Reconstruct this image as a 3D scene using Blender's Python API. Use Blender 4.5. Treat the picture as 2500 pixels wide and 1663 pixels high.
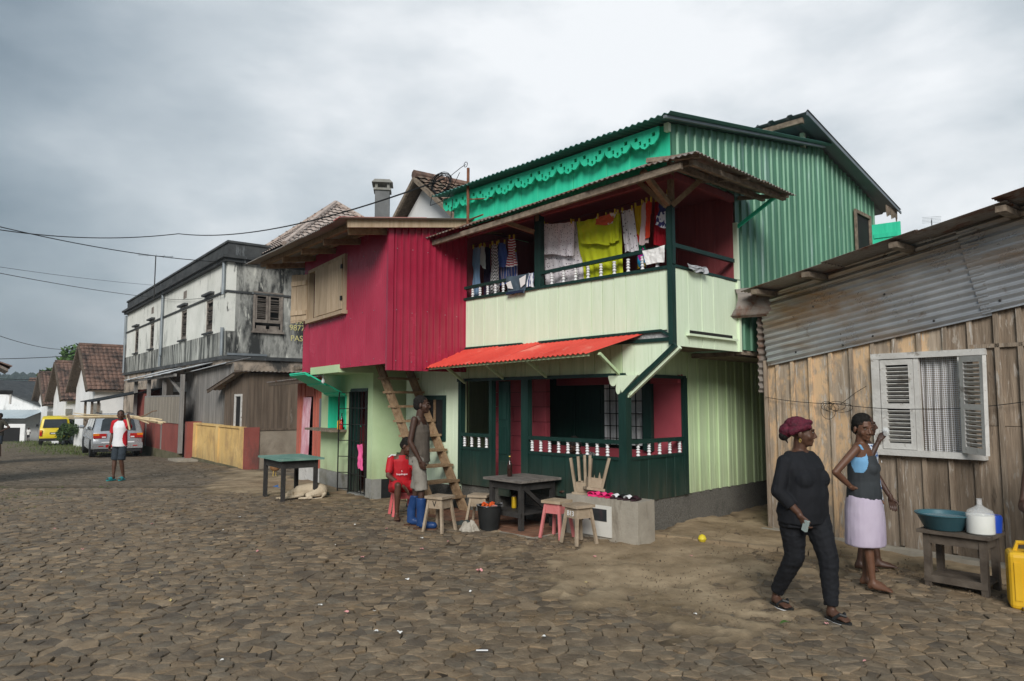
import bpy, bmesh, math, random
import numpy as np
from mathutils import Vector, Matrix, Euler
from mathutils import noise as mnoise
for o in list(bpy.data.objects): bpy.data.objects.remove(o)
R=math.radians; rnd=random.Random(7)
SC=bpy.context.scene; COL=SC.collection
# ---------------------------------------------------------------- camera
cam=bpy.data.cameras.new('camera'); cam.lens=24.65; cam.sensor_width=36; cam.clip_end=3000
camo=bpy.data.objects.new('camera',cam); COL.objects.link(camo)
camo.location=(0,0,1.68); camo.rotation_euler=(R(90)+.087,0,0); SC.camera=camo
# ---------------------------------------------------------------- sky and light
SUN_EL=R(31); SUN_AZ=R(186)      # azimuth clockwise from +Y: behind the camera, a little to the left
wd=bpy.data.worlds.new('World'); SC.world=wd; wd.use_nodes=True
nt=wd.node_tree; nt.nodes.clear(); N=nt.nodes.new; L=nt.links.new
out=N('ShaderNodeOutputWorld'); bg=N('ShaderNodeBackground'); bg.inputs[1].default_value=.1; L(bg.outputs[0],out.inputs[0])
sky=N('ShaderNodeTexSky'); sky.sky_type='NISHITA'; sky.sun_disc=False; sky.sun_elevation=SUN_EL; sky.sun_rotation=SUN_AZ; sky.air_density=1.5; sky.dust_density=3
tc=N('ShaderNodeTexCoord'); sep=N('ShaderNodeSeparateXYZ'); L(tc.outputs['Generated'],sep.inputs[0])
def MN(op,a,b=None,c=None):
    n=N('ShaderNodeMath'); n.operation=op
    for i,v in enumerate((a,b,c)):
        if v is None: continue
        if hasattr(v,'is_linked'): L(v,n.inputs[i])
        else: n.inputs[i].default_value=v
    return n.outputs[0]
zz=MN('ADD',MN('MAXIMUM',sep.outputs[2],0),.75)
cx=MN('DIVIDE',sep.outputs[0],zz); cy=MN('DIVIDE',sep.outputs[1],zz)
cmb=N('ShaderNodeCombineXYZ'); L(cx,cmb.inputs[0]); L(cy,cmb.inputs[1]); L(MN('MULTIPLY',sep.outputs[2],1.6),cmb.inputs[2])
def NZ(scale,det,off,dist=0.,rough=.5):
    mp=N('ShaderNodeMapping'); mp.inputs['Location'].default_value=off; L(cmb.outputs[0],mp.inputs[0])
    n=N('ShaderNodeTexNoise'); n.inputs['Scale'].default_value=scale; n.inputs['Detail'].default_value=det; n.inputs['Distortion'].default_value=dist; n.inputs['Roughness'].default_value=rough
    L(mp.outputs[0],n.inputs[0]); return n.outputs['Fac']
big=NZ(1.4,3,(2.2,.9,3.),.1); med=NZ(3.6,6,(4.1,2.2,1.),.1,.55)
# the cloud deck is thinner (brighter) straight ahead and thicker to the left and right, as in the photograph
thin=N('ShaderNodeVectorMath'); thin.operation='DOT_PRODUCT'; L(tc.outputs['Generated'],thin.inputs[0]); thin.inputs[1].default_value=Vector((.14,.86,.38)).normalized()
t1=MN('MULTIPLY_ADD',MN('MAXIMUM',thin.outputs['Value'],.60),1.95,-1.53)
hzn=MN('MULTIPLY',MN('SUBTRACT',1.,MN('MINIMUM',MN('MULTIPLY',MN('MAXIMUM',sep.outputs[2],0.),4.),1.)),.20)
dens=MN('ADD',MN('ADD',MN('ADD',MN('MULTIPLY',big,.62),MN('MULTIPLY',med,.62)),t1),hzn)
rp=N('ShaderNodeValToRGB'); L(dens,rp.inputs[0])
e=rp.color_ramp.elements; e[0].position=.42; e[0].color=(.17,.225,.275,1); e[1].position=1.12; e[1].color=(.90,.92,.94,1)
for p,c in ((.62,(.33,.39,.44,1)),(.84,(.58,.63,.67,1))):
    q=e.new(p); q.color=c
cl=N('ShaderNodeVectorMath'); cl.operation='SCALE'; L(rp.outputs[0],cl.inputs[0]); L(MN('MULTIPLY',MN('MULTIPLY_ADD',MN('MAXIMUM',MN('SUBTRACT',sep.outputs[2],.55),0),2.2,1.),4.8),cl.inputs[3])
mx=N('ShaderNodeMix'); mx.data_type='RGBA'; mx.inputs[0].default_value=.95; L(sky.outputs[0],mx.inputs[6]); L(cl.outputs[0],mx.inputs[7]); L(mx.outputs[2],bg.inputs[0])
sl=bpy.data.lights.new('sun','SUN'); sl.energy=1.5; sl.angle=R(27); sl.color=(1,.97,.93)
so=bpy.data.objects.new('sun',sl); COL.objects.link(so)
sd=Vector((math.sin(SUN_AZ)*math.cos(SUN_EL),math.cos(SUN_AZ)*math.cos(SUN_EL),math.sin(SUN_EL)))
so.rotation_euler=(-sd).to_track_quat('-Z','Y').to_euler(); so.location=(0,-5,20)
vs=SC.view_settings; vs.view_transform='Standard'; vs.look='None'; vs.exposure=1.18; vs.gamma=1; vs.use_curve_mapping=False
# ---------------------------------------------------------------- materials
def mat(name,col,col2=None,rough=.8,scale=3.,stretch=(1,1,1),bump=.15,bscale=25.,stain=None,stain2=None,rand=0.,metal=0.,var=.18,coord='P',det=6,alpha=None,trans=0.,spec=.3,contrast=(.3,.7),zst=None,hole=None):
    """procedural surface: two tones by noise, optional stains (colour, scale, threshold, softness, stretch), per-object tint"""
    m=bpy.data.materials.new(name); m.use_nodes=True; t=m.node_tree; t.nodes.clear()
    N=t.nodes.new; L=t.links.new
    o=N('ShaderNodeOutputMaterial'); b=N('ShaderNodeBsdfPrincipled'); L(b.outputs[0],o.inputs[0])
    b.inputs['Roughness'].default_value=rough; b.inputs['Metallic'].default_value=metal; b.inputs['Specular IOR Level'].default_value=spec
    if trans: b.inputs['Transmission Weight'].default_value=trans
    if alpha is not None: b.inputs['Alpha'].default_value=alpha
    if coord=='P': src=N('ShaderNodeNewGeometry').outputs['Position']
    else: src=N('ShaderNodeTexCoord').outputs['Object']
    oi=N('ShaderNodeObjectInfo')
    ad=N('ShaderNodeVectorMath'); ad.operation='MULTIPLY_ADD'; L(src,ad.inputs[0]); ad.inputs[1].default_value=(1,1,1)
    if rand:
        sc=N('ShaderNodeVectorMath'); sc.operation='SCALE'; sc.inputs[0].default_value=(13.7,7.1,3.3); L(oi.outputs['Random'],sc.inputs[3]); L(sc.outputs[0],ad.inputs[2])
    else: ad.inputs[2].default_value=(0,0,0)
    def noise(s,st,det=6,rg=.6,dist=0):
        mp=N('ShaderNodeMapping'); mp.inputs['Scale'].default_value=st; L(ad.outputs[0],mp.inputs[0])
        n=N('ShaderNodeTexNoise'); n.inputs['Scale'].default_value=s; n.inputs['Detail'].default_value=det; n.inputs['Roughness'].default_value=rg; n.inputs['Distortion'].default_value=dist
        L(mp.outputs[0],n.inputs[0]); return n.outputs['Fac']
    def mr(v,a,b_):
        n=N('ShaderNodeMapRange'); n.inputs[1].default_value=a; n.inputs[2].default_value=b_; L(v,n.inputs[0]); return n.outputs[0]
    def mix(f,a,c):
        n=N('ShaderNodeMix'); n.data_type='RGBA'
        if hasattr(f,'is_linked'): L(f,n.inputs[0])
        else: n.inputs[0].default_value=f
        for i,v in ((6,a),(7,c)):
            if hasattr(v,'is_linked'): L(v,n.inputs[i])
            else: n.inputs[i].default_value=(*v[:3],1)
        return n.outputs[2]
    if col2 is None:
        a=tuple(c*(1-var) for c in col); c2=tuple(min(1,c*(1+var)) for c in col)
    else: a,c2=col,col2
    n1=noise(scale,stretch,det); C=mix(mr(n1,*contrast),a,c2)
    rn=None
    for s in (stain,stain2):
        if s:
            scol,ss,th,soft,st=s
            f=mr(noise(ss,st,8,.68,.4),th,th+soft); C=mix(f,C,scol)
    if zst:   # dirt that gathers at a height: colour, z where full, z where none, noise scale, amount
        scol,za,zb,ns,amt=zst
        sp=N('ShaderNodeSeparateXYZ'); L(src,sp.inputs[0])
        f=mr(sp.outputs[2],zb,za)
        mu=N('ShaderNodeMath'); mu.operation='MULTIPLY'; L(f,mu.inputs[0]); L(mr(noise(ns,(1,1,.25),8,.65),.25,.25+.6/amt),mu.inputs[1]); mu.use_clamp=True
        C=mix(mu.outputs[0],C,scol)
    if rand:
        h=N('ShaderNodeHueSaturation'); L(C,h.inputs['Color'])
        h.inputs['Value'].default_value=1
        v=N('ShaderNodeMapRange'); L(oi.outputs['Random'],v.inputs[0]); v.inputs[3].default_value=1-rand; v.inputs[4].default_value=1+rand; L(v.outputs[0],h.inputs['Value'])
        C=h.outputs[0]
    L(C,b.inputs['Base Color'])
    if bump:
        bp=N('ShaderNodeBump'); bp.inputs['Strength'].default_value=bump; bp.inputs['Distance'].default_value=.02; L(noise(bscale,stretch,5),bp.inputs['Height']); L(bp.outputs[0],b.inputs['Normal'])
    rg=N('ShaderNodeMapRange'); L(n1,rg.inputs[0]); rg.inputs[3].default_value=max(.02,rough-.1); rg.inputs[4].default_value=min(1,rough+.08); L(rg.outputs[0],b.inputs['Roughness'])
    m['bsdf']=b.name
    return m
def bs(m): return m.node_tree.nodes[m['bsdf']]
def emit_none(): pass
VS=(9,9,.7)      # vertical grain
# ---------------------------------------------------------------- mesh helpers
class MB:
    def __init__(s): s.v=[]; s.f=[]; s.sm=[]
    def add(s,vs,fs):
        k=len(s.v); s.v+= [tuple(v) for v in vs]; s.f+=[tuple(i+k for i in f) for f in fs]; return s
    def box(s,x0,x1,y0,y1,z0,z1):
        return s.add([(x0,y0,z0),(x1,y0,z0),(x1,y1,z0),(x0,y1,z0),(x0,y0,z1),(x1,y0,z1),(x1,y1,z1),(x0,y1,z1)],[(0,3,2,1),(4,5,6,7),(0,1,5,4),(1,2,6,5),(2,3,7,6),(3,0,4,7)])
    def beam(s,p,q,w,h,up=(0,0,1),taper=1.):
        p=Vector(p);q=Vector(q);d=(q-p).normalized();u=Vector(up)
        if abs(d.dot(u))>.98: u=Vector((0,1,0))
        a=d.cross(u).normalized();b=a.cross(d)
        vs=[]
        for c,k in ((p,1),(q,taper)):
            for i,j in ((-1,-1),(1,-1),(1,1),(-1,1)): vs.append(c+a*(i*w*k/2)+b*(j*h*k/2))
        return s.add(vs,[(0,1,2,3),(4,7,6,5),(0,4,5,1),(1,5,6,2),(2,6,7,3),(3,7,4,0)])
    def tube(s,pts,r,n=6,cap=True):
        pts=[Vector(p) for p in pts]; rs=r if hasattr(r,'__len__') else [r]*len(pts)
        k=len(s.v); pa=None
        for i,p in enumerate(pts):
            d=(pts[min(i+1,len(pts)-1)]-pts[max(i-1,0)]).normalized()
            if pa is None: a=d.orthogonal().normalized()
            else:
                a=(pa-d*pa.dot(d))
                a=a.normalized() if a.length>1e-6 else d.orthogonal().normalized()
            pa=a; b=d.cross(a)
            for j in range(n):
                t=2*math.pi*j/n; s.v.append(tuple(p+(a*math.cos(t)+b*math.sin(t))*rs[i]))
        for i in range(len(pts)-1):
            for j in range(n):
                j2=(j+1)%n; s.f.append((k+i*n+j,k+i*n+j2,k+(i+1)*n+j2,k+(i+1)*n+j))
        if cap:
            s.f.append(tuple(k+j for j in reversed(range(n)))); e=k+(len(pts)-1)*n; s.f.append(tuple(e+j for j in range(n)))
        return s
    def lathe(s,prof,c=(0,0,0),n=12,axis='z',sx=1,sy=1):
        k=len(s.v); c=Vector(c)
        for r,h in prof:
            for j in range(n):
                t=2*math.pi*j/n; x,y=r*math.cos(t)*sx,r*math.sin(t)*sy
                p=(x,y,h) if axis=='z' else ((x,h,y) if axis=='y' else (h,x,y))
                s.v.append(tuple(c+Vector(p)))
        for i in range(len(prof)-1):
            for j in range(n):
                j2=(j+1)%n; s.f.append((k+i*n+j,k+i*n+j2,k+(i+1)*n+j2,k+(i+1)*n+j))
        s.f.append(tuple(k+j for j in reversed(range(n)))); e=k+(len(prof)-1)*n; s.f.append(tuple(e+j for j in range(n)))
        return s
    def prism(s,poly,o,u,v,n,d):
        """polygon in the plane o + u*a + v*b, extruded by d along n"""
        o,u,v,n=Vector(o),Vector(u),Vector(v),Vector(n); m=len(poly)
        vs=[o+u*a+v*b for a,b in poly]; vs+= [p+n*d for p in vs]
        return s.add(vs,[tuple(range(m)),tuple(range(2*m-1,m-1,-1))]+[(i,m+i,m+(i+1)%m,(i+1)%m) for i in range(m)])
    def grid(s,fn,nu,nv,thick=None):
        k=len(s.v)
        P=[[Vector(fn(i/nu,j/nv)) for j in range(nv+1)] for i in range(nu+1)]
        for i in range(nu+1):
            for j in range(nv+1): s.v.append(tuple(P[i][j]))
        I=lambda i,j:k+i*(nv+1)+j
        for i in range(nu):
            for j in range(nv): s.f.append((I(i,j),I(i+1,j),I(i+1,j+1),I(i,j+1)))
        if thick:
            k2=len(s.v)
            for i in range(nu+1):
                for j in range(nv+1):
                    a=P[min(i+1,nu)][j]-P[max(i-1,0)][j]; b=P[i][min(j+1,nv)]-P[i][max(j-1,0)]
                    n=a.cross(b); n=n.normalized() if n.length>1e-9 else Vector((0,0,1))
                    s.v.append(tuple(P[i][j]-n*thick))
            J=lambda i,j:k2+i*(nv+1)+j
            for i in range(nu):
                for j in range(nv): s.f.append((J(i,j),J(i,j+1),J(i+1,j+1),J(i+1,j)))
            for i in range(nu): s.f.append((I(i,0),J(i,0),J(i+1,0),I(i+1,0))); s.f.append((I(i,nv),I(i+1,nv),J(i+1,nv),J(i,nv)))
            for j in range(nv): s.f.append((I(0,j),I(0,j+1),J(0,j+1),J(0,j))); s.f.append((I(nu,j),J(nu,j),J(nu,j+1),I(nu,j+1)))
        return s
    def corr(s,o,U,V,Lu,Lv,pitch=.076,amp=.009,shape='sin',nv=1,top=None,bot=None,thick=.004,ns=6,sag=0,ph=0.):
        """corrugated sheet: waves follow U, ridges run along V; top/bot(u) give the V limits when cut to shape"""
        o,U,V=Vector(o),Vector(U).normalized(),Vector(V).normalized(); Nn=U.cross(V)
        if shape=='sin': us=[i*pitch/ns for i in range(int(Lu/pitch*ns)+1)]; w=lambda u:amp*math.sin((u+ph)*2*math.pi/pitch)
        else:
            us=[];i=0
            while i*pitch<Lu:
                for fr in (0,.62,.70,.90,.98): us.append((i+fr)*pitch)
                i+=1
            us=[u for u in us if u<=Lu]
            w=lambda u:amp if .66<((u/pitch)%1)<.94 else 0
        if us[-1]<Lu-1e-4: us.append(Lu)
        n=len(us)-1
        def fn(a,b):
            u=us[min(n,int(round(a*n)))]; b0=bot(u) if bot else 0; t0=top(u) if top else Lv
            return o+U*u+V*(b0+(t0-b0)*b)+Nn*(w(u))+Vector((0,0,-sag*4*b*(1-b)))
        return s.grid(fn,n,nv,thick)
    def mesh(s,name,m=None,smooth=False,ang=None):
        me=bpy.data.meshes.new(name); me.from_pydata(s.v,[],s.f); me.update()
        if m: me.materials.append(m)
        bm=bmesh.new(); bm.from_mesh(me); bmesh.ops.recalc_face_normals(bm,faces=bm.faces); bm.to_mesh(me); bm.free()
        if smooth:
            me.polygons.foreach_set('use_smooth',[True]*len(me.polygons))
            if ang is not None: me.set_sharp_from_angle(angle=R(ang))
        return me
    def build(s,name,m,parent=None,smooth=False,label=None,kind=None,ang=40,loc=(0,0,0),rot=(0,0,0)):
        return put(name,s.mesh(name,m,smooth,ang if smooth else None),parent,loc,rot,1,label,kind)
def put(name,me,parent=None,loc=(0,0,0),rot=(0,0,0),scale=1,label=None,kind=None):
    o=bpy.data.objects.new(name,me); COL.objects.link(o); o.location=loc; o.rotation_euler=rot
    o.scale=scale if hasattr(scale,'__len__') else (scale,)*3
    if parent: o.parent=parent
    if label: o['label']=label
    if kind: o['kind']=kind
    return o
def tag(o,label,cat,group=None):
    o['label']=label; o['category']=cat
    if group: o['group']=group
    return o
def thing(name,label,cat,loc=(0,0,0),rz=0,group=None,rot=None):
    o=bpy.data.objects.new(name,None); COL.objects.link(o); o.location=loc; o.rotation_euler=rot if rot else (0,0,rz); o.empty_display_size=.2
    return tag(o,label,cat,group)
def unit(m,name='plank',ch=.012,cht=.12):
    """unit board with softened long edges (x width, y thickness, z length), shared by alike pieces"""
    a,b=.5-ch,.5-cht
    pr=[(-.5,-b),(-a,-.5),(a,-.5),(.5,-b),(.5,.5),(-.5,.5)]
    return MB().prism(pr,(0,0,-.5),(1,0,0),(0,1,0),(0,0,1),1).mesh(name,m)
UM={}
def board(name,m,parent,x0,x1,y0,y1,z0,z1,rz=0,label=None):
    if m.name not in UM: UM[m.name]=unit(m)
    return put(name,UM[m.name],parent,((x0+x1)/2,(y0+y1)/2,(z0+z1)/2),(0,0,rz),(x1-x0,y1-y0,z1-z0),label)
def planks(m,parent,xs,y0,y1,z0,z1,gap=.004,name='plank',jz=.0,jy=.004):
    """upright boards on a wall facing -y; xs are the joints; z0/z1 numbers or functions of x"""
    for a,b in zip(xs,xs[1:]):
        c=(a+b)/2; lo=z0(c) if callable(z0) else z0; hi=z1(c) if callable(z1) else z1
        dy=rnd.uniform(-jy,jy); g_=gap*rnd.choice((.6,.8,1,2.,3.4)); board(name,m,parent,a+g_/2,b-g_/2,y0+dy,y1+dy,lo-rnd.uniform(0,jz),hi)
def planks_side(m,parent,x0,x1,ys,z0,z1,gap=.004,name='plank',jx=.004,jz=0):
    """the same on a wall facing +x"""
    if m.name not in UM: UM[m.name]=unit(m)
    for a,b in zip(ys,ys[1:]):
        c=(a+b)/2; lo=z0(c) if callable(z0) else z0; hi=z1(c) if callable(z1) else z1; d=rnd.uniform(-jx,jx)
        put(name,UM[m.name],parent,((x0+x1)/2+d,c,(lo+hi)/2-rnd.uniform(0,jz)),(0,0,R(90)),(b-a-gap,x1-x0,hi-lo))
def joints(a,b,w,j=.25):
    n=max(1,round((b-a)/w)); xs=[a+(b-a)*i/n for i in range(n+1)]
    return [xs[0]]+[x+rnd.uniform(-j,j)*(b-a)/n for x in xs[1:-1]]+[xs[-1]]
def gz(Y):
    return float(np.interp(Y,[0,6.5,9,12,17,25,43,70,120],[0,0,.06,.05,-.2,-.36,-1.0,-2.,-3.5]))
def frame(C,th,z0=0.):
    return Matrix.Translation((C[0],C[1],z0))@Matrix.Rotation(R(th-90),4,'Z')
FG=frame((1.375,8.62),44.3); FS=frame((-2.43,12.1),34); FK=frame((-10.25,25),38,-.36); FW=frame((3.42,9.05),38.5,.1)
RG,RS,RK,RW=[R(t-90) for t in (44.3,34,38,38.5)]
def rootat(name,label,cat,F): 
    return thing(name,label,cat,F.to_translation(),F.to_euler().z)
GW=lambda x,y,z:FG@Vector((x,y,z))
SWP=lambda x,y,z:FS@Vector((x,y,z))
WWP=lambda x,y,z:FW@Vector((x,y,z))
# ================================================================ ground, cobbles, dirt, grass
def und(x,y): return .018*mnoise.noise((x*.45,y*.45,3.1))+.008*mnoise.noise((x*1.7,y*1.7,9.))
def gh(x,y): return gz(y)+und(x,y)*min(1,max(0,(40-y)/20))
def insd(poly,x,y):
    """signed distance to a polygon, positive inside (numpy arrays)"""
    x=np.asarray(x,float); y=np.asarray(y,float); d=np.full(x.shape,1e9); ins=np.zeros(x.shape,bool); n=len(poly)
    for i in range(n):
        ax,ay=poly[i]; bx,by=poly[(i+1)%n]; ex,ey=bx-ax,by-ay
        t=np.clip(((x-ax)*ex+(y-ay)*ey)/(ex*ex+ey*ey),0,1); d=np.minimum(d,np.hypot(x-ax-t*ex,y-ay-t*ey))
        c=(ay>y)!=(by>y); ins^= c&(x<(bx-ax)*(y-ay)/(by-ay+1e-12)+ax)
    return np.where(ins,d,-d)
DIRT=[[(-.1,8.2),(.25,6.85),(.52,6.44),(.74,6.02),(1.1,5.68),(1.46,5.33),(1.85,5.25),(2.3,5.4),(2.2,6.2),(2.7,7.0),(3.3,7.9),(3.2,12),(1.6,8.6),(1.2,8.6)],
      [(-6.4,14.5),(-5.4,13.0),(-4.2,12.4),(-3.3,11.5),(-2.2,11.9),(-2.5,12.6),(-4.2,15.5),(-6.5,19.5),(-9.5,22.5),(-8.4,20.5)]]
WD=[tuple((FW@Vector(p))[:2]) for p in ((-.9,-1.0,0),(1.2,-1.15,0),(1.9,-1.5,0),(5,-1.5,0),(5,1,0),(-3,5,0))]
DIRT.append(WD)
def vnoise(x,y,s,z=0.): return np.array([mnoise.fractal((a*s,b*s,z),1.,2.,4) for a,b in zip(x.ravel(),y.ravel())]).reshape(x.shape)
def dirtf(x,y):
    d=np.full(np.shape(x),-9.)
    for p in DIRT: d=np.maximum(d,insd(p,x,y))
    return d
def axis(a):
    out=[]
    for s,e,st in a: out+=list(np.arange(s,e,st))
    return np.array(out)
gx=axis([(-900,-200,100),(-200,-60,14),(-60,-25,3),(-25,-11,.5),(-11,-6,.16),(-6,5.4,.075),(5.4,9,.3),(9,30,2),(30,200,17),(200,901,100)])
gy=axis([(-60,-4,8),(-4,2,.6),(2,2.8,.2),(2.8,9.5,.075),(9.5,16,.13),(16,24,.35),(24,60,1.2),(60,200,10),(200,1300,100)])
GX,GY=np.meshgrid(gx,gy,indexing='ij')
near=(GX>-14)&(GX<8)&(GY>1)&(GY<24)
nz=np.zeros(GX.shape); nf=np.zeros(GX.shape)
nz[near]=vnoise(GX[near],GY[near],1.1,1.); nf[near]=vnoise(GX[near],GY[near],5.5,5.)
D=dirtf(GX,GY)
dirt=np.clip((D+.55*nz+.34*nf+.02)/.30,0,1)
H=np.interp(GY,[0,6.5,9,12,17,25,43,70,120],[0,0,.06,.05,-.2,-.36,-1.0,-2.,-3.5])
U=np.zeros(GX.shape); U[near]=[und(a,b) for a,b in zip(GX[near],GY[near])]
dipw=np.clip((GX+900)*0+1,0,1)
Z=H+U*np.clip((40-GY)/20,0,1)-.013+.038*dirt+(.018*nf+.010*nz)*near+.014*nz*dirt
GRASS=[[(-16,17),(-9.0,14.0),(-7.9,12.2),(-8.3,10.4),(-16,11)],[(-60,80),(-46,64),(-29,42),(-20.5,30.5),(-17.4,28.4),(-15.6,29.6),(-17,34),(-25,43.5),(-38,62),(-50,80)]]
gr=np.full(GX.shape,-9.)
for p in GRASS: gr=np.maximum(gr,insd(p,GX,GY))
grass=np.clip((gr+1.1*nz*near+.35)/1.2,0,1)
far=np.clip((GY-14.2)/1.5,0,1)
ni,nj=GX.shape
V=np.stack([GX,GY,Z],-1).reshape(-1,3)
ii,jj=np.meshgrid(np.arange(ni-1),np.arange(nj-1),indexing='ij'); q=(ii*nj+jj).ravel()
Fq=np.stack([q,q+nj,q+nj+1,q+1],-1)
gme=bpy.data.meshes.new('ground'); gme.from_pydata(V.tolist(),[],Fq.tolist()); gme.update()
gme.polygons.foreach_set('use_smooth',[True]*len(gme.polygons))
for nm,arr in (('dirt',dirt),('grass',grass),('far',far)):
    at=gme.attributes.new(nm,'FLOAT','POINT'); at.data.foreach_set('value',arr.ravel().astype(np.float32))
def ground_mat():
    m=bpy.data.materials.new('soil'); m.use_nodes=True; t=m.node_tree; N=t.nodes.new; L=t.links.new; b=t.nodes['Principled BSDF']
    b.inputs['Roughness'].default_value=.95; b.inputs['Specular IOR Level'].default_value=.15
    pos=N('ShaderNodeNewGeometry').outputs['Position']
    def nz(s,d=8,r=.65):
        n=N('ShaderNodeTexNoise'); n.inputs['Scale'].default_value=s; n.inputs['Detail'].default_value=d; n.inputs['Roughness'].default_value=r; L(pos,n.inputs[0]); return n.outputs['Fac']
    def mr(v,a,c,lo=0,hi=1):
        n=N('ShaderNodeMapRange'); n.inputs[1].default_value=a; n.inputs[2].default_value=c; n.inputs[3].default_value=lo; n.inputs[4].default_value=hi; L(v,n.inputs[0]); return n.outputs[0]
    def mix(f,a,c):
        n=N('ShaderNodeMix'); n.data_type='RGBA'; L(f,n.inputs[0])
        for i,v in ((6,a),(7,c)):
            if hasattr(v,'is_linked'): L(v,n.inputs[i])
            else: n.inputs[i].default_value=(*v,1)
        return n.outputs[2]
    def at(nm):
        n=N('ShaderNodeAttribute'); n.attribute_name=nm; return n.outputs['Fac']
    big=nz(1.3); fine=nz(9); vf=nz(60,3)
    joint=mix(mr(fine,.35,.65),(.045,.033,.022),(.10,.074,.047))
    dirtc=mix(mr(big,.36,.62),(.185,.135,.08),(.40,.305,.195))
    dirtc=mix(mr(fine,.5,.7),dirtc,(.245,.185,.115))
    C=mix(at('dirt'),joint,dirtc)
    # beyond the built stones: the cobbles carry on as a pattern too small to tell apart
    mp=N('ShaderNodeMapping'); mp.inputs['Scale'].default_value=(1,1.5,1); L(pos,mp.inputs[0])
    vo=N('ShaderNodeTexVoronoi'); vo.inputs['Scale'].default_value=4.5; L(mp.outputs[0],vo.inputs[0])
    ve=N('ShaderNodeTexVoronoi'); ve.feature='DISTANCE_TO_EDGE'; ve.inputs['Scale'].default_value=4.5; L(mp.outputs[0],ve.inputs[0])
    sx=N('ShaderNodeSeparateColor'); L(vo.outputs['Color'],sx.inputs[0])
    st=mix(sx.outputs[0],(.125,.10,.072),(.235,.19,.14))
    st=mix(mr(ve.outputs['Distance'],.02,.09),(.06,.045,.03),st)
    st=mix(mr(big,.52,.68),st,(.19,.14,.09))
    fd=N('ShaderNodeMath'); fd.operation='MULTIPLY'; L(at('far'),fd.inputs[0])
    inv=N('ShaderNodeMath'); inv.operation='SUBTRACT'; inv.inputs[0].default_value=1; L(at('dirt'),inv.inputs[1]); L(inv.outputs[0],fd.inputs[1])
    C=mix(fd.outputs[0],C,st)
    gc=mix(mr(fine,.3,.7),(.045,.065,.02),(.13,.14,.05))
    ga=N('ShaderNodeMath'); ga.operation='MULTIPLY'; L(at('grass'),ga.inputs[0]); L(mr(nz(3),.35,.6),ga.inputs[1])
    C=mix(ga.outputs[0],C,gc)
    L(C,b.inputs['Base Color'])
    bp=N('ShaderNodeBump'); bp.inputs['Strength'].default_value=.8; bp.inputs['Distance'].default_value=.018
    ad=N('ShaderNodeMath'); ad.operation='ADD'; L(fine,ad.inputs[0]); mu=N('ShaderNodeMath'); mu.operation='MULTIPLY'; L(vf,mu.inputs[0]); mu.inputs[1].default_value=.35; L(mu.outputs[0],ad.inputs[1]); L(ad.outputs[0],bp.inputs['Height']); L(bp.outputs[0],b.inputs['Normal'])
    return m
gme.materials.append(ground_mat())
ground=put('ground',gme,kind='structure')
# ---- stones
def stone_mat():
    m=mat('stone',(.115,.089,.061),(.23,.184,.130),rough=.72,scale=7,bump=.5,bscale=45,spec=.25,stain=((.17,.125,.075),1.4,.55,.16,(1,1,1)),stain2=((.05,.05,.048),2.1,.62,.1,(1,1,1)))
    t=m.node_tree; b=bs(m); lk=b.inputs['Base Color'].links[0].from_socket
    N=t.nodes.new; g=N('ShaderNodeNewGeometry'); r=N('ShaderNodeValToRGB'); t.links.new(g.outputs['Random Per Island'],r.inputs[0])
    e=r.color_ramp.elements; e[0].color=(.58,.58,.60,1); e[1].color=(1.34,1.28,1.2,1)
    for p,c in ((.3,(1.0,.93,.84,1)),(.55,(.82,.84,.86,1)),(.8,(1.15,1.04,.9,1))): e.new(p).color=c
    x=N('ShaderNodeMix'); x.data_type='RGBA'; x.blend_type='MULTIPLY'; x.inputs[0].default_value=1; t.links.new(lk,x.inputs[6]); t.links.new(r.outputs[0],x.inputs[7]); t.links.new(x.outputs[2],b.inputs['Base Color'])
    return m
MST=stone_mat()
AX,AY=.104,.086
srnd=random.Random(3)
sites={}
def blocked(x,y):
    p=FG.inverted()@Vector((x,y,0))
    if -4.6<p.x<.45 and p.y>-.12: return True
    p=FW.inverted()@Vector((x,y,0))
    if p.y>-.35 and p.x>-.6: return True
    p=FS.inverted()@Vector((x,y,0))
    if p.x<.2 and p.y>-.35: return True
    return False
X0,X1,Y0,Y1=-12.8,6.2,3.3,14.6
for i in range(int(X0/AX),int(X1/AX)):
    for j in range(int(Y0/AY),int(Y1/AY)):
        x=(i+.5*(j%2)+srnd.uniform(-.42,.42))*AX; y=(j+srnd.uniform(-.42,.42))*AY
        w=mnoise.noise((x*.35,y*.35,2.)); x2=x+.25*w; y2=y+.35*mnoise.noise((x*.4,y*.3,7.))
        
        if srnd.random()>.2: sites[(i,j)]=(x2,y2)
def clip(poly,mx,my,nx,ny):
    out=[];n=len(poly); dl=[(p[0]-mx)*nx+(p[1]-my)*ny for p in poly]
    for k in range(n):
        a,b=poly[k],poly[(k+1)%n]; da,db=dl[k],dl[(k+1)%n]
        if da<=0: out.append(a)
        if (da<0<db) or (db<0<da):
            t=da/(da-db); out.append((a[0]+(b[0]-a[0])*t,a[1]+(b[1]-a[1])*t))
    return out
NB=[(a,b) for a in range(-3,4) for b in range(-3,4) if (a,b)!=(0,0)]; NB.sort(key=lambda t:(t[0]*1.5)**2+t[1]**2)
stones=[]; kx=AY/AX*1.05
cand=[(k,s) for k,s in sites.items() if -.76*s[1]-2.2<s[0]<.76*s[1]+.9 and Y0+.3<s[1]<Y1-.3 and not blocked(*s)]
dvals=dirtf(np.array([s[0] for k,s in cand]),np.array([s[1] for k,s in cand]))
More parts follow.
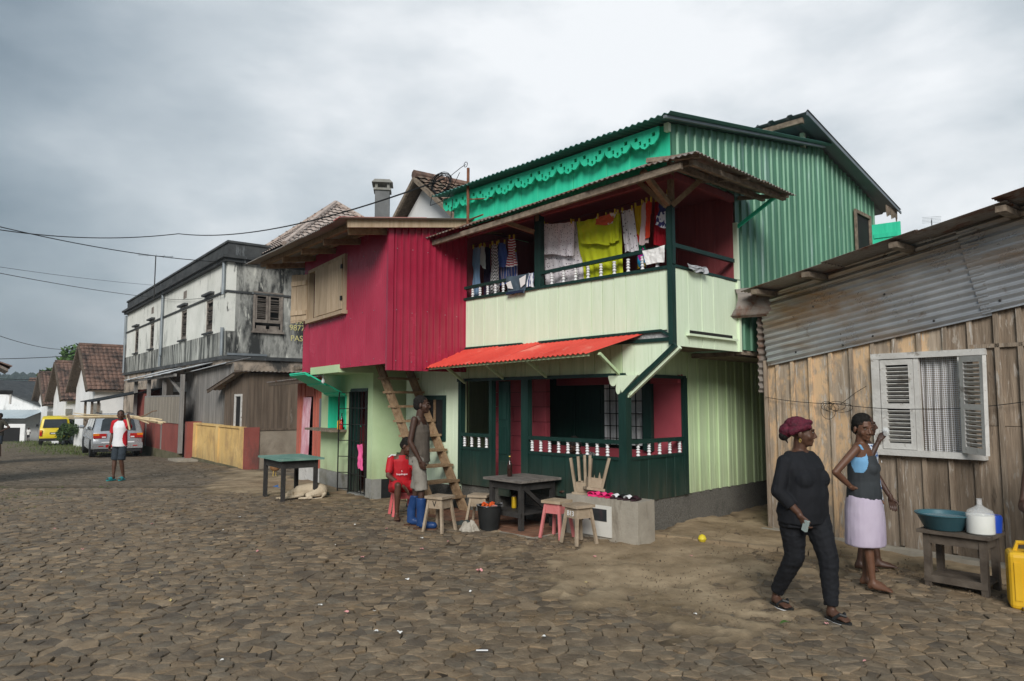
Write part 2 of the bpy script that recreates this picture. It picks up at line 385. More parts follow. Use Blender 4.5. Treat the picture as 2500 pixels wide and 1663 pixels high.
for (k,(x,y)),dv in zip(cand,dvals):
    if dv>.6: continue
    poly=[(-.3,-.3),(.3,-.3),(.3,.3),(-.3,.3)]
    for a,b in NB:
        s=sites.get((k[0]+a,k[1]+b))
        if not s: continue
        dx,dy=(s[0]-x)*kx,s[1]-y; l=math.hypot(dx,dy)
        if l<1e-6 or l>.55: continue
        poly=clip(poly,dx/2,dy/2,dx/l,dy/l)
        if len(poly)<3: break
    if len(poly)<3: continue
    stones.append((x,y,[(p[0]/kx,p[1]) for p in poly]))
def stone_geo(x,y,poly,local):
    q=[]
    n=len(poly)
    for k in range(n):
        a,b=poly[k],poly[(k+1)%n]; q.append(a)
        if math.hypot(a[0]-b[0],a[1]-b[1])>.06:
            t=srnd.uniform(.35,.65); j=srnd.uniform(-.009,.007); l=math.hypot(b[0]-a[0],b[1]-a[1])
            q.append((a[0]+(b[0]-a[0])*t+(b[1]-a[1])/l*j,a[1]+(b[1]-a[1])*t-(b[0]-a[0])/l*j))
    cx=sum(p[0] for p in q)/len(q); cy=sum(p[1] for p in q)/len(q)
    tx,ty=srnd.gauss(0,.04),srnd.gauss(.035,.05); h=.004+srnd.uniform(-.007,.008)
    base=gh(x,y); ox,oy,oz=(x+cx,y+cy,base) if local else (0,0,0)
    V=[]; m=len(q)
    for gap,dz in ((.001,-.025),(.0025,-.0045),(.008,.0)):
        for p in q:
            dx,dy=p[0]-cx,p[1]-cy; l=math.hypot(dx,dy)+1e-6; f=max(.3,(l-gap)/l); px,py=dx*f,dy*f
            z=dz+h+tx*px+ty*py+(.004*mnoise.noise(((x+px)*9,(y+py)*9,0)) if dz==0 else 0)
            V.append((x+cx+px-ox,y+cy+py-oy,base+z-oz))
    V.append((x+cx-ox,y+cy-oy,base+h+.003-oz)); F=[]
    for r in (0,1):
        for k in range(m): F.append((r*m+k,r*m+(k+1)%m,(r+1)*m+(k+1)%m,(r+1)*m+k))
    for k in range(m): F.append((2*m+k,2*m+(k+1)%m,3*m))
    return V,F,(ox,oy,oz)
inview=[s for s in stones if abs(s[0])<.73*s[1] and s[1]>3.25]
inview.sort(key=lambda s:s[0]**2+s[1]**2)
nearset=set(id(s) for s in inview[:300])
rest=MB()
for s in stones:
    loc=id(s) in nearset
    V_,F_,o_=stone_geo(*s,loc)
    if loc:
        me=bpy.data.meshes.new('cobblestone'); me.from_pydata(V_,[],F_); me.materials.append(MST); put('cobblestone',me,ground,o_)
    else: rest.add(V_,F_)
me=bpy.data.meshes.new('cobblestones'); me.from_pydata(rest.v,[],rest.f); me.materials.append(MST); put('cobblestones',me,ground,kind='stuff')
# ---- pebbles on the bare earth
pb=MB(); pr_=random.Random(21); PX=[(pr_.uniform(-6.5,5),pr_.uniform(4.6,13)) for _ in range(30000)]
PD=dirtf(np.array([p[0] for p in PX]),np.array([p[1] for p in PX])); cnt=0
for (x,y),d in zip(PX,PD):
    if cnt>3800: break
    if d<-.25 and pr_.random()>.12 or blocked(x,y): continue
    cnt+=1; s=pr_.uniform(.003,.010)*(1.8 if pr_.random()<.06 else 1); z=gh(x,y)+(.026 if d>0 else .004)
    k=len(pb.v); pb.v+=[(x+s*a*pr_.uniform(.7,1.2),y+s*b*pr_.uniform(.7,1.2),z+s*c) for a,b,c in ((1,0,0),(-.5,.87,0),(-.5,-.87,0),(0.1,0,.8),(0,0,-.8))]
    pb.f+=[(k,k+1,k+3),(k+1,k+2,k+3),(k+2,k,k+3),(k+1,k,k+4),(k+2,k+1,k+4),(k,k+2,k+4)]
pme=bpy.data.meshes.new('pebbles'); pme.from_pydata(pb.v,[],pb.f); pme.materials.append(MST); put('pebbles',pme,ground,kind='stuff')
# ---- grass tufts
MGR=mat('grass_blade',(.05,.085,.02),(.12,.15,.04),rough=.6,scale=3,bump=0)
gb=MB()
def blades(poly,n,h0,h1,w,seed):
    r=random.Random(seed); xs=[p[0] for p in poly]; ys=[p[1] for p in poly]; c=0
    P=[(r.uniform(min(xs)-.5,max(xs)+.5),r.uniform(min(ys)-.5,max(ys)+.5)) for _ in range(n*4)]
    d=insd(poly,np.array([p[0] for p in P]),np.array([p[1] for p in P]))
    for (x,y),dv in zip(P,d):
        if c>=n: break
        if mnoise.fractal((x*.9,y*.9,1.),1.,2.,4)*1.1+dv*.6<.12 or abs(x)>.9*y: continue
        c+=1; a=r.uniform(0,6.28); h=r.uniform(h0,h1); z=gz(y)+und(x,y)*(y<40)-.01; l=r.uniform(.2,.7)*h; b=r.uniform(0,6.28)
        dx,dy=math.cos(a)*w,math.sin(a)*w
        gb.add([(x-dx,y-dy,z),(x+dx,y+dy,z),(x+math.cos(b)*l*.4+dx*.5,y+math.sin(b)*l*.4+dy*.5,z+h*.6),(x+math.cos(b)*l,y+math.sin(b)*l,z+h)],[(0,1,2),(0,2,3)])
blades(GRASS[0],7000,.012,.045,.005,1); blades(GRASS[1],9000,.05,.16,.018,2)
blades([(-3.6,15.4),(-3.9,15.0),(-8,21),(-7.6,21.3)],300,.03,.09,.008,3)
gme2=bpy.data.meshes.new('grass'); gme2.from_pydata(gb.v,[],gb.f); gme2.materials.append(MGR); put('grass',gme2,kind='stuff',label='short green grass growing over the cobbles and verge at left')
# ================================================================ green house with balcony  (x right along the front, y back, z up)
M_LG=mat('pale_green_paint',(.66,.79,.57),(.76,.87,.67),rough=.6,scale=2.2,stretch=VS,bump=.12,bscale=9,rand=.035,stain=((.42,.52,.33),1.8,.62,.2,(7,7,.6)),stain2=((.23,.21,.14),3.2,.72,.08,(6,6,.5)))
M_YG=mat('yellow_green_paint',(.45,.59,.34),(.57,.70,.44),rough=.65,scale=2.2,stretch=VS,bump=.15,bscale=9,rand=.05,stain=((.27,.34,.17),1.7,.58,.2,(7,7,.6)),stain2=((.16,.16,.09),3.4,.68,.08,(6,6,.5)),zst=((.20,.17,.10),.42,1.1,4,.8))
M_DG=mat('dark_green_paint',(.006,.026,.021),(.013,.045,.036),rough=.42,scale=3,stretch=VS,bump=.12,bscale=12,rand=.06,stain=((.10,.12,.11),9,.69,.04,(3,3,1)),zst=((.10,.085,.06),.40,.95,7,.8))
M_TQ=mat('turquoise_paint',(.02,.52,.30),(.045,.66,.40),rough=.5,scale=2,stretch=VS,bump=.1,bscale=9,rand=.05,stain=((.30,.42,.35),2.6,.72,.06,(3,3,.7)))
M_MR=mat('maroon_paint',(.27,.062,.068),(.36,.09,.095),rough=.6,scale=2,stretch=VS,bump=.1,bscale=9,rand=.05)
M_PK=mat('rose_paint',(.34,.055,.075),(.42,.08,.10),rough=.6,scale=2,bump=.1,rand=.04)
M_RED=mat('red_sheet_paint',(.58,.050,.036),(.76,.10,.07),rough=.5,scale=1.6,bump=.06,rand=.06,stain=((.72,.24,.18),2.2,.60,.12,(1,1,1)),stain2=((.28,.10,.07),4,.66,.08,(1,1,1)))
M_WHT=mat('white_baluster_paint',(.70,.71,.72),(.80,.80,.80),rough=.5,scale=8,bump=.05,stain=((.45,.42,.38),9,.66,.1,(1,1,1)))
M_RAW=mat('raw_timber',(.19,.115,.06),(.36,.25,.15),rough=.85,scale=3,coord='O',stretch=(5,5,5),bump=.3,bscale=14,rand=.15)
M_OLD=mat('weathered_timber',(.11,.085,.062),(.30,.24,.18),rough=.9,scale=3,stretch=(4,4,4),bump=.4,bscale=12,rand=.18,stain=((.42,.38,.32),4,.64,.1,(1,1,1)))
M_RUST=mat('rusty_roof_sheet',(.20,.17,.145),(.30,.27,.24),rough=.6,scale=3,bump=.1,metal=.25,rand=.1,stain=((.17,.07,.035),2.5,.5,.14,(1,1,1)),stain2=((.36,.33,.29),4,.66,.1,(1,1,1)))
M_TEAL=mat('teal_roof_sheet',(.05,.17,.15),(.10,.25,.22),rough=.5,scale=3,bump=.05,metal=.15,rand=.05)
M_GSH=mat('green_ribbed_sheet',(.06,.185,.105),(.125,.30,.19),rough=.42,scale=1.3,stretch=(3,3,.45),bump=.12,bscale=8,rand=.1,metal=.1,spec=.5,stain=((.20,.33,.29),1.6,.54,.14,(5,5,.35)),stain2=((.28,.40,.36),8,.66,.06,(2.5,2.5,1.)),zst=((.035,.09,.055),3.,5.2,2.5,.8))
M_ZNC=mat('grey_zinc_sheet',(.19,.215,.23),(.28,.31,.33),rough=.45,scale=2,bump=.05,metal=.35,rand=.06)
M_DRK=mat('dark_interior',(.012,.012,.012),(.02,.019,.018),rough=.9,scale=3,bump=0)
M_PEB=mat('pebbledash',(.075,.07,.062),(.20,.19,.165),rough=.9,scale=60,bump=1.,bscale=55,stain=((.035,.036,.03),1.2,.50,.25,(1,1,1)))
M_CON=mat('raw_concrete',(.24,.215,.175),(.40,.365,.30),rough=.9,scale=2.2,bump=.3,bscale=20,stain=((.13,.105,.075),1.6,.54,.2,(3,3,.7)))
M_GRV=mat('rubble_fill',(.25,.25,.25),(.48,.48,.47),rough=.95,scale=40,bump=.8,bscale=40)
M_LACE=mat('lace_curtain',(.5,.5,.5),(.68,.68,.68),rough=.8,scale=9,bump=.1)
gh_=rootat('two_storey_house','green and turquoise two storey timber house with laundry balcony and red awning','house',FG)
A=-3.10; RX=.73
# plinth
pl=MB()
pl.box(A,-2.4,.03,1.25,-.25,.455).box(-1.74,0,.03,1.25,-.25,.455).box(-2.4,-1.74,.45,1.25,-.25,.30).box(-4.45,0,1.25,6.8,-.25,.455)
pl.build('plinth',M_PEB,gh_)
MB().box(-3.08,-.02,.06,1.3,.456,.475).build('veranda_floor',M_CON,gh_)
# ground-floor side wall: boards with cover battens
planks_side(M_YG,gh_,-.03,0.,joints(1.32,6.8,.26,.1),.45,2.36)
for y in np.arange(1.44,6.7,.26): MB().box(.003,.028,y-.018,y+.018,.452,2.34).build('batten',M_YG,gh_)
# veranda back wall in rose-painted blocks
for r_ in range(7):
    z0=.48+r_*.225; z1=z0+.218; xs=list(np.arange(A+(.22 if r_%2 else 0),-1.98,.44))+[-1.95]
    if xs[0]>A+.05: xs=[A+.005]+xs
    for a,b in zip(xs,xs[1:]):
        if b-a>.03: MB().box(a+.004,b-.004,.70,.78,z0,z1).build('block',M_PK,gh_)
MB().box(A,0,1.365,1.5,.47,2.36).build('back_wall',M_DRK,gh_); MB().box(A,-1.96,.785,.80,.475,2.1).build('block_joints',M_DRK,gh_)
MB().box(-.46,0,1.285,1.36,.47,2.05).build('rose_wall',M_PK,gh_); MB().box(-2.44,-.46,1.27,1.36,.48,1.0).build('rose_wall',M_PK,gh_)
MB().box(-2.2,-.0,1.2,1.27,1.93,2.04).build('rose_lintel',M_PK,gh_)
# door leaves in the veranda
for a,b in ((-2.42,-1.92),(-1.9,-1.34)):
    d=MB().box(a,b,1.31,1.35,.48,1.98).build('door_leaf',M_DG,gh_)
    for k in range(3): MB().box(a+.07,b-.07,1.298,1.309,.58+k*.46,.95+k*.46).build('panel',M_DG,d)
# barred window
w=MB().box(-1.30,-1.26,1.26,1.33,1.06,1.93).box(-.60,-.56,1.26,1.33,1.06,1.93).box(-1.26,-.60,1.26,1.33,1.06,1.10).box(-1.26,-.60,1.26,1.33,1.89,1.93).box(-.96,-.92,1.27,1.33,1.10,1.89).box(-1.26,-.60,1.275,1.325,1.50,1.53).build('window',M_WHT,gh_)
MB().grid(lambda u,v:(-1.26+.66*u,1.345+.012*math.sin(u*40),1.1+.79*v),40,1).build('curtain',M_LACE,w)
bars=MB()
for x in np.arange(-1.18,-.6,.115): bars.beam((x,1.235,1.05),(x,1.235,1.94),.012,.012)
for z in np.arange(1.15,1.93,.18): bars.beam((-1.29,1.247,z),(-.57,1.247,z),.012,.012)
bars.build('grille',M_DRK,w)
MB().box(-.58,-.44,1.2,1.27,1.0,1.98).build('shutter',M_DG,gh_)
# recessed plank wall under the red house, with a small window
xs=joints(-4.52,A,.19,.2)
planks(M_LG,gh_,xs,0,.03,.35,2.30)
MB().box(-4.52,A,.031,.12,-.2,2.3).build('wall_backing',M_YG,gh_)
w=MB().box(-4.0,-3.93,-.02,.0,1.06,1.78).box(-3.52,-3.45,-.02,0,1.06,1.78).box(-3.93,-3.52,-.02,0,1.06,1.13).box(-3.93,-3.52,-.02,0,1.71,1.78).build('window',M_DG,gh_)
MB().box(-3.93,-3.52,-.008,-.002,1.13,1.71).build('pane',M_DRK,w)
MB().box(-3.74,-3.70,-.03,-.01,1.13,1.71).build('mullion',M_RAW,w)
MB().box(-4.45,A,-.01,.02,-.2,.4).build('skirting',M_PEB,gh_)
# posts and trims of the veranda
for a,b in ((A-.02,A+.05),(-2.42,-2.36),(-1.755,-1.62),(-.065,.05)):
    MB().box(a,b,-.035,.05 if a!=-.065 else .075,.45,2.0).build('post',M_DG,gh_)
MB().box(-.0,.045,1.27,1.36,.45,2.0).build('post',M_DG,gh_)
MB().box(A-.04,.03,-.045,.0,1.985,2.03).box(.0,.03,0,1.36,1.985,2.03).build('head_trim',M_DG,gh_)
dj=MB().box(-2.355,-2.14,.10,.14,.32,1.98).build('door_leaf',M_DG,gh_)
for k in range(3): MB().box(-2.32,-2.17,.088,.099,.42+k*.5,.82+k*.5).build('panel',M_DG,dj)
planks(M_DG,gh_,joints(A+.05,-2.42,.2,.1),-.012,.02,.44,.965); planks(M_DG,gh_,joints(-1.62,-.06,.22,.1),-.012,.02,.44,.965)
planks_side(M_DG,gh_,-.015,.015,joints(.07,1.27,.2,.1),.44,.965)
BALP=[(.016,0),(.024,.01),(.024,.03),(.013,.05),(.027,.085),(.021,.105),(.012,.118),(.027,.14),(.012,.165),(.021,.178),(.025,.20),(.013,.225),(.024,.245),(.024,.262),(.016,.27)]
def balmesh(h,n=10): return MB().lathe([(r,z*h/.27) for r,z in BALP],n=n).mesh('baluster',M_WHT,True,50)
bm1=balmesh(.155); bm2=balmesh(.155)
def rail(parts,xs,bmesh_,z,bx=None):
    for q_ in xs: put('baluster',bmesh_,gh_,q_ if bx is None else q_)
MB().box(A+.05,-2.42,-.03,.03,.966,1.0).box(A+.05,-2.42,-.035,.035,1.16,1.21).build('handrail',M_DG,gh_)
MB().box(-1.62,-.06,-.03,.03,.966,1.0).box(-1.62,-.06,-.035,.035,1.16,1.21).build('handrail',M_DG,gh_)
MB().box(-.03,.03,.075,1.27,.966,1.0).box(-.035,.035,.075,1.27,1.16,1.21).build('handrail',M_DG,gh_)
for i in range(4): put('baluster',bm1,gh_,(A+.10+i*.165,0,1.002))
for i in range(9): put('baluster',bm1,gh_,(-1.57+i*.163,0,1.002))
for i in range(5): put('baluster',bm1,gh_,(0,.27+i*.235,1.002))
# fascia boards over the veranda, spandrel and bracket
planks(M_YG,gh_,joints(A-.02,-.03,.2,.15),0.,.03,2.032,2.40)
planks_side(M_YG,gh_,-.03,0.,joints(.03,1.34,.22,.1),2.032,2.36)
for a,b in ((-.02,.16),(.16,.36),(.36,.55),(.55,.72)):
    lo=lambda x:1.80+(x-.02)*.72+.05
    MB().prism([(a+.002,max(2.035 if b<.17 else 0,lo(a))),(b-.002,lo(b)),(b-.002,2.40),(a+.002,2.40)],(0,0,0),(1,0,0),(0,0,1),(0,1,0),.028).build('plank',M_LG,gh_)
MB().beam((0,-.012,1.76),(.755,-.012,2.335),.05,.055).build('brace',M_DG,gh_)
MB().beam((.04,.03,1.745),(.78,.03,2.31),.05,.045).build('brace',M_LG,gh_)
sc=[(.24,2.0),(-.20,2.0),(-.205,1.975)]
for k in range(9): t=math.pi*k/8; sc.append((-.13-.055*math.cos(t)*1,1.93-.06*math.sin(t)))
for k in range(9): t=math.pi*k/8; sc.append((-.055-.035*math.cos(t),1.84-.07*math.sin(t)))
sc+=[(0.0,1.79)]
MB().prism(sc,(0,-.05,0),(1,0,0),(0,0,1),(0,1,0),.03).build('bracket',M_LG,gh_)
MB().prism([(.06,1.80),(.085,1.76),(.11,1.80),(.10,1.86),(.07,1.86)],(0,-.01,0),(1,0,0),(0,0,1),(0,1,0),.03).build('bracket',M_LG,gh_)
# balcony floor and front boards
MB().box(A+.03,RX-.005,.03,1.5,2.36,2.43).build('balcony_floor',M_OLD,gh_)
bx=[-3.06,-2.8,-2.56,-2.27,-2.08,-1.88,-1.47,-1.25,-1.07,-.88,-.68,-.50,-.32,-.13,.05,.21,.38,.53,.64,.715]
bl=lambda x:2.50 if -2.98<x<-1.72 else (2.50+.02*(x+1.5)/2 if -1.45<x<.6 else 2.44)
planks(M_LG,gh_,bx,-.006,.022,bl,lambda x:3.235+.02*(x+3)/3.7,gap=.003)
board('slot_back',M_GRV,gh_,-3.0,.68,.012,.03,2.41,2.52)
for seg in (((-3.03,2.43),(-2.96,2.495),(-1.76,2.495),(-1.68,2.43)),((-1.5,2.43),(-1.42,2.495),(.56,2.515),(.70,2.44))):
    t=MB()
    for p,q in zip(seg,seg[1:]): t.beam((p[0],-.016,p[1]),(q[0],-.016,q[1]),.03,.022,up=(0,1,0))
    t.build('slot_trim',M_DG,gh_)
MB().box(A,RX,-.03,.0,2.385,2.428).build('floor_trim',M_DG,gh_)
MB().box(A-.01,RX+.012,-.034,.03,3.237,3.275).build('sill_rail',M_DG,gh_)
MB().box(RX-.02,RX+.014,.03,1.5,3.255,3.285).build('sill_rail',M_DG,gh_)
planks_side(M_LG,gh_,RX-.026,RX,[.02,.32,.62,.9,1.18,1.5],2.33,3.25,gap=.003)
MB().box(RX+.001,RX+.05,.25,1.42,2.46,2.485).build('ledge',M_LG,gh_); MB().box(RX+.001,RX+.006,.33,1.35,2.49,2.53).build('slot',M_DRK,gh_)
MB().box(RX-.05,RX+.012,-.05,.03,2.34,3.235).build('corner_post',M_DG,gh_); MB().box(A-.05,A+.035,-.035,.06,2.40,4.25).build('corner_post',M_DG,gh_)
MB().box(RX-.075,RX-.005,-.02,.05,3.276,4.05).box(RX-.004,RX+.01,-.015,.045,3.29,4.0).build('post',M_DG,gh_)
MB().box(-1.50,-1.385,-.02,.06,3.276,4.28).build('post',M_DG,gh_)
# balcony rails
MB().beam((A+.03,0,3.43),(-1.5,0,3.455),.05,.045).build('handrail',M_DG,gh_); MB().beam((-1.385,0,3.455),(RX-.08,0,3.50),.05,.045).build('handrail',M_DG,gh_)
MB().beam((RX-.02,.05,3.52),(RX-.02,1.46,3.53),.05,.05).build('handrail',M_DG,gh_)
bmS=balmesh(.17)
for i in range(5): put('baluster',bmS,gh_,(-2.83+i*.17,0,3.262))
for i in range(9): put('baluster',bmS,gh_,(-1.19+i*.213,0,3.27))
# balcony back wall, ceiling, end wall
planks(M_MR,gh_,joints(A,RX-.03,.3,.1),1.5,1.53,2.43,4.5)
MB().box(A,A+.03,.06,1.5,2.43,4.4).build('end_wall',M_MR,gh_)
MB().box(A,RX-.03,.04,1.5,4.42,4.44).build('balcony_ceiling',M_MR,gh_)
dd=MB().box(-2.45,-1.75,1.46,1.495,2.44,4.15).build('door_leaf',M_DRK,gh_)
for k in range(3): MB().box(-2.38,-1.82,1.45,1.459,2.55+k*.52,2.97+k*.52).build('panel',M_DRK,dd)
MB().beam((A,.02,4.28),(RX,.02,4.36),.06,.10).build('top_plate',M_MR,gh_); MB().beam((RX-.03,.05,4.37),(RX-.03,1.5,4.37),.06,.08).build('top_plate',M_MR,gh_)
# timber braces of the pent roof
for p,q in (((RX-.03,-.02,4.0),(RX-.06,-.5,4.30)),((RX-.05,-.02,3.98),(.30,-.06,4.36)),((RX+.0,0,3.98),(1.02,.30,4.36)),((-1.5,-.02,4.05),(-1.95,-.35,4.27)),((A+.02,-.03,3.75),(A-.02,-.45,4.06)),((RX-.03,.03,3.9),(RX-.03,.03,4.42)),((-1.44,.0,4.2),(-1.44,0,4.38))):
    MB().beam(p,q,.06,.06).build('brace',M_RAW,gh_)
MB().beam((RX+.0,1.53,3.98),(1.32,1.62,4.36),.04,.04).build('brace',M_TQ,gh_)
for a,b,c in ((-.56,4.07,4.21),(-.30,4.18,4.33)):
    MB().beam((A,a,b+.0),(1.22,a,c+.0),.05,.07).build('purlin',M_OLD,gh_)
for x,zz in ((1.30,4.31),(1.02,4.36)): MB().beam((x,-.5,zz-.07),(x,1.75,zz+.0),.05,.06).build('purlin',M_OLD,gh_)
for y in (-.5,.55,1.6): MB().beam((.74,y,4.40),(1.42,y,4.29),.05,.05).build('rafter',M_OLD,gh_)
# pent roof sheets: front run and side run
n=5; x0=A-.12; wL=(.74-x0)/n
for i in range(n):
    xa=x0+i*wL; za=4.10+.165*(xa-x0)/4.4; zb=4.10+.165*(xa+wL+.04-x0)/4.4
    y0=-.66+rnd.uniform(-.03,.03); dz=.31
    U=Vector((wL+.04,0,zb-za)); Vv=Vector((0,.70,dz))
    MB().corr((xa,y0,za+.01*(i%2)+.03),U,Vv,U.length,Vv.length,.076,.010,ns=6).build('roof_sheet',M_RUST,gh_,True)
MB().corr((.74,-.66,4.285),(1,0,-.01),(0,.70,.31),.74,.76,.076,.010,top=lambda u:max(.03,.76*(1-u/.74))).build('roof_sheet',M_RUST,gh_,True)
MB().corr((1.46,-.64,4.285),(0,1,.0),(-.74,0,.24),.68,.77,.076,.010,top=lambda u:max(.03,.77*u/.68)).build('roof_sheet',M_RUST,gh_,True)
for i in range(2):
    ya=.04+i*.84; U=Vector((0,.87,.0))
    MB().corr((1.46,ya,4.30+.012*(i%2)),U,Vector((-.74,0,.22)),U.length,.77,.076,.010).build('roof_sheet',M_RUST,gh_,True)
# red awning
AL=[(-3.42,-.68,2.17),(-.08,-.66,2.245)]; 
n=4
for i in range(n):
    f0,f1=i/n,(i+1)/n+.012
    p0=Vector(AL[0]).lerp(Vector(AL[1]),f0); p1=Vector(AL[0]).lerp(Vector(AL[1]),f1); t0=Vector((-3.06+3.3*f0,-.005,2.475)); 
    U=p1-p0; Vv=t0-p0+Vector((0,0,.0)); MB().corr(p0+Vector((0,0,.004*(i%2))),U,Vv,U.length,Vv.length,.08,.011).build('awning_sheet',M_RED,gh_,True)
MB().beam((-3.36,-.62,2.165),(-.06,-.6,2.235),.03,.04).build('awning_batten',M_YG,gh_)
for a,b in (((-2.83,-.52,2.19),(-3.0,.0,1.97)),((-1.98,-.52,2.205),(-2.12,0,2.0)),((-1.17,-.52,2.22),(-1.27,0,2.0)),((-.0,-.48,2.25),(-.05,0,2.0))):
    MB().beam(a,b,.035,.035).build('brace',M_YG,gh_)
# attic front, fretwork fascia, roofs
planks(M_TQ,gh_,joints(A-.2,RX-.0,.31,.12),0.0,.025,4.40,4.98)
MB().box(RX-.05,RX+.01,-.06,.0,4.88,4.98).build('rafter_end',M_LG,gh_)
def fret(x0,x1):
    """scalloped board with drilled holes and slots"""
    t=MB(); n=10; w=(x1-x0)/n; y0,y1=-.125,-.105
    for k in range(n):
        xs=[x0+w*k+w*i/24 for i in range(25)]
        def edge(u):
            a=abs(u-.5)*2; s=.0+.085*max(0,math.cos(a*math.pi/2))**.7; return s+.036*abs(math.sin(u*math.pi*3))+.01*abs(math.sin(u*math.pi*9))
        def zt(x): return 4.895+.045*(x-x0)/(x1-x0)
        for i in range(24):
            a,b=xs[i],xs[i+1]; ua,ub=i/24,(i+1)/24; um=(ua+ub)/2
            ta,tb=zt(a),zt(b); la,lb=ta-.10-edge(ua),tb-.10-edge(ub)
            cuts=[]
            for c,wd,o,h in ((.18,.06,-.055,.05),(.82,.06,-.055,.05),(.34,.05,-.115,.05),(.66,.05,-.115,.05),(.50,.05,-.16,.04)):
                if abs(um-c)<wd: cuts.append((o,h))
            z1a,z1b=ta,tb
            for o,h in sorted(cuts,reverse=True):
                t.prism([(a,ta+o),(b,tb+o),(b,z1b),(a,z1a)],(0,y0,0),(1,0,0),(0,0,1),(0,1,0),y1-y0); z1a,z1b=ta+o-h,tb+o-h
            if z1a>la: t.prism([(a,min(la,z1a)),(b,min(lb,z1b)),(b,z1b),(a,z1a)],(0,y0,0),(1,0,0),(0,0,1),(0,1,0),y1-y0)
    return t
fret(-3.42,.65).build('fretwork_fascia',M_TQ,gh_)
n=5; x0=-3.5; wL=(RX+.16-x0)/n; SL=Vector((0,4.75,.86))
for i in range(n):
    xa=x0+wL*i; za=4.895+.05*i/n; U=Vector((wL+.04,0,.01)); MB().corr((xa,-.30,za+.006*(i%2)+.035),U,SL,U.length,SL.length,.09,.012).build('roof_sheet',M_TEAL,gh_,True)
MB().beam((RX+.12,-.30,4.945),(RX+.12,4.3,5.775),.04,.03).build('verge_flashing',M_ZNC,gh_)
# side wall of ribbed sheet, in sheets
ztop=lambda y:(4.985+.180*(y+.0)) if y<3.95 else (6.0-.176*(y-3.4))
zbot=lambda y:4.44 if y<1.52 else 2.36
ys=[0,.76,1.52]+[1.52+.755*i for i in range(1,8)]
for i,(a,b) in enumerate(zip(ys,ys[1:])):
    o=Vector((RX+.003*(i%2)-.002,a,0)); cut=[(a,b)]
    if a<3.95<b: cut=[(a,3.95),(3.95,b)]
    for c,d in cut:
        MB().corr((o.x,c,0),(0,1,0),(0,0,1),d-c+.0,1,.20,.022,'trap',nv=4,top=lambda u,c=c:ztop(min(c+u,d)-(1e-4 if d==3.95 else 0)),bot=lambda u,c=c:zbot(c+.02)).build('wall_sheet',M_GSH,gh_)
MB().box(RX-.03,RX+.03,1.5,1.545,3.285,4.05).box(RX-.02,RX+.03,1.5,1.55,2.33,3.27).build('corner_trim',M_LG,gh_)
MB().box(RX-.06,RX-.012,1.55,6.8,2.3,5.2).build('wall_lining',M_OLD,gh_)
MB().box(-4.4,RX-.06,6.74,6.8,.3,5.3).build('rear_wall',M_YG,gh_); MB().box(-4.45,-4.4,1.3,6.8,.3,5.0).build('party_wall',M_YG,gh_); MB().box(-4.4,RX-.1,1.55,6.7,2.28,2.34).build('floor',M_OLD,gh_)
# clerestory and rear roof
n=4; x0=-2.2; wL=(.98-x0)/n; SL=Vector((0,4.15,-.73))
for i in range(n):
    MB().corr((x0+wL*i,3.32,6.03+.008*(i%2)),(1,0,0),SL,wL+.03,SL.length,.30,.03,'trap').build('roof_sheet',M_ZNC,gh_)
MB().beam((-2.2,3.40,5.95),(.9,3.40,5.95),.06,.08).build('ridge_beam',M_OLD,gh_); MB().beam((-2.2,3.8,5.84),(RX-.06,3.8,5.84),.05,.06).build('ridge_beam',M_OLD,gh_)
MB().box(RX-.06,RX+.0,3.80,3.87,5.66,5.92).build('clerestory_post',M_LG,gh_); MB().box(-2.0,RX-.07,3.95,3.98,5.6,5.88).build('clerestory_board',M_OLD,gh_)
MB().prism([(3.32,6.035),(7.50,5.30),(7.50,5.255),(3.32,5.98)],(.985,0,0),(0,1,0),(0,0,1),(1,0,0),.02).build('verge_board',M_ZNC,gh_)
# side window with turquoise shutter
w=MB().box(RX+.026,RX+.06,5.74,5.80,4.30,5.06).box(RX+.026,RX+.06,6.44,6.50,4.30,5.06).box(RX+.026,RX+.06,5.80,6.44,5.0,5.06).build('window',M_OLD,gh_)
MB().box(RX+.025,RX+.03,5.80,6.44,4.3,5.0).build('pane',M_DRK,w)
sh=MB().box(0,.46,-.015,.015,4.2,4.90).build('shutter',M_TQ,gh_,loc=(RX+.06,6.52,0),rot=(0,0,R(8))); MB().box(.03,.43,-.035,-.016,4.64,4.72).build('ledge',M_TQ,sh)
# fretwork end of the rear eave
t=MB()
for i in range(7):
    y=6.85+i*.085; t.prism([(y,5.32),(y+.08,5.30),(y+.075,5.18+.05*(i%2)),(y+.04,5.10+.03*(i%3)),(y+.01,5.2)],(.93,0,0),(0,1,0),(0,0,1),(1,0,0),.02)
t.build('fretwork_fascia',M_OLD,gh_)
# ================================================================ red corrugated house over the green shop
M_CR=mat('crimson_sheet',(.30,.014,.042),(.40,.034,.072),rough=.26,scale=1.2,bump=.03,rand=.04,metal=.05,spec=.5,stain=((.33,.05,.075),3,.64,.15,(1,1,.4)))
M_SHOP=mat('pale_green_plaster',(.43,.58,.32),(.55,.69,.42),rough=.8,scale=1.5,bump=.12,bscale=30,stain=((.60,.64,.33),1.1,.52,.2,(1,1,.6)),stain2=((.22,.23,.18),3.5,.66,.1,(1,1,.5)),zst=((.25,.21,.12),.3,.9,4,.9))
M_GRY=mat('grey_skirting',(.20,.20,.18),(.32,.315,.29),rough=.9,scale=4,bump=.2,stain=((.13,.12,.08),2,.52,.2,(1,1,1)))
M_NEWW=mat('new_timber',(.36,.26,.16),(.56,.44,.31),rough=.75,scale=2.2,stretch=VS,bump=.2,bscale=10,rand=.14)
M_UND=mat('roof_underside',(.22,.20,.175),(.32,.30,.265),rough=.6,scale=2,bump=.05,metal=.1,rand=.06)
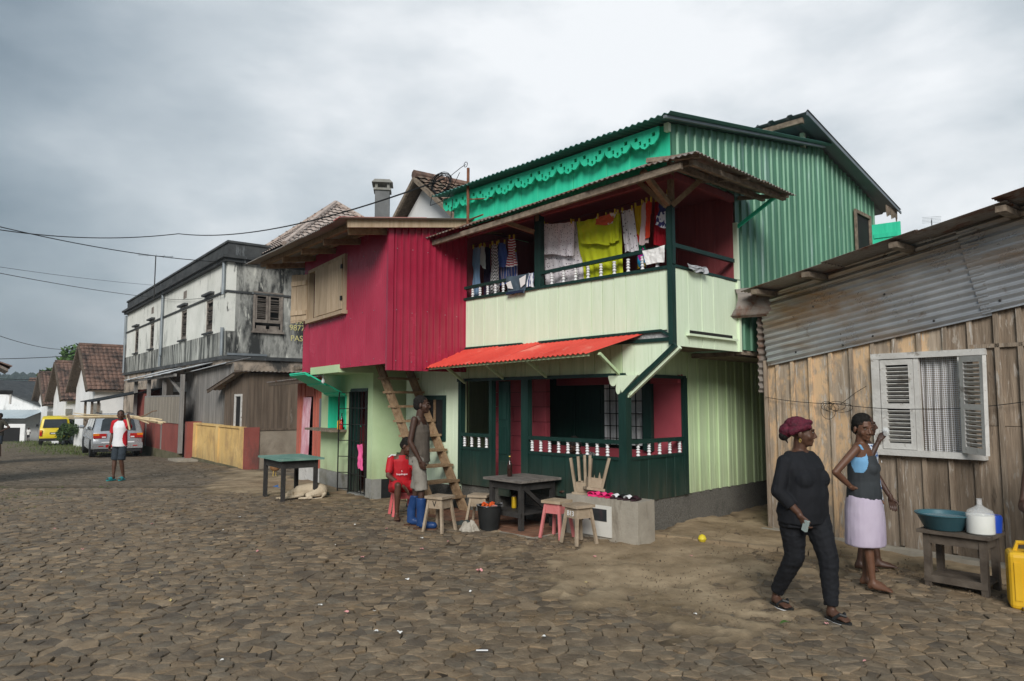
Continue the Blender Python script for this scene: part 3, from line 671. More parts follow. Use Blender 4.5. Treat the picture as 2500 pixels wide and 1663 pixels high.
M_BLK=mat('black_paint',(.012,.013,.013),(.022,.023,.023),rough=.5,scale=4,bump=.05)
M_IRON=mat('black_iron',(.015,.015,.015),(.03,.028,.026),rough=.5,scale=10,bump=.05,metal=.3)
M_PKF=mat('faded_pink_flashing',(.50,.16,.14),(.60,.24,.21),rough=.5,scale=3,bump=.05)
rh=rootat('corrugated_house','crimson corrugated house with raw timber shutters over a pale green shop','house',FS)
SY=3.4   # depth
# shop walls with window and door openings
wl=MB()
wl.box(-2.52,-2.07,0,.16,.36,2.30).box(-2.07,-1.13,0,.16,.36,1.16).box(-2.07,-1.13,0,.16,1.80,2.30).box(-1.13,-.90,0,.16,.36,2.30).box(-.90,-.12,0,.16,1.90,2.30).box(-.12,.10,0,.16,.36,2.30)
wl.build('front_wall',M_SHOP,rh)
MB().box(-.06,.10,.16,.70,.36,2.30).build('side_wall',M_SHOP,rh)
MB().box(-2.52,-2.36,.16,SY,-.3,2.3).box(-2.36,.0,SY-.1,SY,-.3,2.3).box(-.06,.0,.7,SY,-.3,2.3).build('rear_wall',M_MR,rh)
MB().box(-2.54,-.90,-.012,.17,-.3,.355).box(-.14,.112,-.012,.17,-.3,.37).build('skirting',M_GRY,rh)
MB().box(.0,.108,.17,.70,-.3,.365).build('skirting',M_BLK,rh)
MB().box(-.9,-.14,-.03,.2,-.3,.06).build('threshold',M_GRY,rh); MB().box(-2.36,-.06,.2,SY-.1,-.1,.05).build('shop_floor',M_OLD,rh)
MB().box(-1.36,.10,-.62,.0,2.17,2.30).build('beam',M_SHOP,rh)
MB().box(-2.6,2.0,-.58,SY,2.302,2.36).build('upper_floor',M_OLD,rh)
# window reveal, counter and flap
for a,b in ((-2.07,-2.045),(-1.155,-1.13)): MB().box(a,b,-.02,.17,1.17,1.80).build('reveal',M_TQ,rh)
MB().box(-2.045,-1.155,-.01,.16,1.775,1.80).build('reveal',M_TQ,rh)
planks(M_MR,rh,joints(-2.36,-.95,.2,.1),1.2,1.22,.1,2.2)
MB().beam((-2.04,.17,1.2),(-1.75,.55,1.2),.02,.02).build('shelf_bracket',M_TQ,rh)
s_=MB().box(0,.03,0,.20,1.18,1.79).build('inner_shutter',M_TQ,rh,loc=(-2.02,.17,0),rot=(0,0,R(-14)))
MB().box(-2.62,-1.10,-.30,.10,1.125,1.165).build('counter',M_OLD,rh)
fp=MB().box(0,.94,0,.86,-.012,.012).build('flap',M_TQ,rh,loc=(-2.05,-.03,1.81),rot=(R(180-27),0,0),label='turquoise hatch flap propped open above the shop window')
for y in (.06,.43,.80): MB().box(.0,.94,y-.04,y+.04,.013,.03).build('ledge',M_TQ,fp)
# grille door standing open and doorway grille
dg=MB()
for x in (-.86,-.70,-.54,-.38,-.22,-.16): dg.beam((x,.0,.08),(x,.0,1.88),.014,.014)
for z in np.linspace(.1,1.86,7): dg.beam((-.87,-.012,z),(-.15,-.012,z),.012,.012)
dg.build('door_grille',M_IRON,rh)
g2=MB(); g2.beam((-.90,-.03,.05),(-.90,-.03,1.86),.02,.02); g2.beam((-1.06,-.17,.05),(-1.06,-.17,1.86),.018,.018)
for z in np.linspace(.12,1.84,7): g2.beam((-.90,-.03,z),(-1.06,-.17,z),.014,.014)
g2.build('gate_leaf',M_IRON,rh)
MB().box(-.92,-.885,-.015,.17,.06,1.90).box(-.885,-.12,-.015,.05,1.87,1.915).build('door_frame',M_DG,rh)
# shelves with goods inside the doorway
for z in (.75,1.15,1.5): MB().box(-.8,-.02,.9,1.15,z,z+.03).build('shelf',M_TQ,rh)
# upper storey: crimson sheets, front then right side
ZB=2.235; XL,XR=-1.88,2.05
def front(x0,x1,z0,z1):
    n=max(1,round((x1-x0)/.85)); w=(x1-x0)/n
    for i in range(n):
        zt=z1 if z1<4.2 else z1
        MB().corr((x0+i*w,-.60-.003*(i%2),z0-rnd.uniform(0,.012)),(1,0,0),(0,0,1),w+(.02 if i<n-1 else 0),zt-z0,.076,.0125).build('wall_sheet',M_CR,rh,True)
front(XL,-1.47,ZB,4.44); front(-1.47,.36,ZB,3.18); front(-1.47,.36,4.10,4.38); front(.36,XR,ZB,4.30)
for i in range(3):
    MB().corr((XR+.008-.004*(i%2),-.60+.43*i,2.13),(0,1,0),(0,0,1),.44,1,.108,.028,'trap',top=lambda u,i=i:2.14+.14*(.43*i+u)).build('wall_sheet',M_CR,rh)
MB().box(XR-.02,XR+.035,-.635,-.55,2.13,4.27).build('corner_flashing',M_CR,rh)
MB().box(XL,XL+.03,-.6,SY,2.3,4.4).box(XL,XR,SY-.03,SY,2.3,4.7).build('rear_wall',M_CR,rh); MB().box(XL+.05,XR-.05,-.5,SY-.05,2.37,2.4).build('floor',M_OLD,rh)
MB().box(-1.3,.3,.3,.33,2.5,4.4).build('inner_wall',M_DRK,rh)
# window frame and shutters
MB().box(-1.50,-1.44,-.66,-.56,3.18,4.12).box(.32,.38,-.66,-.56,3.18,4.12).box(-1.44,.32,-.66,-.56,4.06,4.12).box(-1.50,.40,-.70,-.56,3.12,3.18).box(-1.12,-1.06,-.65,-.56,3.18,4.06).build('window_frame',M_NEWW,rh)
sr=MB().box(-1.05,.31,-.655,-.64,3.19,3.2).build('shutter',M_NEWW,rh)
jx=joints(-1.05,.315,.17,.1)
for a,b in zip(jx,jx[1:]): MB().box(a+.003,b-.003,-.675-rnd.uniform(0,.004),-.655,3.20+rnd.uniform(0,.01),4.05).build('plank',M_NEWW,sr)
for z in (3.35,3.88): MB().box(.27,.33,-.69,-.67,z,z+.07).build('hinge',M_IRON,sr)
sl_=MB().box(-.46,0,-.02,-.015,3.2,3.21).build('shutter',M_NEWW,rh,loc=(-1.50,-.66,0),rot=(0,0,R(22)))
for i in range(3): MB().box(-.46+.153*i+.003,-.46+.153*(i+1)-.003,-.012,.01,3.16+.01*i,4.08-.012*i).build('plank',M_NEWW,sl_)
for z in (3.30,3.86): MB().box(-.44,-.01,-.034,-.013,z,z+.085).build('ledge',M_NEWW,sl_)
# roof: sheets on purlins, eave far forward
zr_=lambda x,y:4.19+.046*(2.2-x)+.14*(y+1.42); SL=Vector((0,4.9,.686)); x0=-3.15; n=6; w=(2.22-x0)/n
for i in range(n):
    xa=x0+w*i; MB().corr((xa,-1.42+rnd.uniform(-.02,.02),zr_(xa,-1.42)+.006*(i%2)),(1,0,-.046),SL,w+.04,SL.length,.076,.010).build('roof_sheet',M_UND,rh,True)
for y in (-1.15,-.72,.2,1.6): MB().beam((-2.9,y,zr_(-2.9,y)-.055),(2.15,y,zr_(2.15,y)-.055),.06,.08).build('purlin',M_RAW,rh)
for x in (-2.4,-1.3,-.2,.9,1.95): MB().beam((x,-1.2,zr_(x,-1.2)-.14),(x,1.9,zr_(x,1.9)-.14),.05,.09).build('rafter',M_RAW,rh)
MB().beam((2.17,-1.3,zr_(2.17,-1.3)-.06),(2.17,2.2,zr_(2.17,2.2)-.06),.03,.11).build('verge_board',M_NEWW,rh)
MB().prism([(-1.44,zr_(2.2,-1.44)+.012),(-.1,zr_(2.2,-.1)+.012),(-.1,zr_(2.2,-.1)+.024),(-1.44,zr_(2.2,-1.44)+.024)],(2.0,0,0),(0,1,0),(0,0,1),(1,0,0),.24).build('verge_flashing',M_PKF,rh)
scr=MB().lathe([(.007,0),(.007,-.004),(.003,-.007)],n=6,axis='y').mesh('screw',M_ZNC); scr2=MB().lathe([(.007,0),(.007,.004),(.003,.007)],n=6,axis='x').mesh('screw',M_ZNC)
for z in (2.30,3.05,3.95):
    for x in np.arange(-1.75,2.0,.47):
        if -1.5<x<.4 and z>3.1: continue
        put('screw',scr,rh,(x+rnd.uniform(-.03,.03),-.614,z+rnd.uniform(-.03,.03)))
    for y in (-.5,-.25,.0,.3,.5): put('screw',scr2,rh,(XR+.04,y,z-.05+rnd.uniform(-.03,.03)))
# timber ladder stair under the overhang
ld=thing('ladder_stair','steep open timber ladder stair rising under the crimson house','stair')
def LP(t,s,dz=0): # t along the flight, s across
    a=GW(-2.88,-.10,.06); b=GW(-4.42,-.10,2.36)
    return a.lerp(b,t)+(FG.to_3x3()@Vector((0,-.55,0)))*s+Vector((0,0,dz))
for s in (0,1):
    MB().beam(LP(-.02,s),LP(1.0,s),.045,.15).build('stringer',M_RAW,ld)
for i in range(10):
    t=.09+i*.097; p,q=LP(t,-.10,.0),LP(t,1.10,.0); MB().beam(p,q,.22,.035,up=(0,0,1)).build('tread',M_RAW,ld)
    for s in (0,1): MB().beam(LP(t-.03,s,-.045),LP(t+.04,s,-.045),.06,.04).build('cleat',M_RAW,ld)
# bulb
bu=thing('light_bulb','white light bulb hanging below the pale green beam','bulb',SWP(-.99,-.50,2.17))
MB().lathe([(.014,0),(.016,-.05),(.012,-.055)],n=8).build('socket',M_WHT,bu,True)
MB().lathe([(.012,-.055),(.018,-.075),(.032,-.11),(.034,-.13),(.026,-.155),(.008,-.168)],n=12).build('glass',mat('bulb_glass',(.75,.75,.75),rough=.2,bump=0),bu,True)
# shop goods: bottles on the counter window
def bottle(label,p,h,r,m,mc,group=None,name='bottle',neck=.33):
    b=thing(name,label,'bottle',p,0,group)
    MB().lathe([(r*.9,0),(r,.01),(r,h*.55),(r*.85,h*.63),(r*neck,h*.78),(r*neck,h*.97)],n=12).build('glass',m,b,True)
    MB().lathe([(r*neck*1.15,h*.95),(r*neck*1.15,h),(r*.2,h)],n=10).build('cap',mc,b,True)
    return b
M_BRN=mat('brown_glass',(.022,.008,.006),(.035,.012,.008),rough=.12,bump=0,spec=.6); M_AMB=mat('amber_drink',(.75,.33,.02),(.85,.42,.04),rough=.15,bump=0,spec=.6); M_RDG=mat('red_drink',(.5,.03,.03),rough=.15,bump=0,spec=.6); M_GLD=mat('gold_cap',(.6,.42,.1),rough=.3,bump=0)
bottle('dark glass bottle standing at the back of the shop window',SWP(-1.50,.05,1.165),.30,.034,M_BRN,M_BLK)
bottle('amber drink bottle on the shop window counter',SWP(-1.40,-.04,1.165),.24,.033,M_AMB,M_GLD)
bottle('small red bottle beside the amber one on the shop counter',SWP(-1.30,-.03,1.165),.20,.03,M_RDG,M_WHT)
for k,(x,y,z) in enumerate(((-.62,.95,1.53),(-.5,.95,1.53),(-.38,.97,1.53),(-.55,.96,1.18),(-.35,.95,1.18))):
    tag(MB().lathe([(.035,0),(.04,.01),(.04,.13),(.03,.15),(.03,.16)],n=10).build('tin',M_WHT,None,True,loc=SWP(x,y,z)),'pale tin standing on the dark shelves inside the shop doorway','tin','tins on the shop shelves')
# ================================================================ weathered timber house at the right
M_GREYW=mat('bare_grey_boards',(.18,.138,.10),(.41,.33,.25),rough=.88,scale=2.2,stretch=(10,10,.8),bump=.5,bscale=8,rand=.2,stain=((.44,.31,.19),3,.60,.08,(2.2,2.2,.8)),stain2=((.46,.42,.37),6,.57,.06,(4,4,.6)),zst=((.07,.052,.036),.05,1.6,3,.9))
M_BARE=mat('brown_boards',(.15,.112,.078),(.34,.265,.195),rough=.88,scale=2.2,stretch=(10,10,.8),bump=.5,bscale=8,rand=.2,stain=((.38,.33,.275),5,.57,.07,(3.5,3.5,.7)),stain2=((.06,.045,.032),2.2,.60,.08,(2,2,.6)),zst=((.06,.045,.032),.05,1.6,3,.9))
M_OCH=mat('faded_ochre_boards',(.25,.195,.14),(.47,.385,.295),rough=.88,scale=2.4,stretch=(12,12,.7),bump=.5,bscale=9,rand=.14,stain=((.62,.43,.255),2.6,.475,.09,(1.8,1.8,.8)),stain2=((.50,.46,.40),6,.57,.06,(4,4,.6)),zst=((.085,.065,.045),.05,1.3,3,.9))
M_WPT=mat('flaking_white_paint',(.47,.46,.43),(.64,.63,.60),rough=.75,scale=5,bump=.3,bscale=30,stain=((.27,.245,.215),5,.56,.10,(1,1,1)),stain2=((.20,.18,.15),16,.62,.06,(1,1,1)))
M_GALV=mat('galvanised_sheet',(.42,.44,.46),(.60,.62,.64),rough=.30,scale=2.5,bump=.04,metal=.7,rand=.06,stain=((.40,.265,.15),.9,.46,.20,(.5,.5,2.2)),stain2=((.20,.12,.07),3.5,.62,.10,(1,1,1)))
M_NET=mat('net_curtain',(.55,.56,.57),(.75,.75,.76),rough=.9,scale=20,bump=.3,bscale=60)
wh=rootat('timber_house','weathered board house with galvanised sheet band and louvred window, right of the green house','house',FW)
zb=lambda x:2.085+.169*x
bj=[-.13,.02,.22,.46,.72,.97,1.22,1.46,1.72,1.98,2.22,2.46,2.66,2.92,3.15,3.4,3.65,3.9]
for i,(a,b) in enumerate(zip(bj,bj[1:])):
    c=(a+b)/2; m=M_OCH if c<1.25 else (M_GREYW if rnd.random()<.45 else M_BARE)
    if 1.24<c<2.28:
        board('plank',m,wh,a+.003,b-.003,0,.03,-.02,1.0); board('plank',M_OCH if c<2 else m,wh,a+.003,b-.003,0,.03,2.1,zb(c)+.15)
    else:
        if c>2.3: board('plank',m,wh,a+.003,b-.003,0+rnd.uniform(-.004,.004),.03,-.02,1.33); board('plank',M_BARE,wh,a+.003,b-.003,.002,.03,1.336,zb(c)+.15)
        else: board('plank',m,wh,a+.003,b-.003,rnd.uniform(-.004,.004),.03,-.02,zb(c)+.15)
for x in bj[1:]:
    if 1.2<x<2.3:
        MB().box(x-.022,x+.022,-.028,-.004,2.12,zb(x)+.02).build('batten',M_GREYW,wh); MB().box(x-.022,x+.022,-.028,-.004,0,.98).build('batten',M_BARE,wh)
    else: MB().box(x-.022,x+.022,-.03,-.005,-.02,zb(x)+.02).build('batten',M_GREYW if x>.9 else M_OCH,wh)
MB().box(-.17,-.13,-.04,.06,-.05,zb(-.13)+.05).build('corner_post',M_GREYW,wh)
MB().box(2.2,2.72,-.03,-.006,2.13,2.17).build('rail',M_GREYW,wh)
MB().box(-.2,4.0,-.16,.02,-.35,-.02).build('foundation_ledge',M_CON,wh)
MB().box(-.15,-.12,.06,5,-.3,2.9).prism([(-.12,-.3),(4,-.3),(4,3.55),(-.12,2.9)],(0,.09,0),(1,0,0),(0,0,1),(0,1,0),.05).box(-.12,4,4.97,5,-.3,2.9).box(3.97,4,.14,4.97,-.3,2.9).build('wall_backing',M_BARE,wh)
# galvanised band: ridges run along the wall, rising to the right
d=Vector((1,0,.165)).normalized()
def band(x0,x1,z0,z1,sk,y):
    n=Vector((0,0,1)); MB().corr((x0,y,zb(x0)-.03+z0),Vector((sk,0,1)),d,(z1-z0),(x1-x0)*1.013,.078,.0135,ns=8).build('wall_sheet',M_GALV,wh,True)
band(-.10,2.44,0,.98,-.10,-.045); band(2.36,4.0,0.02,.99,-.22,-.058)
for x,z in ((.3,2.2),(.9,2.25),(1.25,2.33),(1.9,2.45),(2.52,2.60),(1.4,2.8),(.55,2.75)): MB().lathe([(.001,-.012),(.012,-.004),(.014,0)],n=8,axis='y').build('roof_nail',M_IRON,wh,loc=(x,-.058,z))
# dark gap under the eave, roof sheets and rafter ends
zr=lambda x:3.01+.178*x
MB().prism([(-.1,2.9),(4,2.9+.175*4.1),(4,3.1+.178*4),(-.1,3.08)],(0,.02,0),(1,0,0),(0,0,1),(0,1,0),.02).build('gable_board',M_BARE,wh)
for i,(a,b) in enumerate(((-.16,.95),(.92,1.95),(1.92,2.75),(2.66,4.0))):
    o=.035 if i==3 else .0; U=Vector((0,1.7,.02)); Vv=Vector((b-a,0,.178*(b-a)))
    MB().corr((a,-.52-.03*(i%2)-(.05 if i==3 else 0),zr(a)+.008*(i%2)+o),U,Vv,U.length,Vv.length,.076,.010).build('roof_sheet',M_RUST,wh,True)
MB().prism([(-.16,2.93),(4,3.60),(4,3.64),(-.16,2.97)],(0,1.15,0),(1,0,0),(0,0,1),(0,1,0),4).build('rear_roof',M_RUST,wh)
for x in (.02,.70,1.70,2.70,3.5): MB().beam((x,-.50,zr(x)-.055),(x,1.0,zr(x)-.035),.09,.06).build('rafter',M_OLD,wh)
MB().beam((-.1,-.02,zr(-.1)-.12),(4,-.02,zr(4)-.12),.05,.06).build('wall_plate',M_BARE,wh)
# curled rusty sheet at the left end and edge of the side sheet
def curl(u,v):
    a=R(-150+250*u); return (-.40+.10*math.cos(a)*1.2+.40*v,-.42+.12*math.sin(a)*.6+.62*v,2.86+.19*math.sin(a)+.05*v+.012*math.sin(u*46))
MB().grid(curl,60,4,.004).build('curled_sheet',M_RUST,wh,True)
MB().corr((-.23,-.06,1.70),(0,0,1),(.25,.5,0),1.35,.55,.09,.018).build('side_sheet',M_RUST,wh,True)
# window
fr=MB().box(1.215,1.30,-.06,.0,1.05,2.06).box(1.215,2.36,-.065,0,2.06,2.125).box(1.24,2.32,-.09,.0,.985,1.05).box(1.665,1.715,-.05,0,1.05,2.06).box(2.10,2.15,-.05,.0,1.05,2.06).build('window_frame',M_WPT,wh)
def louvre(x0,x1,parent,name='shutter',loc=(0,0,0),rot=(0,0,0)):
    s=MB().box(x0,x0+.06,-.02,.02,1.055,2.05).box(x1-.05,x1,-.02,.02,1.055,2.05).box(x0+.06,x1-.05,-.02,.02,1.055,1.12).box(x0+.06,x1-.05,-.02,.02,1.50,1.56).box(x0+.06,x1-.05,-.02,.02,1.99,2.05).build(name,M_WPT,parent,loc=loc,rot=rot)
    sm=MB().box(x0+.06,x1-.05,-.022,.022,-.004,.004).mesh('slat',M_WPT)
    for z0,z1 in ((1.13,1.49),(1.57,1.98)):
        for z in np.arange(z0+.02,z1,.045): put('slat',sm,s,(0,0,z),(R(-38+rnd.uniform(-6,6)),0,0))
    return s
louvre(1.31,1.66,wh,loc=(0,-.035,0)); louvre(0,.36,wh,loc=(2.11,-.07,0),rot=(0,R(1.5),R(-38)))
MB().box(1.30,1.67,.04,.05,1.05,2.06).box(1.715,2.1,.12,.13,1.05,2.06).build('dark_backing',M_DRK,wh)
cu=MB()
def hexnet():
    m=bpy.data.materials.new('net_curtain'); m.use_nodes=True; t=m.node_tree; b=t.nodes['Principled BSDF']; N=t.nodes.new; L=t.links.new
    b.inputs['Base Color'].default_value=(.62,.63,.64,1); b.inputs['Roughness'].default_value=.9
    u=N('ShaderNodeUVMap'); mp=N('ShaderNodeMapping'); mp.inputs['Scale'].default_value=(26,46,1); L(u.outputs[0],mp.inputs[0])
    v=N('ShaderNodeTexVoronoi'); v.feature='DISTANCE_TO_EDGE'; v.inputs['Scale'].default_value=1; v.inputs['Randomness'].default_value=.15; L(mp.outputs[0],v.inputs[0])
    r=N('ShaderNodeMapRange'); r.inputs[1].default_value=.10; r.inputs[2].default_value=.16; r.inputs[3].default_value=1; r.inputs[4].default_value=.12; L(v.outputs['Distance'],r.inputs[0]); L(r.outputs[0],b.inputs['Alpha'])
    return m
def uvgrid(o,nu,nv):
    me=o.data; uv=me.uv_layers.new(name='uv'); 
    for p in me.polygons:
        for li in p.loop_indices:
            k=me.loops[li].vertex_index; uv.data[li].uv=((k//(nv+1))/nu,(k%(nv+1))/nv)
cu=MB().grid(lambda u,v:(1.71+.40*u,.035+.022*math.sin(u*33+.6*math.sin(v*5))*(.5+.5*(1-v)),1.045+1.015*v),60,8).build('net_curtain',hexnet(),wh,True)
uvgrid(cu,60,8)
# wire along the wall
def cable(name,label,pts,r,m,sag=0,n=24):
    P=[]
    for a,b in zip(pts,pts[1:]):
        a,b=Vector(a),Vector(b)
        for i in range(n): t=i/n; P.append(a.lerp(b,t)-Vector((0,0,sag*4*t*(1-t))))
    P.append(Vector(pts[-1])); return tag(MB().tube(P,r,5).build(name,m,None,True),label,'cable')
M_CAB=mat('black_cable',(.012,.012,.012),rough=.6,bump=0)
wp=[WWP(-.14,-.06,1.64),WWP(.78,-.07,1.555),WWP(1.75,-.13,1.50),WWP(2.65,-.06,1.575),WWP(3.9,-.06,1.75)]
wr_=cable('wall_wire','thin dark wire strung across the board house and its window',wp,.004,M_CAB,.02)
kn=MB()
for k in range(4):
    c=WWP(.68+.06*k,-.075,1.53-.02*(k%2)); kn.tube([c+FW.to_3x3()@Vector((.07*math.cos(t)*(1+.3*k%2),0,.055*math.sin(t)-.03*k*0)) for t in np.linspace(0,6.2,14)],.003,4)
kn.tube([WWP(.70+.09*math.cos(t),-.08,1.47+.10*math.sin(t)) for t in np.linspace(0,6.28,18)],.003,4); kn.tube([WWP(.85,-.07,1.55),WWP(1.02,-.06,1.68),WWP(1.15,-.05,1.76)],.003,4)
kn.build('wire_knot',M_CAB,wr_)
# ================================================================ mould-stained colonial building
BK=(.022,.023,.022)
M_COL=mat('mouldy_white_plaster',(.62,.63,.57),(.80,.80,.74),rough=.9,scale=.8,bump=.15,bscale=12,stain=((.25,.26,.24),.6,.55,.14,(1.5,1.5,.5)),stain2=(BK,1.3,.60,.07,(2.5,2.5,.5)))
M_COLS=mat('streaked_plaster',(.40,.41,.37),(.55,.55,.50),rough=.9,scale=1.,bump=.2,bscale=12,stain=((.08,.085,.078),1.1,.42,.18,(4,4,.35)),stain2=(BK,.8,.50,.13,(3,3,.4)))
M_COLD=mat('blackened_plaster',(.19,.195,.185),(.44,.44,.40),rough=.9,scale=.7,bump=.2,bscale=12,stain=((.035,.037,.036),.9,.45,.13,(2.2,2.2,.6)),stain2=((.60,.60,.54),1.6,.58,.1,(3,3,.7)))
M_PAR=mat('blackened_parapet',(.03,.032,.033),(.085,.09,.09),rough=.9,scale=2,bump=.25,bscale=10,stain=((.24,.26,.27),1.2,.60,.12,(3,3,.5)))
M_PATCH=mat('patched_lower_plaster',(.30,.235,.175),(.52,.44,.36),rough=.9,scale=1.,bump=.3,bscale=8,stain=((.05,.048,.044),.8,.48,.14,(1,1,1)),stain2=((.60,.59,.56),1.1,.60,.08,(1,1,1)))
M_SHUT=mat('grey_brown_shutter',(.12,.10,.085),(.28,.245,.21),rough=.9,scale=4,bump=.3,rand=.15)
M_TIN=mat('pale_tin_sheet',(.50,.52,.53),(.70,.72,.73),rough=.5,scale=2,bump=.05,metal=.2,rand=.1,stain=((.22,.16,.11),1.5,.60,.12,(1,1,1)))
M_SLATE=mat('grey_plank',(.12,.115,.107),(.29,.275,.255),rough=.9,scale=1.2,stretch=(8,8,.6),bump=.4,bscale=6,rand=.16,stain=((.36,.36,.35),1.3,.60,.08,(3,3,.5)))
M_SHK=mat('dark_shack_boards',(.07,.052,.038),(.17,.13,.097),rough=.9,scale=1.4,stretch=(8,8,.5),bump=.4,bscale=6,rand=.2,stain=((.30,.28,.25),1.6,.63,.08,(4,4,.6)))
M_REDW=mat('dull_red_wall',(.20,.055,.045),(.29,.085,.068),rough=.85,scale=1.2,bump=.2,stain=((.12,.06,.05),1.4,.52,.2,(1,1,.5)),stain2=((.30,.18,.15),4,.64,.08,(1,1,1)))
M_YEL=mat('ochre_yellow_wall',(.62,.40,.14),(.74,.52,.22),rough=.85,scale=1.2,bump=.2,stain=((.45,.29,.13),1.6,.50,.15,(1,1,.7)),stain2=((.30,.22,.13),5,.64,.06,(1,1,1)),zst=((.16,.13,.08),-.4,.25,3,1.))
M_MOSS=mat('mossy_base',(.07,.07,.035),(.16,.14,.09),rough=.95,scale=2,bump=.3)
kh=rootat('colonial_building','long two storey plaster building blackened with mould behind the yellow wall','building',FK)
LX=-19.7; DY=8.2
MB().box(LX,0,0,DY,-.5,3.60).build('lower_wall',M_PATCH,kh)
# upper front wall built round its window openings
WX=[(-17.1,-16.1),(-13.15,-12.2),(-6.74,-5.75),(-2.78,-1.8)]; WZ=(4.68,5.95)
xs=[LX]+[v for w_ in WX for v in w_]+[0]
fw=MB()
for a,b in zip(xs[::2],xs[1::2]): fw.box(a,b,0,.3,4.58,7.1)
for a,b in WX: fw.box(a,b,0,.3,4.58,WZ[0]); fw.box(a,b,0,.3,WZ[1],7.1)
fw.build('front_wall',M_COL,kh)
MB().box(LX,.012,-.012,.28,3.62,4.575).build('streaked_band',M_COLS,kh)
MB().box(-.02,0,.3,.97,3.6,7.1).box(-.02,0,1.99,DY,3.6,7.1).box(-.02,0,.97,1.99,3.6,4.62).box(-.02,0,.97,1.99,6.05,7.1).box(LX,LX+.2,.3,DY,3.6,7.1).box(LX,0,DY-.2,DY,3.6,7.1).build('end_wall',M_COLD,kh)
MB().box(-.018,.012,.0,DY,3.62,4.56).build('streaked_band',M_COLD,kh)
for z0,z1,p,m in ((3.55,3.68,.10,M_PAR),(5.98,6.05,.05,M_PAR),(7.08,7.20,.16,M_PAR),(7.20,7.30,.26,M_PAR),(7.30,7.80,.02,M_PAR),(7.78,7.86,.07,M_PAR)):
    MB().box(LX-p,p,-p,.4,z0,z1).box(-.4,p,.4,DY,z0,z1).build('moulding' if z1<7.3 or z1>7.8 else 'parapet',m,kh)
MB().box(LX,0,.4,DY,7.1,7.25).build('flat_roof',M_PAR,kh)
def slats(x0,x1,z0,z1,parent,n,loc=(0,0,0),rot=(0,0,0)):
    s=MB().box(x0,x0+.07,-.02,.03,z0,z1).box(x1-.07,x1,-.02,.03,z0,z1).box(x0+.07,x1-.07,-.02,.03,z0,z0+.12).box(x0+.07,x1-.07,-.02,.03,z1-.09,z1).build('shutter',M_SHUT,parent,loc=loc,rot=rot)
    me=MB().box(x0+.07,x1-.07,-.03,.03,-.006,.006).mesh('slat',M_SHUT)
    for i in range(n):
        if rnd.random()<.1: continue
        put('slat',me,s,(0,.0,z0+.14+(z1-z0-.26)*i/n),(R(-35+rnd.uniform(-9,9)),rnd.uniform(-.02,.02),0))
    return s
for a,b in WX:
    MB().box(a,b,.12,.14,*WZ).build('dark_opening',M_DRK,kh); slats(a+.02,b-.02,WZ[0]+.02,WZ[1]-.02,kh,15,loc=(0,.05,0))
    MB().box(a-.15,b+.15,-.10,.0,WZ[0]-.06,WZ[0]).build('sill',M_PAR,kh); MB().box(a-.15,b+.15,-.16,.0,6.12,6.20).build('hood',M_PAR,kh)
for x in (-12.75,-6.2): MB().box(x-.25,x+.3,-.005,.05,6.45,6.78).build('vent',M_SHUT,kh)
wE=MB().box(-.015,.035,.93,1.0,4.62,6.1).box(-.015,.035,1.96,2.03,4.62,6.1).box(-.015,.035,1.0,1.96,6.03,6.1).box(-.01,.12,.90,2.08,4.56,4.63).build('window',M_SHUT,kh)
MB().box(-.35,-.33,.9,2.1,4.6,6.1).build('dark_opening',M_DRK,wE)
for a,b in ((1.0,1.47),(1.49,1.96)): slats(a,b,4.95,6.02,kh,13,loc=(0,0,0),rot=(0,0,R(90)))
for a,b in ((1.0,1.47),(1.49,1.96)):
    MB().box(-.01,.02,a,b,4.64,4.72).box(-.01,.02,a+.06,b-.06,4.72,4.84).build('shutter_panel',M_SHUT,wE)
for x,z0,z1 in ((-10.1,4.2,7.1),(-.22,5.9,7.1),(-.16,3.7,4.7),(-19.6,3.7,7.0),(-10.2,3.7,4.2)):
    MB().tube([(x,-.09,z0),(x,-.09,z1)],.06,8).build('downpipe',M_ZNC,kh,True)
MB().box(.02,.12,.05,1.45,3.70,3.78).build('ledge',M_ZNC,kh)
M_TXT=mat('yellow_letter_paint',(.55,.50,.20),(.66,.61,.30),rough=.8,scale=12,bump=0)
def text3d(s,size,m,name='lettering',ext=.002):
    c=bpy.data.curves.new(name,'FONT'); c.body=s; c.size=size; c.extrude=ext; c.align_x='LEFT'
    o=bpy.data.objects.new(name,c); COL.objects.link(o); dg_=bpy.context.evaluated_depsgraph_get(); me=bpy.data.meshes.new_from_object(o.evaluated_get(dg_)); bpy.data.objects.remove(o); me.materials.clear(); me.materials.append(m); me.name=name; return me
for s,y,z,sz in (('AFRI',2.44,5.0,.22),('9877',2.30,4.74,.30),('PAST',2.35,4.34,.30)):
    o=put('lettering',text3d(s,sz,M_TXT),kh,(.016,y,z),(R(90),0,R(90)))
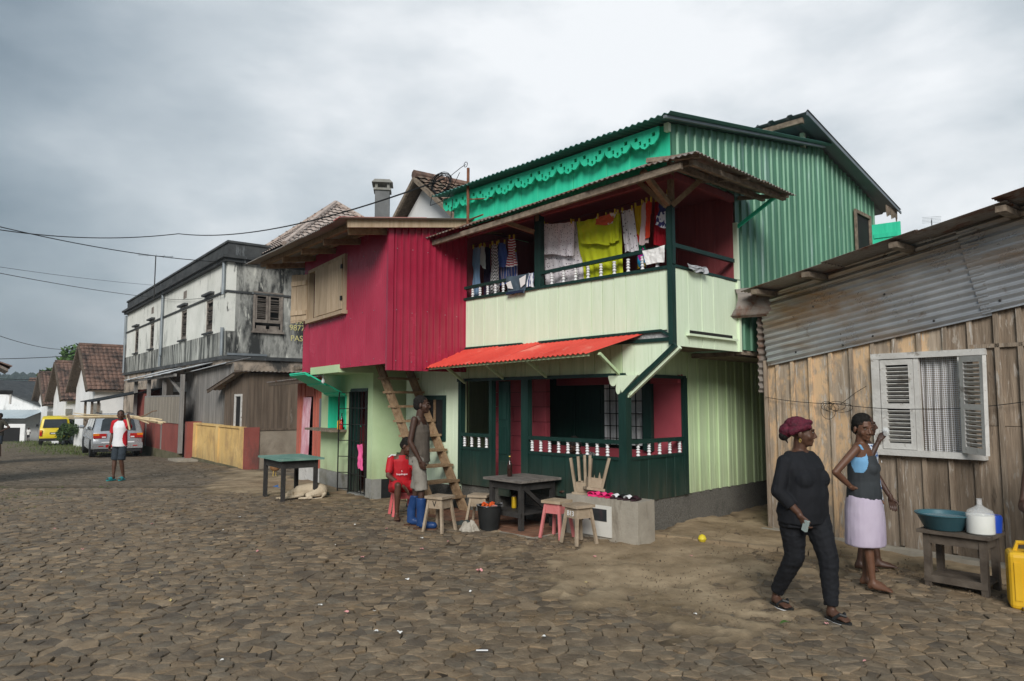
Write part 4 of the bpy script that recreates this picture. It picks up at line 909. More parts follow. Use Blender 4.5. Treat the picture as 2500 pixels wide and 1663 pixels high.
# porch on the street side
pr=rootat('tin_roofed_porch','tin roofed timber porch on a dull red wall against the stained building','porch',FK)
for i in range(6):
    xa=-10.8+i*1.55; U=Vector((1.6,0,.01)); Vv=Vector((0,1.5,.42+.02*(i%2)))
    MB().corr((xa,-1.45,3.02+.03*(i%3)),U,Vv,U.length,Vv.length,.13,.016).build('roof_sheet',M_TIN,pr,True)
MB().beam((-10.6,-1.3,2.97),(-1.4,-1.3,3.0),.08,.1).build('beam',M_SLATE,pr)
for x in (-9.8,-6.95,-4.05,-1.2): MB().beam((x,-1.1,.2 if x>-7.5 else -.3),(x,-1.1,3.02),.13,.13,up=(0,1,0)).build('post',M_SLATE,pr)
MB().beam((-3.6,-1.08,3.05),(-1.3,-1.1,2.35),.08,.08).build('brace',M_SLATE,pr)
MB().box(-7.45,-1.25,-1.16,-1.0,-.5,.2).build('base',M_MOSS,pr); MB().box(-7.45,-1.25,-1.14,-1.0,.2,1.30).build('red_wall',M_REDW,pr)
planks(mat('bleached_slat',(.19,.165,.13),(.33,.295,.245),rough=.9,scale=1.5,stretch=VS,bump=.3,rand=.15),pr,joints(-7.4,-1.3,.16,.1),-1.17,-1.145,1.25,2.22,name='slat')
MB().box(-7.4,-1.3,-1.16,-1.06,2.225,2.28).build('rail',M_SLATE,pr)
MB().box(-7.0,-1.3,-.15,-.1,1.3,3.1).build('shade_wall',M_SHK,pr); MB().box(-6.6,-3.4,-.22,-.16,2.45,2.85).build('pale_board',M_WPT,pr)
MB().box(-10.6,-9.9,-1.0,-.05,-.4,2.6).box(-9.6,-8.9,-.9,-.8,-.4,2.4).build('side_wall',M_REDW,pr)
# grey plank bay and dark base
gb_=rootat('plank_bay','grey weathered plank bay between the tin porch and the dark shack','shed',FK)
planks(M_SLATE,gb_,joints(-3.1,2.75,.36,.2),-.52,-.48,1.1,lambda x:3.2+.03*x)
MB().box(-3.1,2.75,-.47,-.02,-.4,3.05).build('lining',M_SHK,gb_); MB().box(-1.0,-.72,-1.0,-.5,-.4,1.33).build('pier',M_REDW,gb_)
MB().corr((-3.2,-.75,3.10),(1,0,.03),(0,1,.25),6.,.8,.13,.016).build('roof_sheet',M_TIN,gb_,True); MB().box(-1.1,.3,-1.5,-.84,-.5,.06).build('step',M_CON,gb_)
# yellow wall
yw=rootat('yard_wall','ochre yellow plastered yard wall with pilasters and moss along its foot','wall',FK)
MB().box(-.72,4.9,-.76,-.6,.10,1.24).build('body',M_YEL,yw); MB().box(-.72,4.9,-.80,-.58,1.241,1.30).build('coping',M_YEL,yw)
for a,b in ((-.72,-.36),(2.1,2.38),(4.55,4.92)): MB().box(a,b,-.80,-.757,.02,1.24).build('pilaster',M_YEL,yw)
MB().box(-.8,4.6,-.83,-.6,-.5,.10).build('footing',M_MOSS,yw)
MB().box(4.90,5.03,-.78,-.36,-.4,1.29).build('red_end',M_REDW,yw)
# dark shack
sk=rootat('board_shack','dark brown board shack with a rusty lid roof behind the yellow wall','shed',FK)
fz=lambda x:2.45+.17*(x-2.6)
planks(M_SHK,sk,joints(2.6,3.72,.3,.2),-.70,-.66,1.2,lambda x:fz(x)+.1); planks(M_SHK,sk,joints(4.42,5.0,.3,.2),-.70,-.66,1.2,lambda x:fz(x)+.1)
board('plank',M_SHK,sk,3.72,4.42,-.70,-.66,2.26,2.8)
w=MB().box(3.72,3.80,-.73,-.66,1.27,2.27).box(4.34,4.42,-.73,-.66,1.27,2.27).box(3.80,4.34,-.73,-.66,2.2,2.27).build('window_frame',M_WPT,sk); MB().box(3.8,4.34,-.69,-.67,1.25,2.2).build('pane',M_DRK,w)
planks_side(M_SHK,sk,4.98,5.02,joints(-.7,2.6,.42,.25),1.2,2.88)
MB().box(4.93,5.0,-.35,2.6,-.4,1.19).build('base_wall',mat('grey_render',(.20,.165,.125),(.33,.285,.225),rough=.9,scale=1.2,bump=.2,stain=((.12,.09,.065),1,.52,.2,(1,1,1))),sk); MB().box(5.0,5.03,-.35,2.6,1.19,1.24).build('ledge',M_SHK,sk)
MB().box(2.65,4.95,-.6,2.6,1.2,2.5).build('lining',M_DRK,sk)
MB().corr((1.55,-1.0,2.42),(0,1,0),(1,0,.17),3.6,3.0,.13,.014).build('roof_sheet',M_RUST,sk,True); MB().corr((4.3,-.98,2.905),(0,1,0),(1,0,.02),3.6,.95,.13,.014).build('roof_sheet',M_RUST,sk,True)
MB().prism([(1.6,2.32),(4.4,2.80),(4.4,2.88),(1.6,2.40)],(0,-.98,0),(1,0,0),(0,0,1),(0,1,0),.03).build('verge_board',M_SHK,sk)
MB().beam((5.02,1.0,2.95),(5.0,3.2,4.4),.06,.06).build('pole',M_OLD,sk)
# salmon plank house beside the shop
M_SAL=mat('salmon_boards',(.40,.115,.08),(.52,.165,.12),rough=.8,scale=1.6,stretch=VS,bump=.25,rand=.1,stain=((.25,.085,.06),2,.58,.15,(4,4,.6)),stain2=((.5,.42,.38),4,.70,.06,(3,3,.7)))
ph=rootat('salmon_house','narrow salmon pink board house squeezed beside the green shop','house',FS)
planks(M_SAL,ph,[-5.75,-5.45,-5.12],.5,.53,.2,2.2); planks(M_SAL,ph,joints(-4.48,-2.6,.2,.1),.5,.53,.2,2.25); board('plank',M_SAL,ph,-5.12,-4.48,.5,.53,1.80,2.2)
for x in (-5.45,-5.14,-4.46,-4.28,-4.1,-3.92): MB().box(x-.02,x+.02,.475,.499,.2,2.2).build('batten',M_SAL,ph)
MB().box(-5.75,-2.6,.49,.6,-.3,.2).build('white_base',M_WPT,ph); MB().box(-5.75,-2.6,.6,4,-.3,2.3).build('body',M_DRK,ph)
MB().corr((-6.7,.0,2.16),(1,0,.01),(0,1,.1),4.2,4.2,.13,.014).build('roof_sheet',M_RUST,ph,True); MB().beam((-6.6,.05,2.1),(-3.9,.05,2.12),.05,.07).build('eave_beam',M_SHK,ph)
board('plank',M_ZNC,ph,-3.95,-3.72,.44,.47,1.1,1.75)
M_CUR=mat('pink_gingham_curtain',(.40,.13,.17),(.62,.45,.50),rough=.9,scale=5,stretch=(3,3,.5),bump=.1)
tag(MB().grid(lambda u,v:tuple(SWP(-5.08+.56*u-.16*(1-v)+.02*math.sin(v*7),.44+.03*math.sin(u*19),.28+1.50*v)),30,8,.004).build('door_curtain',M_CUR,None,True),'faded pink and white curtain hanging in the salmon house doorway','curtain')
# ================================================================ roofs behind, barns, far buildings, hills, trees
M_TILE=mat('terracotta_tile',(.13,.078,.058),(.25,.155,.118),rough=.9,scale=6,bump=.3,stain=((.055,.042,.036),1.3,.45,.16,(1,1,1)),stain2=((.32,.21,.16),4,.60,.08,(1,1,1)))
M_TILEG=mat('bleached_tile',(.30,.235,.20),(.52,.44,.385),rough=.9,scale=5,bump=.3,stain=((.13,.10,.085),2.5,.56,.12,(1,1,1)),stain2=((.42,.19,.12),2,.62,.1,(1,1,1)))
M_TILEM=mat('mossy_tile',(.13,.08,.055),(.30,.20,.145),rough=.9,scale=6,bump=.3,stain=((.085,.075,.055),2.2,.46,.16,(1,1,1)),stain2=((.34,.13,.075),3,.60,.08,(1,1,1)))
M_LIME=mat('limewashed_wall',(.72,.73,.72),(.84,.84,.83),rough=.9,scale=1.2,bump=.2,stain=((.30,.30,.29),.8,.58,.16,(1,1,.6)),stain2=((.12,.12,.115),1.4,.68,.08,(2,2,.5)))
def tiles(o,U,V,Lu,Lv,pitch=.22,row=.3,amp=.035,lim=None,ns=4):
    """rows of half-round clay tiles, each row lifted over the one below"""
    o,U,V=Vector(o),Vector(U).normalized(),Vector(V).normalized(); Nn=U.cross(V); t=MB(); nr=int(Lv/row); r=random.Random(5)
    if Nn.z<0: Nn=-Nn
    for k in range(nr):
        v0=k*row; a,b=lim(v0/Lv) if lim else (0,Lu)
        if b-a<pitch: continue
        n=max(1,int((b-a)/pitch)*ns); jit=[r.uniform(-.012,.012) for _ in range(n//ns+2)]
        def fn(u,v):
            x=a+(b-a)*u; c=int(u*n/ns+1e-6)
            return o+U*x+V*(v0+(row*1.15)*v+jit[c]*(1-v))+Nn*(amp*abs(math.sin(x/pitch*math.pi))+.045*(1-v)+.01)
        t.grid(fn,n,1)
    return t
def barn(px,py,zr,label,n,base):
    F=frame((px+.682*2.3,py-.731*2.3),43,0); b=rootat('tiled_barn',label,'barn',F); b['group']='whitewashed barns along the street'
    ze=zr-2.45; MB().box(-4.6,0,0,11,base-1,ze).build('wall',M_LIME,b)
    MB().prism([(-4.6,ze),(0,ze),(-2.3,zr-.08)],(0,0,0),(1,0,0),(0,0,1),(0,1,0),.3).build('gable',M_LIME,b)
    s=Vector((2.3,0,2.45)).normalized(); Ls=3.36
    for sg in (1,-1):
        o=(.30,-.42,ze-.22) if sg==1 else (-4.90,-.42,ze-.22)
        V_=Vector((-2.6*sg,0,2.67)); tiles(o,(0,1,0),V_,11.6,V_.length,.24,.31,.04).build('roof_tiles',M_TILE,b,kind='stuff')
        MB().prism([(0,0),(11.6,0),(11.6,3.7),(0,3.7)],Vector(o)+Vector((0,0,-.05)),(0,1,0),V_.normalized(),V_.normalized().cross(Vector((0,1,0)))*.001+Vector((0,0,-1)),.04).build('roof_deck',M_SHK,b)
        MB().beam(Vector(o)+Vector((0,-.05,-.06)),Vector(o)+Vector((0,-.05,-.06))+V_,.1,.16).build('barge_board',M_SHK,b)
    MB().tube([(-2.3,-.45,zr+.02),(-2.3,10.9,zr+.02)],.13,8).build('ridge_tiles',M_TILE,b)
    for k in range(6): MB().box(-.35 if k%2 else -.25,.03,-.03,.3 if k%2 else .4,base+k*.42,base+k*.42+.40).build('quoin',M_GRY,b)
    MB().box(-2.0,-1.2,-.02,.02,base-.3,base+1.7).build('door',M_SHK,b)
    return b
barn(-25.2,41.5,5.0,'nearest whitewashed barn with tall steep tiled roof beside the stained building',1,-.9)
barn(-31.7,49.4,4.45,'second whitewashed tiled barn from the stained building',2,-1.3)
barn(-39.0,58.6,4.08,'third whitewashed tiled barn from the stained building',3,-1.6)
barn(-46.2,68.,3.85,'farthest whitewashed tiled barn, narrowest in view before the hill',4,-1.9)
# white gabled house with clay tiles behind the crimson house
F=frame((-2.2,17.35),36); g=rootat('gabled_house','white gabled house with mossy clay tiles behind the crimson house','house',F)
MB().box(-2.9,2.9,0,9,-.2,5.2).build('wall',M_LIME,g); MB().prism([(-2.9,5.2),(2.9,5.2),(0,7.15)],(0,0,0),(1,0,0),(0,0,1),(0,1,0),.3).build('gable',M_LIME,g)
for sg in (1,-1):
    o=Vector((3.35*sg,-.28,4.97)); V_=Vector((-3.35*sg,0,2.36)); tiles(o,(0,1,0),V_,9.8,V_.length,.2,.27,.035).build('roof_tiles',M_TILEM,g,kind='stuff')
    MB().prism([(0,0),(9.8,0),(9.8,4.08),(0,4.08)],o+Vector((0,0,-.05)),(0,1,0),V_.normalized(),(0,0,-1),.04).build('roof_deck',M_SHK,g)
    for k in range(1): MB().beam(o+Vector((0,-.04+.22*k,-.09)),o+Vector((0,-.04+.22*k,-.09))+V_,.06,.10).build('rafter',M_SHK if k else M_OLD,g)
MB().tube([(0,-.33,7.36),(0,9.2,7.36)],.12,8).build('ridge_tiles',M_TILE,g)
MB().tube([(-.35+.45*math.cos(t),-.02,5.75+.38*math.sin(t)) for t in np.linspace(0,math.pi,12)],.02,5).build('stain_arc',M_GRY,g)
# chimney
ch=thing('chimney','grey rendered chimney with a slab cap behind the crimson roof','chimney',(-3.02,16.0,0),R(8))
MB().box(-.165,.165,-.165,.165,3,6.55).build('stack',mat('grey_render_dark',(.085,.09,.09),(.17,.175,.175),rough=.9,scale=2,bump=.15,stain=((.05,.05,.05),1.5,.55,.2,(1,1,.5))),ch); MB().box(-.20,.20,-.20,.20,6.551,6.60).build('collar',M_GRY,ch)
for a,b in ((-1,-1),(1,-1),(1,1),(-1,1)): MB().box(a*.135-.03,a*.135+.03,b*.135-.03,b*.135+.03,6.601,6.72).build('cap_leg',M_GRY,ch)
MB().prism([(-.24,6.72),(.24,6.72),(.17,6.79),(-.17,6.79)],(0,-.24,0),(1,0,0),(0,0,1),(0,1,0),.48).build('cap',M_GRY,ch)
# pyramid tile roof standing above the parapet of the stained building
hc=Vector((-1.0,4.5,0)); ze=7.45
def hip(c0,c1,top):
    c0,c1,r0=[Vector(c) for c in (c0,c1,top)]; U=(c1-c0).normalized(); a=(r0-c0).dot(U); ft=c0+U*a; V_=r0-ft; Lu=(c1-c0).length
    tiles(c0,U,V_,Lu,V_.length,.24,.28,.04,lim=lambda t:(a*t,Lu+(a-Lu)*t)).build('roof_tiles',M_TILEG,kh,kind='stuff')
    MB().add([c0-Vector((0,0,.03)),c1-Vector((0,0,.03)),r0-Vector((0,0,.03))],[(0,1,2)]).build('roof_deck',M_SHK,kh)
CR=[hc+Vector((x*3.3,y*3.3,ze)) for x,y in ((-1,-1),(1,-1),(1,1),(-1,1))]; tp=hc+Vector((0,0,10.2))
for i in range(4): hip(CR[i],CR[(i+1)%4],tp); MB().tube([CR[i]+Vector((0,0,.05)),tp+Vector((0,0,.08))],.11,6).build('hip_tiles',M_TILEG,kh)
# dark canopy shed by the silver car
cs=thing('open_canopy','low black tin canopy on timber posts behind the silver minivan','canopy',(-19.2,33.5,gz(33.5)),R(-52))
MB().corr((-1.4,-1.0,2.35),(1,0,0),(0,1,.22),4.6,3.,.13,.02).build('roof_sheet',M_BLK,cs,True)
for x,y in ((-1.2,-.8),(1.0,-.8),(2.9,-.8),(-1.2,1.7),(2.9,1.7)): MB().beam((x,y,0),(x,y,2.4),.1,.1,up=(0,1,0)).build('post',M_OLD,cs)
MB().beam((-1.3,-.8,1.5),(3.,-.8,1.6),.05,.06).build('rail',M_OLD,cs); MB().box(-1.2,2.9,1.72,1.76,0,2.3).build('back_wall',M_BLK,cs); MB().box(.2,1.6,-.6,.1,1.0,1.35).build('pink_bundle',M_CUR,cs)
# far white shed with pale blue lean-to
fs=thing('white_shed','white gabled shed with a pale blue tin lean-to at the end of the street','shed',(-42.5,60,gz(60)),R(-4))
MB().prism([(-9,0),(2.6,0),(2.6,3.0),(-3.2,5.0),(-9,3.0)],(0,0,0),(1,0,0),(0,0,1),(0,1,0),7).build('wall',M_LIME,fs)
for sg in (1,-1):
    p=Vector((-3.2+6.3*sg,-.4,2.75)); V_=Vector((-6.3*sg,0,2.35)); MB().prism([(0,0),(7.8,0),(7.8,6.75),(0,6.75)],p,(0,1,0),V_.normalized(),(0,0,1),.12).build('roof_slope',M_PAR,fs)
MB().corr((-7,-2.4,1.95),(1,0,0),(0,1,.28),10,2.45,.3,.03,'trap').build('lean_to_roof',mat('pale_blue_tin',(.42,.50,.54),(.55,.62,.65),rough=.5,scale=1,bump=.03,metal=.1),fs)
MB().box(-7,3,-2.3,-2.2,-.8,1.5).build('lean_to_wall',M_LIME,fs); MB().box(-1.2,2.6,-2.34,-2.31,-.5,1.2).build('dark_opening',M_DRK,fs)
# eaves of the house at the left edge
lh=thing('left_house','house at the left edge showing only the rusty corner of its tiled eave','house',(-11.45,16.0,0),R(128))
MB().box(.3,1.6,.6,2.0,-.5,2.45).build('wall',M_LIME,lh)
tiles((-.1,0,2.42),(1,0,0),(0,1,.55),1.8,1.9,.22,.3,.035).build('roof_tiles',M_TILE,lh,kind='stuff'); MB().prism([(-.08,2.36),(1.7,2.36),(1.7,2.42),(-.08,2.42)],(0,.04,0),(1,0,0),(0,0,1),(0,1,.55),1.7).build('roof_deck',M_RUST,lh)
l2=thing('porch_roof','dark flat porch roof jutting in at the left edge','porch',(-15.62,22,gz(22)),R(128))
MB().box(0,2.2,0,1.4,2.22,2.33).build('roof_slab',M_BLK,l2); MB().tube([(.05,.05,1.9),(.05,.05,2.22)],.03,8).build('gutter_pipe',M_WPT,l2,True); MB().box(.9,2.1,.7,1.35,-.3,2.22).build('wall',M_LIME,l2)
# hills with forest
M_HILL=mat('forest_hill',(.010,.022,.016),(.028,.048,.030),rough=.95,scale=.05,bump=0)
def hz(x,y):
    d=max(0,min(1,(y-260)/160)); return gz(120)-3+d*(20+9*mnoise.noise((x*.006,y*.004,1.))+4*mnoise.noise((x*.02,y*.012,4.)))
hm=MB().grid(lambda u,v:(-900+1700*u,230+420*v,hz(-900+1700*u,230+420*v)),120,30); hil=hm.build('hills',M_HILL,None,True,kind='structure')
fo=MB(); r=random.Random(4)
ICO=[(0,0,1)]+[(.9*math.cos(a),.9*math.sin(a),.35) for a in np.linspace(0,5.03,5)]+[(.85*math.cos(a),.85*math.sin(a),-.5) for a in np.linspace(.6,5.63,5)]
for _ in range(6500):
    x=r.uniform(-420,-120); y=r.uniform(280,430); z=hz(x,y); s=r.uniform(1.3,2.8)*(1 if r.random()>.05 else 1.6)
    k=len(fo.v); fo.v+= [(x+p[0]*s*r.uniform(.7,1.2),y+p[1]*s,z+s*.6+p[2]*s*r.uniform(.8,1.3)) for p in ICO]
    fo.f+=[(k,k+1+i,k+1+(i+1)%5) for i in range(5)]+[(k+1+i,k+6+i,k+1+(i+1)%5) for i in range(5)]+[(k+1+(i+1)%5,k+6+i,k+6+(i+1)%5) for i in range(5)]
fo.build('hill_forest',M_HILL,None,kind='stuff',label='dark forest covering the hill at the far left')
# trees
M_LEAF=mat('tree_leaf',(.035,.085,.018),(.09,.165,.035),rough=.6,scale=1.5,bump=0); M_LEAFD=mat('dark_leaf',(.020,.045,.012),(.055,.095,.025),rough=.6,scale=1.5,bump=0); M_BARK=mat('bark',(.07,.055,.04),(.15,.12,.09),rough=.9,scale=5,bump=.3)
def tree(name,label,loc,h,r_,zc,n,ls,m,seed,cat='tree',flat=.7,group=None):
    r=random.Random(seed); t=thing(name,label,cat,loc,0,group); tr=MB(); tips=[]
    tr.tube([(0,0,-.3),(.05*h*.2,0,zc*.5),(0,.02*h,zc)],[.035*h*.5,.028*h*.5,.02*h*.5],7)
    for k in range(9):
        a=r.uniform(0,6.28); e=r.uniform(.15,1.1); d=Vector((math.cos(a)*math.cos(e),math.sin(a)*math.cos(e),math.sin(e)*flat)); p=d*r_*r.uniform(.55,.95)+Vector((0,0,zc)); tips.append(p)
        tr.tube([(0,.01*h,zc*.75),Vector((0,0,zc*.85)).lerp(p,.5)+Vector((0,0,.05*h)),p],[.012*h,.008*h,.003*h],5)
    tr.build('trunk',M_BARK,t,True); lf=MB()
    cl=[(p+Vector((r.gauss(0,.2),r.gauss(0,.2),r.gauss(0,.15)))*r_*.5,r_*r.uniform(.22,.45)) for p in tips for _ in range(2)]
    for i in range(n):
        c,s=cl[i%len(cl)]; d=Vector((r.gauss(0,1),r.gauss(0,1),r.gauss(0,.8))).normalized()*s*r.uniform(.5,1)**.5; p=c+d
        u=Vector((r.gauss(0,1),r.gauss(0,1),r.gauss(0,.5))).normalized(); v=u.cross(Vector((r.gauss(0,1),r.gauss(0,1),r.gauss(0,1)))).normalized(); q=ls*r.uniform(.6,1.3)
        lf.add([p-u*q,p+v*q*.45,p+u*q,p-v*q*.45],[(0,1,2,3)])
    me=bpy.data.meshes.new('crown'); me.from_pydata(lf.v,[],lf.f); me.materials.append(m); put('crown',me,t); return t
tree('leafy_tree','broad leafy tree rising behind the barn roofs at left',(-36.6,60.5,-2),8,2.6,6.3,2400,.26,M_LEAF,1)
tree('leafy_tree','sparse bright green tree behind the second barn roof',(-46.6,72,-2.2),8,1.9,5.9,700,.30,M_LEAF,2)
tree('leafy_tree','tree crown showing over the end of the stained building',(-26.0,46.5,-2.4),8,1.5,6.6,900,.2,M_LEAF,3)
for k,(x,y,z,r_) in enumerate(((-26.7,43.6,.45,1.1),(-27.9,45.9,.55,1.2),(-25.7,42.6,.3,.9))):
    tree('bush',('dense dark bush between the yellow van and the silver minivan','taller dark bush behind the yellow van','low bush beside the silver minivan canopy')[k],(x,y,gz(y)),1.2,r_,.55,2200,.09,M_LEAFD,10+k,'bush',.9)
# antennas
def antenna(label,loc,h,rz,s=1.):
    a=thing('tv_antenna',label,'antenna',loc,rz); MB().tube([(0,0,0),(0,0,h)],.018*s,6).build('mast',M_IRON,a); MB().tube([(-.55*s,0,h-.02),(.55*s,0,h+.04)],.010*s,5).build('boom',M_ZNC,a)
    for k in range(5): MB().tube([(-.5*s+.25*s*k,-.32*s,h),(-.5*s+.25*s*k,.32*s,h+.02)],.007*s,4).build('element',M_ZNC,a)
    return a
antenna('thin television antenna on the stained building roof',(-16.13,31.3,6.3),1.95,R(30),1.3)
antenna('small television antenna behind the rear eave of the green house',GW(1.3,8.3,3.5),1.72,R(60),.5)
# power wires and the pole on the green house
po=thing('cable_pole','rusty pole with a black cable coil at the corner of the turquoise attic','pole',GW(-2.72,-.2,4.36),RG)
M_RPOLE=mat('rusted_pole',(.14,.055,.03),(.24,.10,.055),rough=.8,scale=9,bump=.2)
MB().tube([(0,0,0),(0,0,.87)],.022,8).build('mast',M_RPOLE,po,True); MB().tube([(0,0,.06),(.45,-.1,.04)],.012,6).build('arm',M_RPOLE,po); MB().tube([(0,0,.38),(.42,.12,.34)],.01,6).build('arm',M_RPOLE,po)
co=MB()
for k in range(7):
    rr=.20+.012*(k%4); oy=.015*k; co.tube([(-.72+rr*math.cos(t)*1.05+.03*math.sin(k),oy,.80+rr*.72*math.sin(t)+.012*math.cos(k*2)) for t in np.linspace(0,6.3,26)],.006,4)
co.tube([(-.5,.03,.85),(-.2,.02,.93),(-.06,0,.94)],.005,4); co.tube([(-.06+.04*math.cos(t),0,.94+.04*math.sin(t)) for t in np.linspace(0,6.3,12)],.005,4); co.tube([(-.95,.05,.68),(-1.0,.05,.5),(-.55,.03,.5),(-.2,.0,.85)],.006,4)
co.build('cable_coil',M_CAB,po)
tip=GW(-3.3,-.2,5.2)
def at(px,py,Y):
    u=(px-1250)/1712; v=(831.5-py)/1712; c,s=math.cos(.087),math.sin(.087); r=Vector((u,c-v*s,s+v*c)); return Vector((0,0,1.68))+r*(Y/r.y)
cable('power_wire','thick black power wire sagging from the left to the cable coil',[(-15.6,18,6.6),(-10.4,21.5,6.9),tip],.014,M_CAB,.35)
cable('power_wire','power wire dropping from the upper left to the corner of the stained building',[(-14.8,17.2,6.55),FK@Vector((-.3,-.1,7.1))],.014,M_CAB,.25)
cable('power_wire','lower thin wire running to the stained building facade',[(-14,16,5.08),FK@Vector((-10,-.1,6.9)),FK@Vector((-.1,-.1,5.9))],.010,M_CAB,.12)
cable('power_wire','thin wire just above the lower one reaching the stained building parapet',[(-14,16,5.12),FK@Vector((-9,-.2,7.35))],.006,M_CAB,.1)
cable('power_wire','wire slanting down to the gable of the nearest barn',[(-16.2,18.5,4.55),(-25.3,41.,4.75)],.012,M_CAB,.5)
cable('power_wire','level wire passing behind the barn roofs at left',[(-50,58,5.3),(-36,58,5.5)],.03,M_CAB,.2)
cable('power_wire','lowest wire passing behind the barn roofs at left',[(-50,62,4.0),(-38,62,3.7)],.03,M_CAB,.2)
cable('service_wire','thin wire looping from the turquoise eave to the crimson wall',[GW(-3.15,-.15,4.85),GW(-3.3,-.1,4.35),GW(-3.6,-.4,4.1),SWP(2.08,-.2,4.05)],.006,M_CAB,.08)
# ================================================================ vehicles
M_TYRE=mat('tyre',(.015,.015,.015),(.03,.03,.03),rough=.85,bump=.1); M_RIM=mat('alloy_rim',(.45,.46,.48),rough=.3,bump=0,metal=.8)
M_GLASS=mat('car_glass',(.02,.024,.026),(.04,.045,.05),rough=.06,bump=0,spec=.8); M_SILV=mat('silver_paint',(.42,.44,.46),(.50,.52,.54),rough=.28,bump=0,metal=.55,spec=.5); M_VYEL=mat('yellow_van_paint',(.62,.46,.01),(.72,.56,.02),rough=.35,bump=0,spec=.5,stain=((.35,.25,.05),3,.68,.1,(1,1,1)))
M_TAIL=mat('red_tail_lens',(.42,.015,.012),rough=.15,bump=0,spec=.6); M_AMBL=mat('amber_lens',(.75,.22,.02),rough=.15,bump=0,spec=.6); M_PLATE=mat('number_plate',(.06,.06,.06),rough=.5,bump=0); M_BUMP=mat('black_bumper',(.015,.015,.016),(.028,.028,.03),rough=.6,bump=.05)
def wheel(parent,p,r,w):
    """p wheel centre; axle along x"""
    ty=MB().lathe([(r*.62,-w/2),(r*.92,-w/2),(r,-w*.35),(r,w*.35),(r*.92,w/2),(r*.62,w/2)],n=24,axis='x').build('wheel',M_TYRE,parent,True,loc=p)
    rm=MB().lathe([(.02,-w*.42),(r*.2,-w*.46),(r*.55,-w*.36),(r*.64,-w*.5),(r*.64,w*.5),(r*.55,w*.36),(r*.2,w*.46),(.02,w*.42)],n=20,axis='x').build('rim',M_RIM,ty,True)
def car(root,prof,W,roofW,m,nz=10):
    """body lofted across the width: prof = side outline (y along the car, rear at 0; z), narrowing above the waist"""
    zs=[p[1] for p in prof]; zw=.95
    def half(z): return W/2*(1-.02*max(0,(.45-z)/.45)) if z<zw else W/2-(W/2-roofW/2)*((z-zw)/(max(zs)-zw))**1.15
    t=MB(); n=len(prof); secs=[]
    for f in (-1,-.93,-.6,0,.6,.93,1):
        row=[]
        for y,z in prof:
            k=1 if abs(f)<.99 else 1; inset=.0 if abs(f)<.95 else .0
            cx_=half(z)*f; yy=y
            edge=(abs(f)**6)*.07; cy=.5*(max(p[0] for p in prof)); yy=y+(edge if y<cy else -edge); zz=z-(abs(f)**8)*.05*(1 if z>1.3 else 0)
            row.append((cx_,yy,zz))
        secs.append(row)
    k=len(secs); V=[v for s in secs for v in s]; F=[]
    for a in range(k-1):
        for i in range(n): F.append((a*n+i,a*n+(i+1)%n,(a+1)*n+(i+1)%n,(a+1)*n+i))
    F.append(tuple(range(n))); F.append(tuple((k-1)*n+i for i in reversed(range(n))))
    t.add(V,F); b=t.build('body',m,root,True,ang=50)
    mod=b.modifiers.new('bevel','BEVEL'); mod.width=.03; mod.segments=2; mod.limit_method='ANGLE'; mod.angle_limit=R(40)
    return half
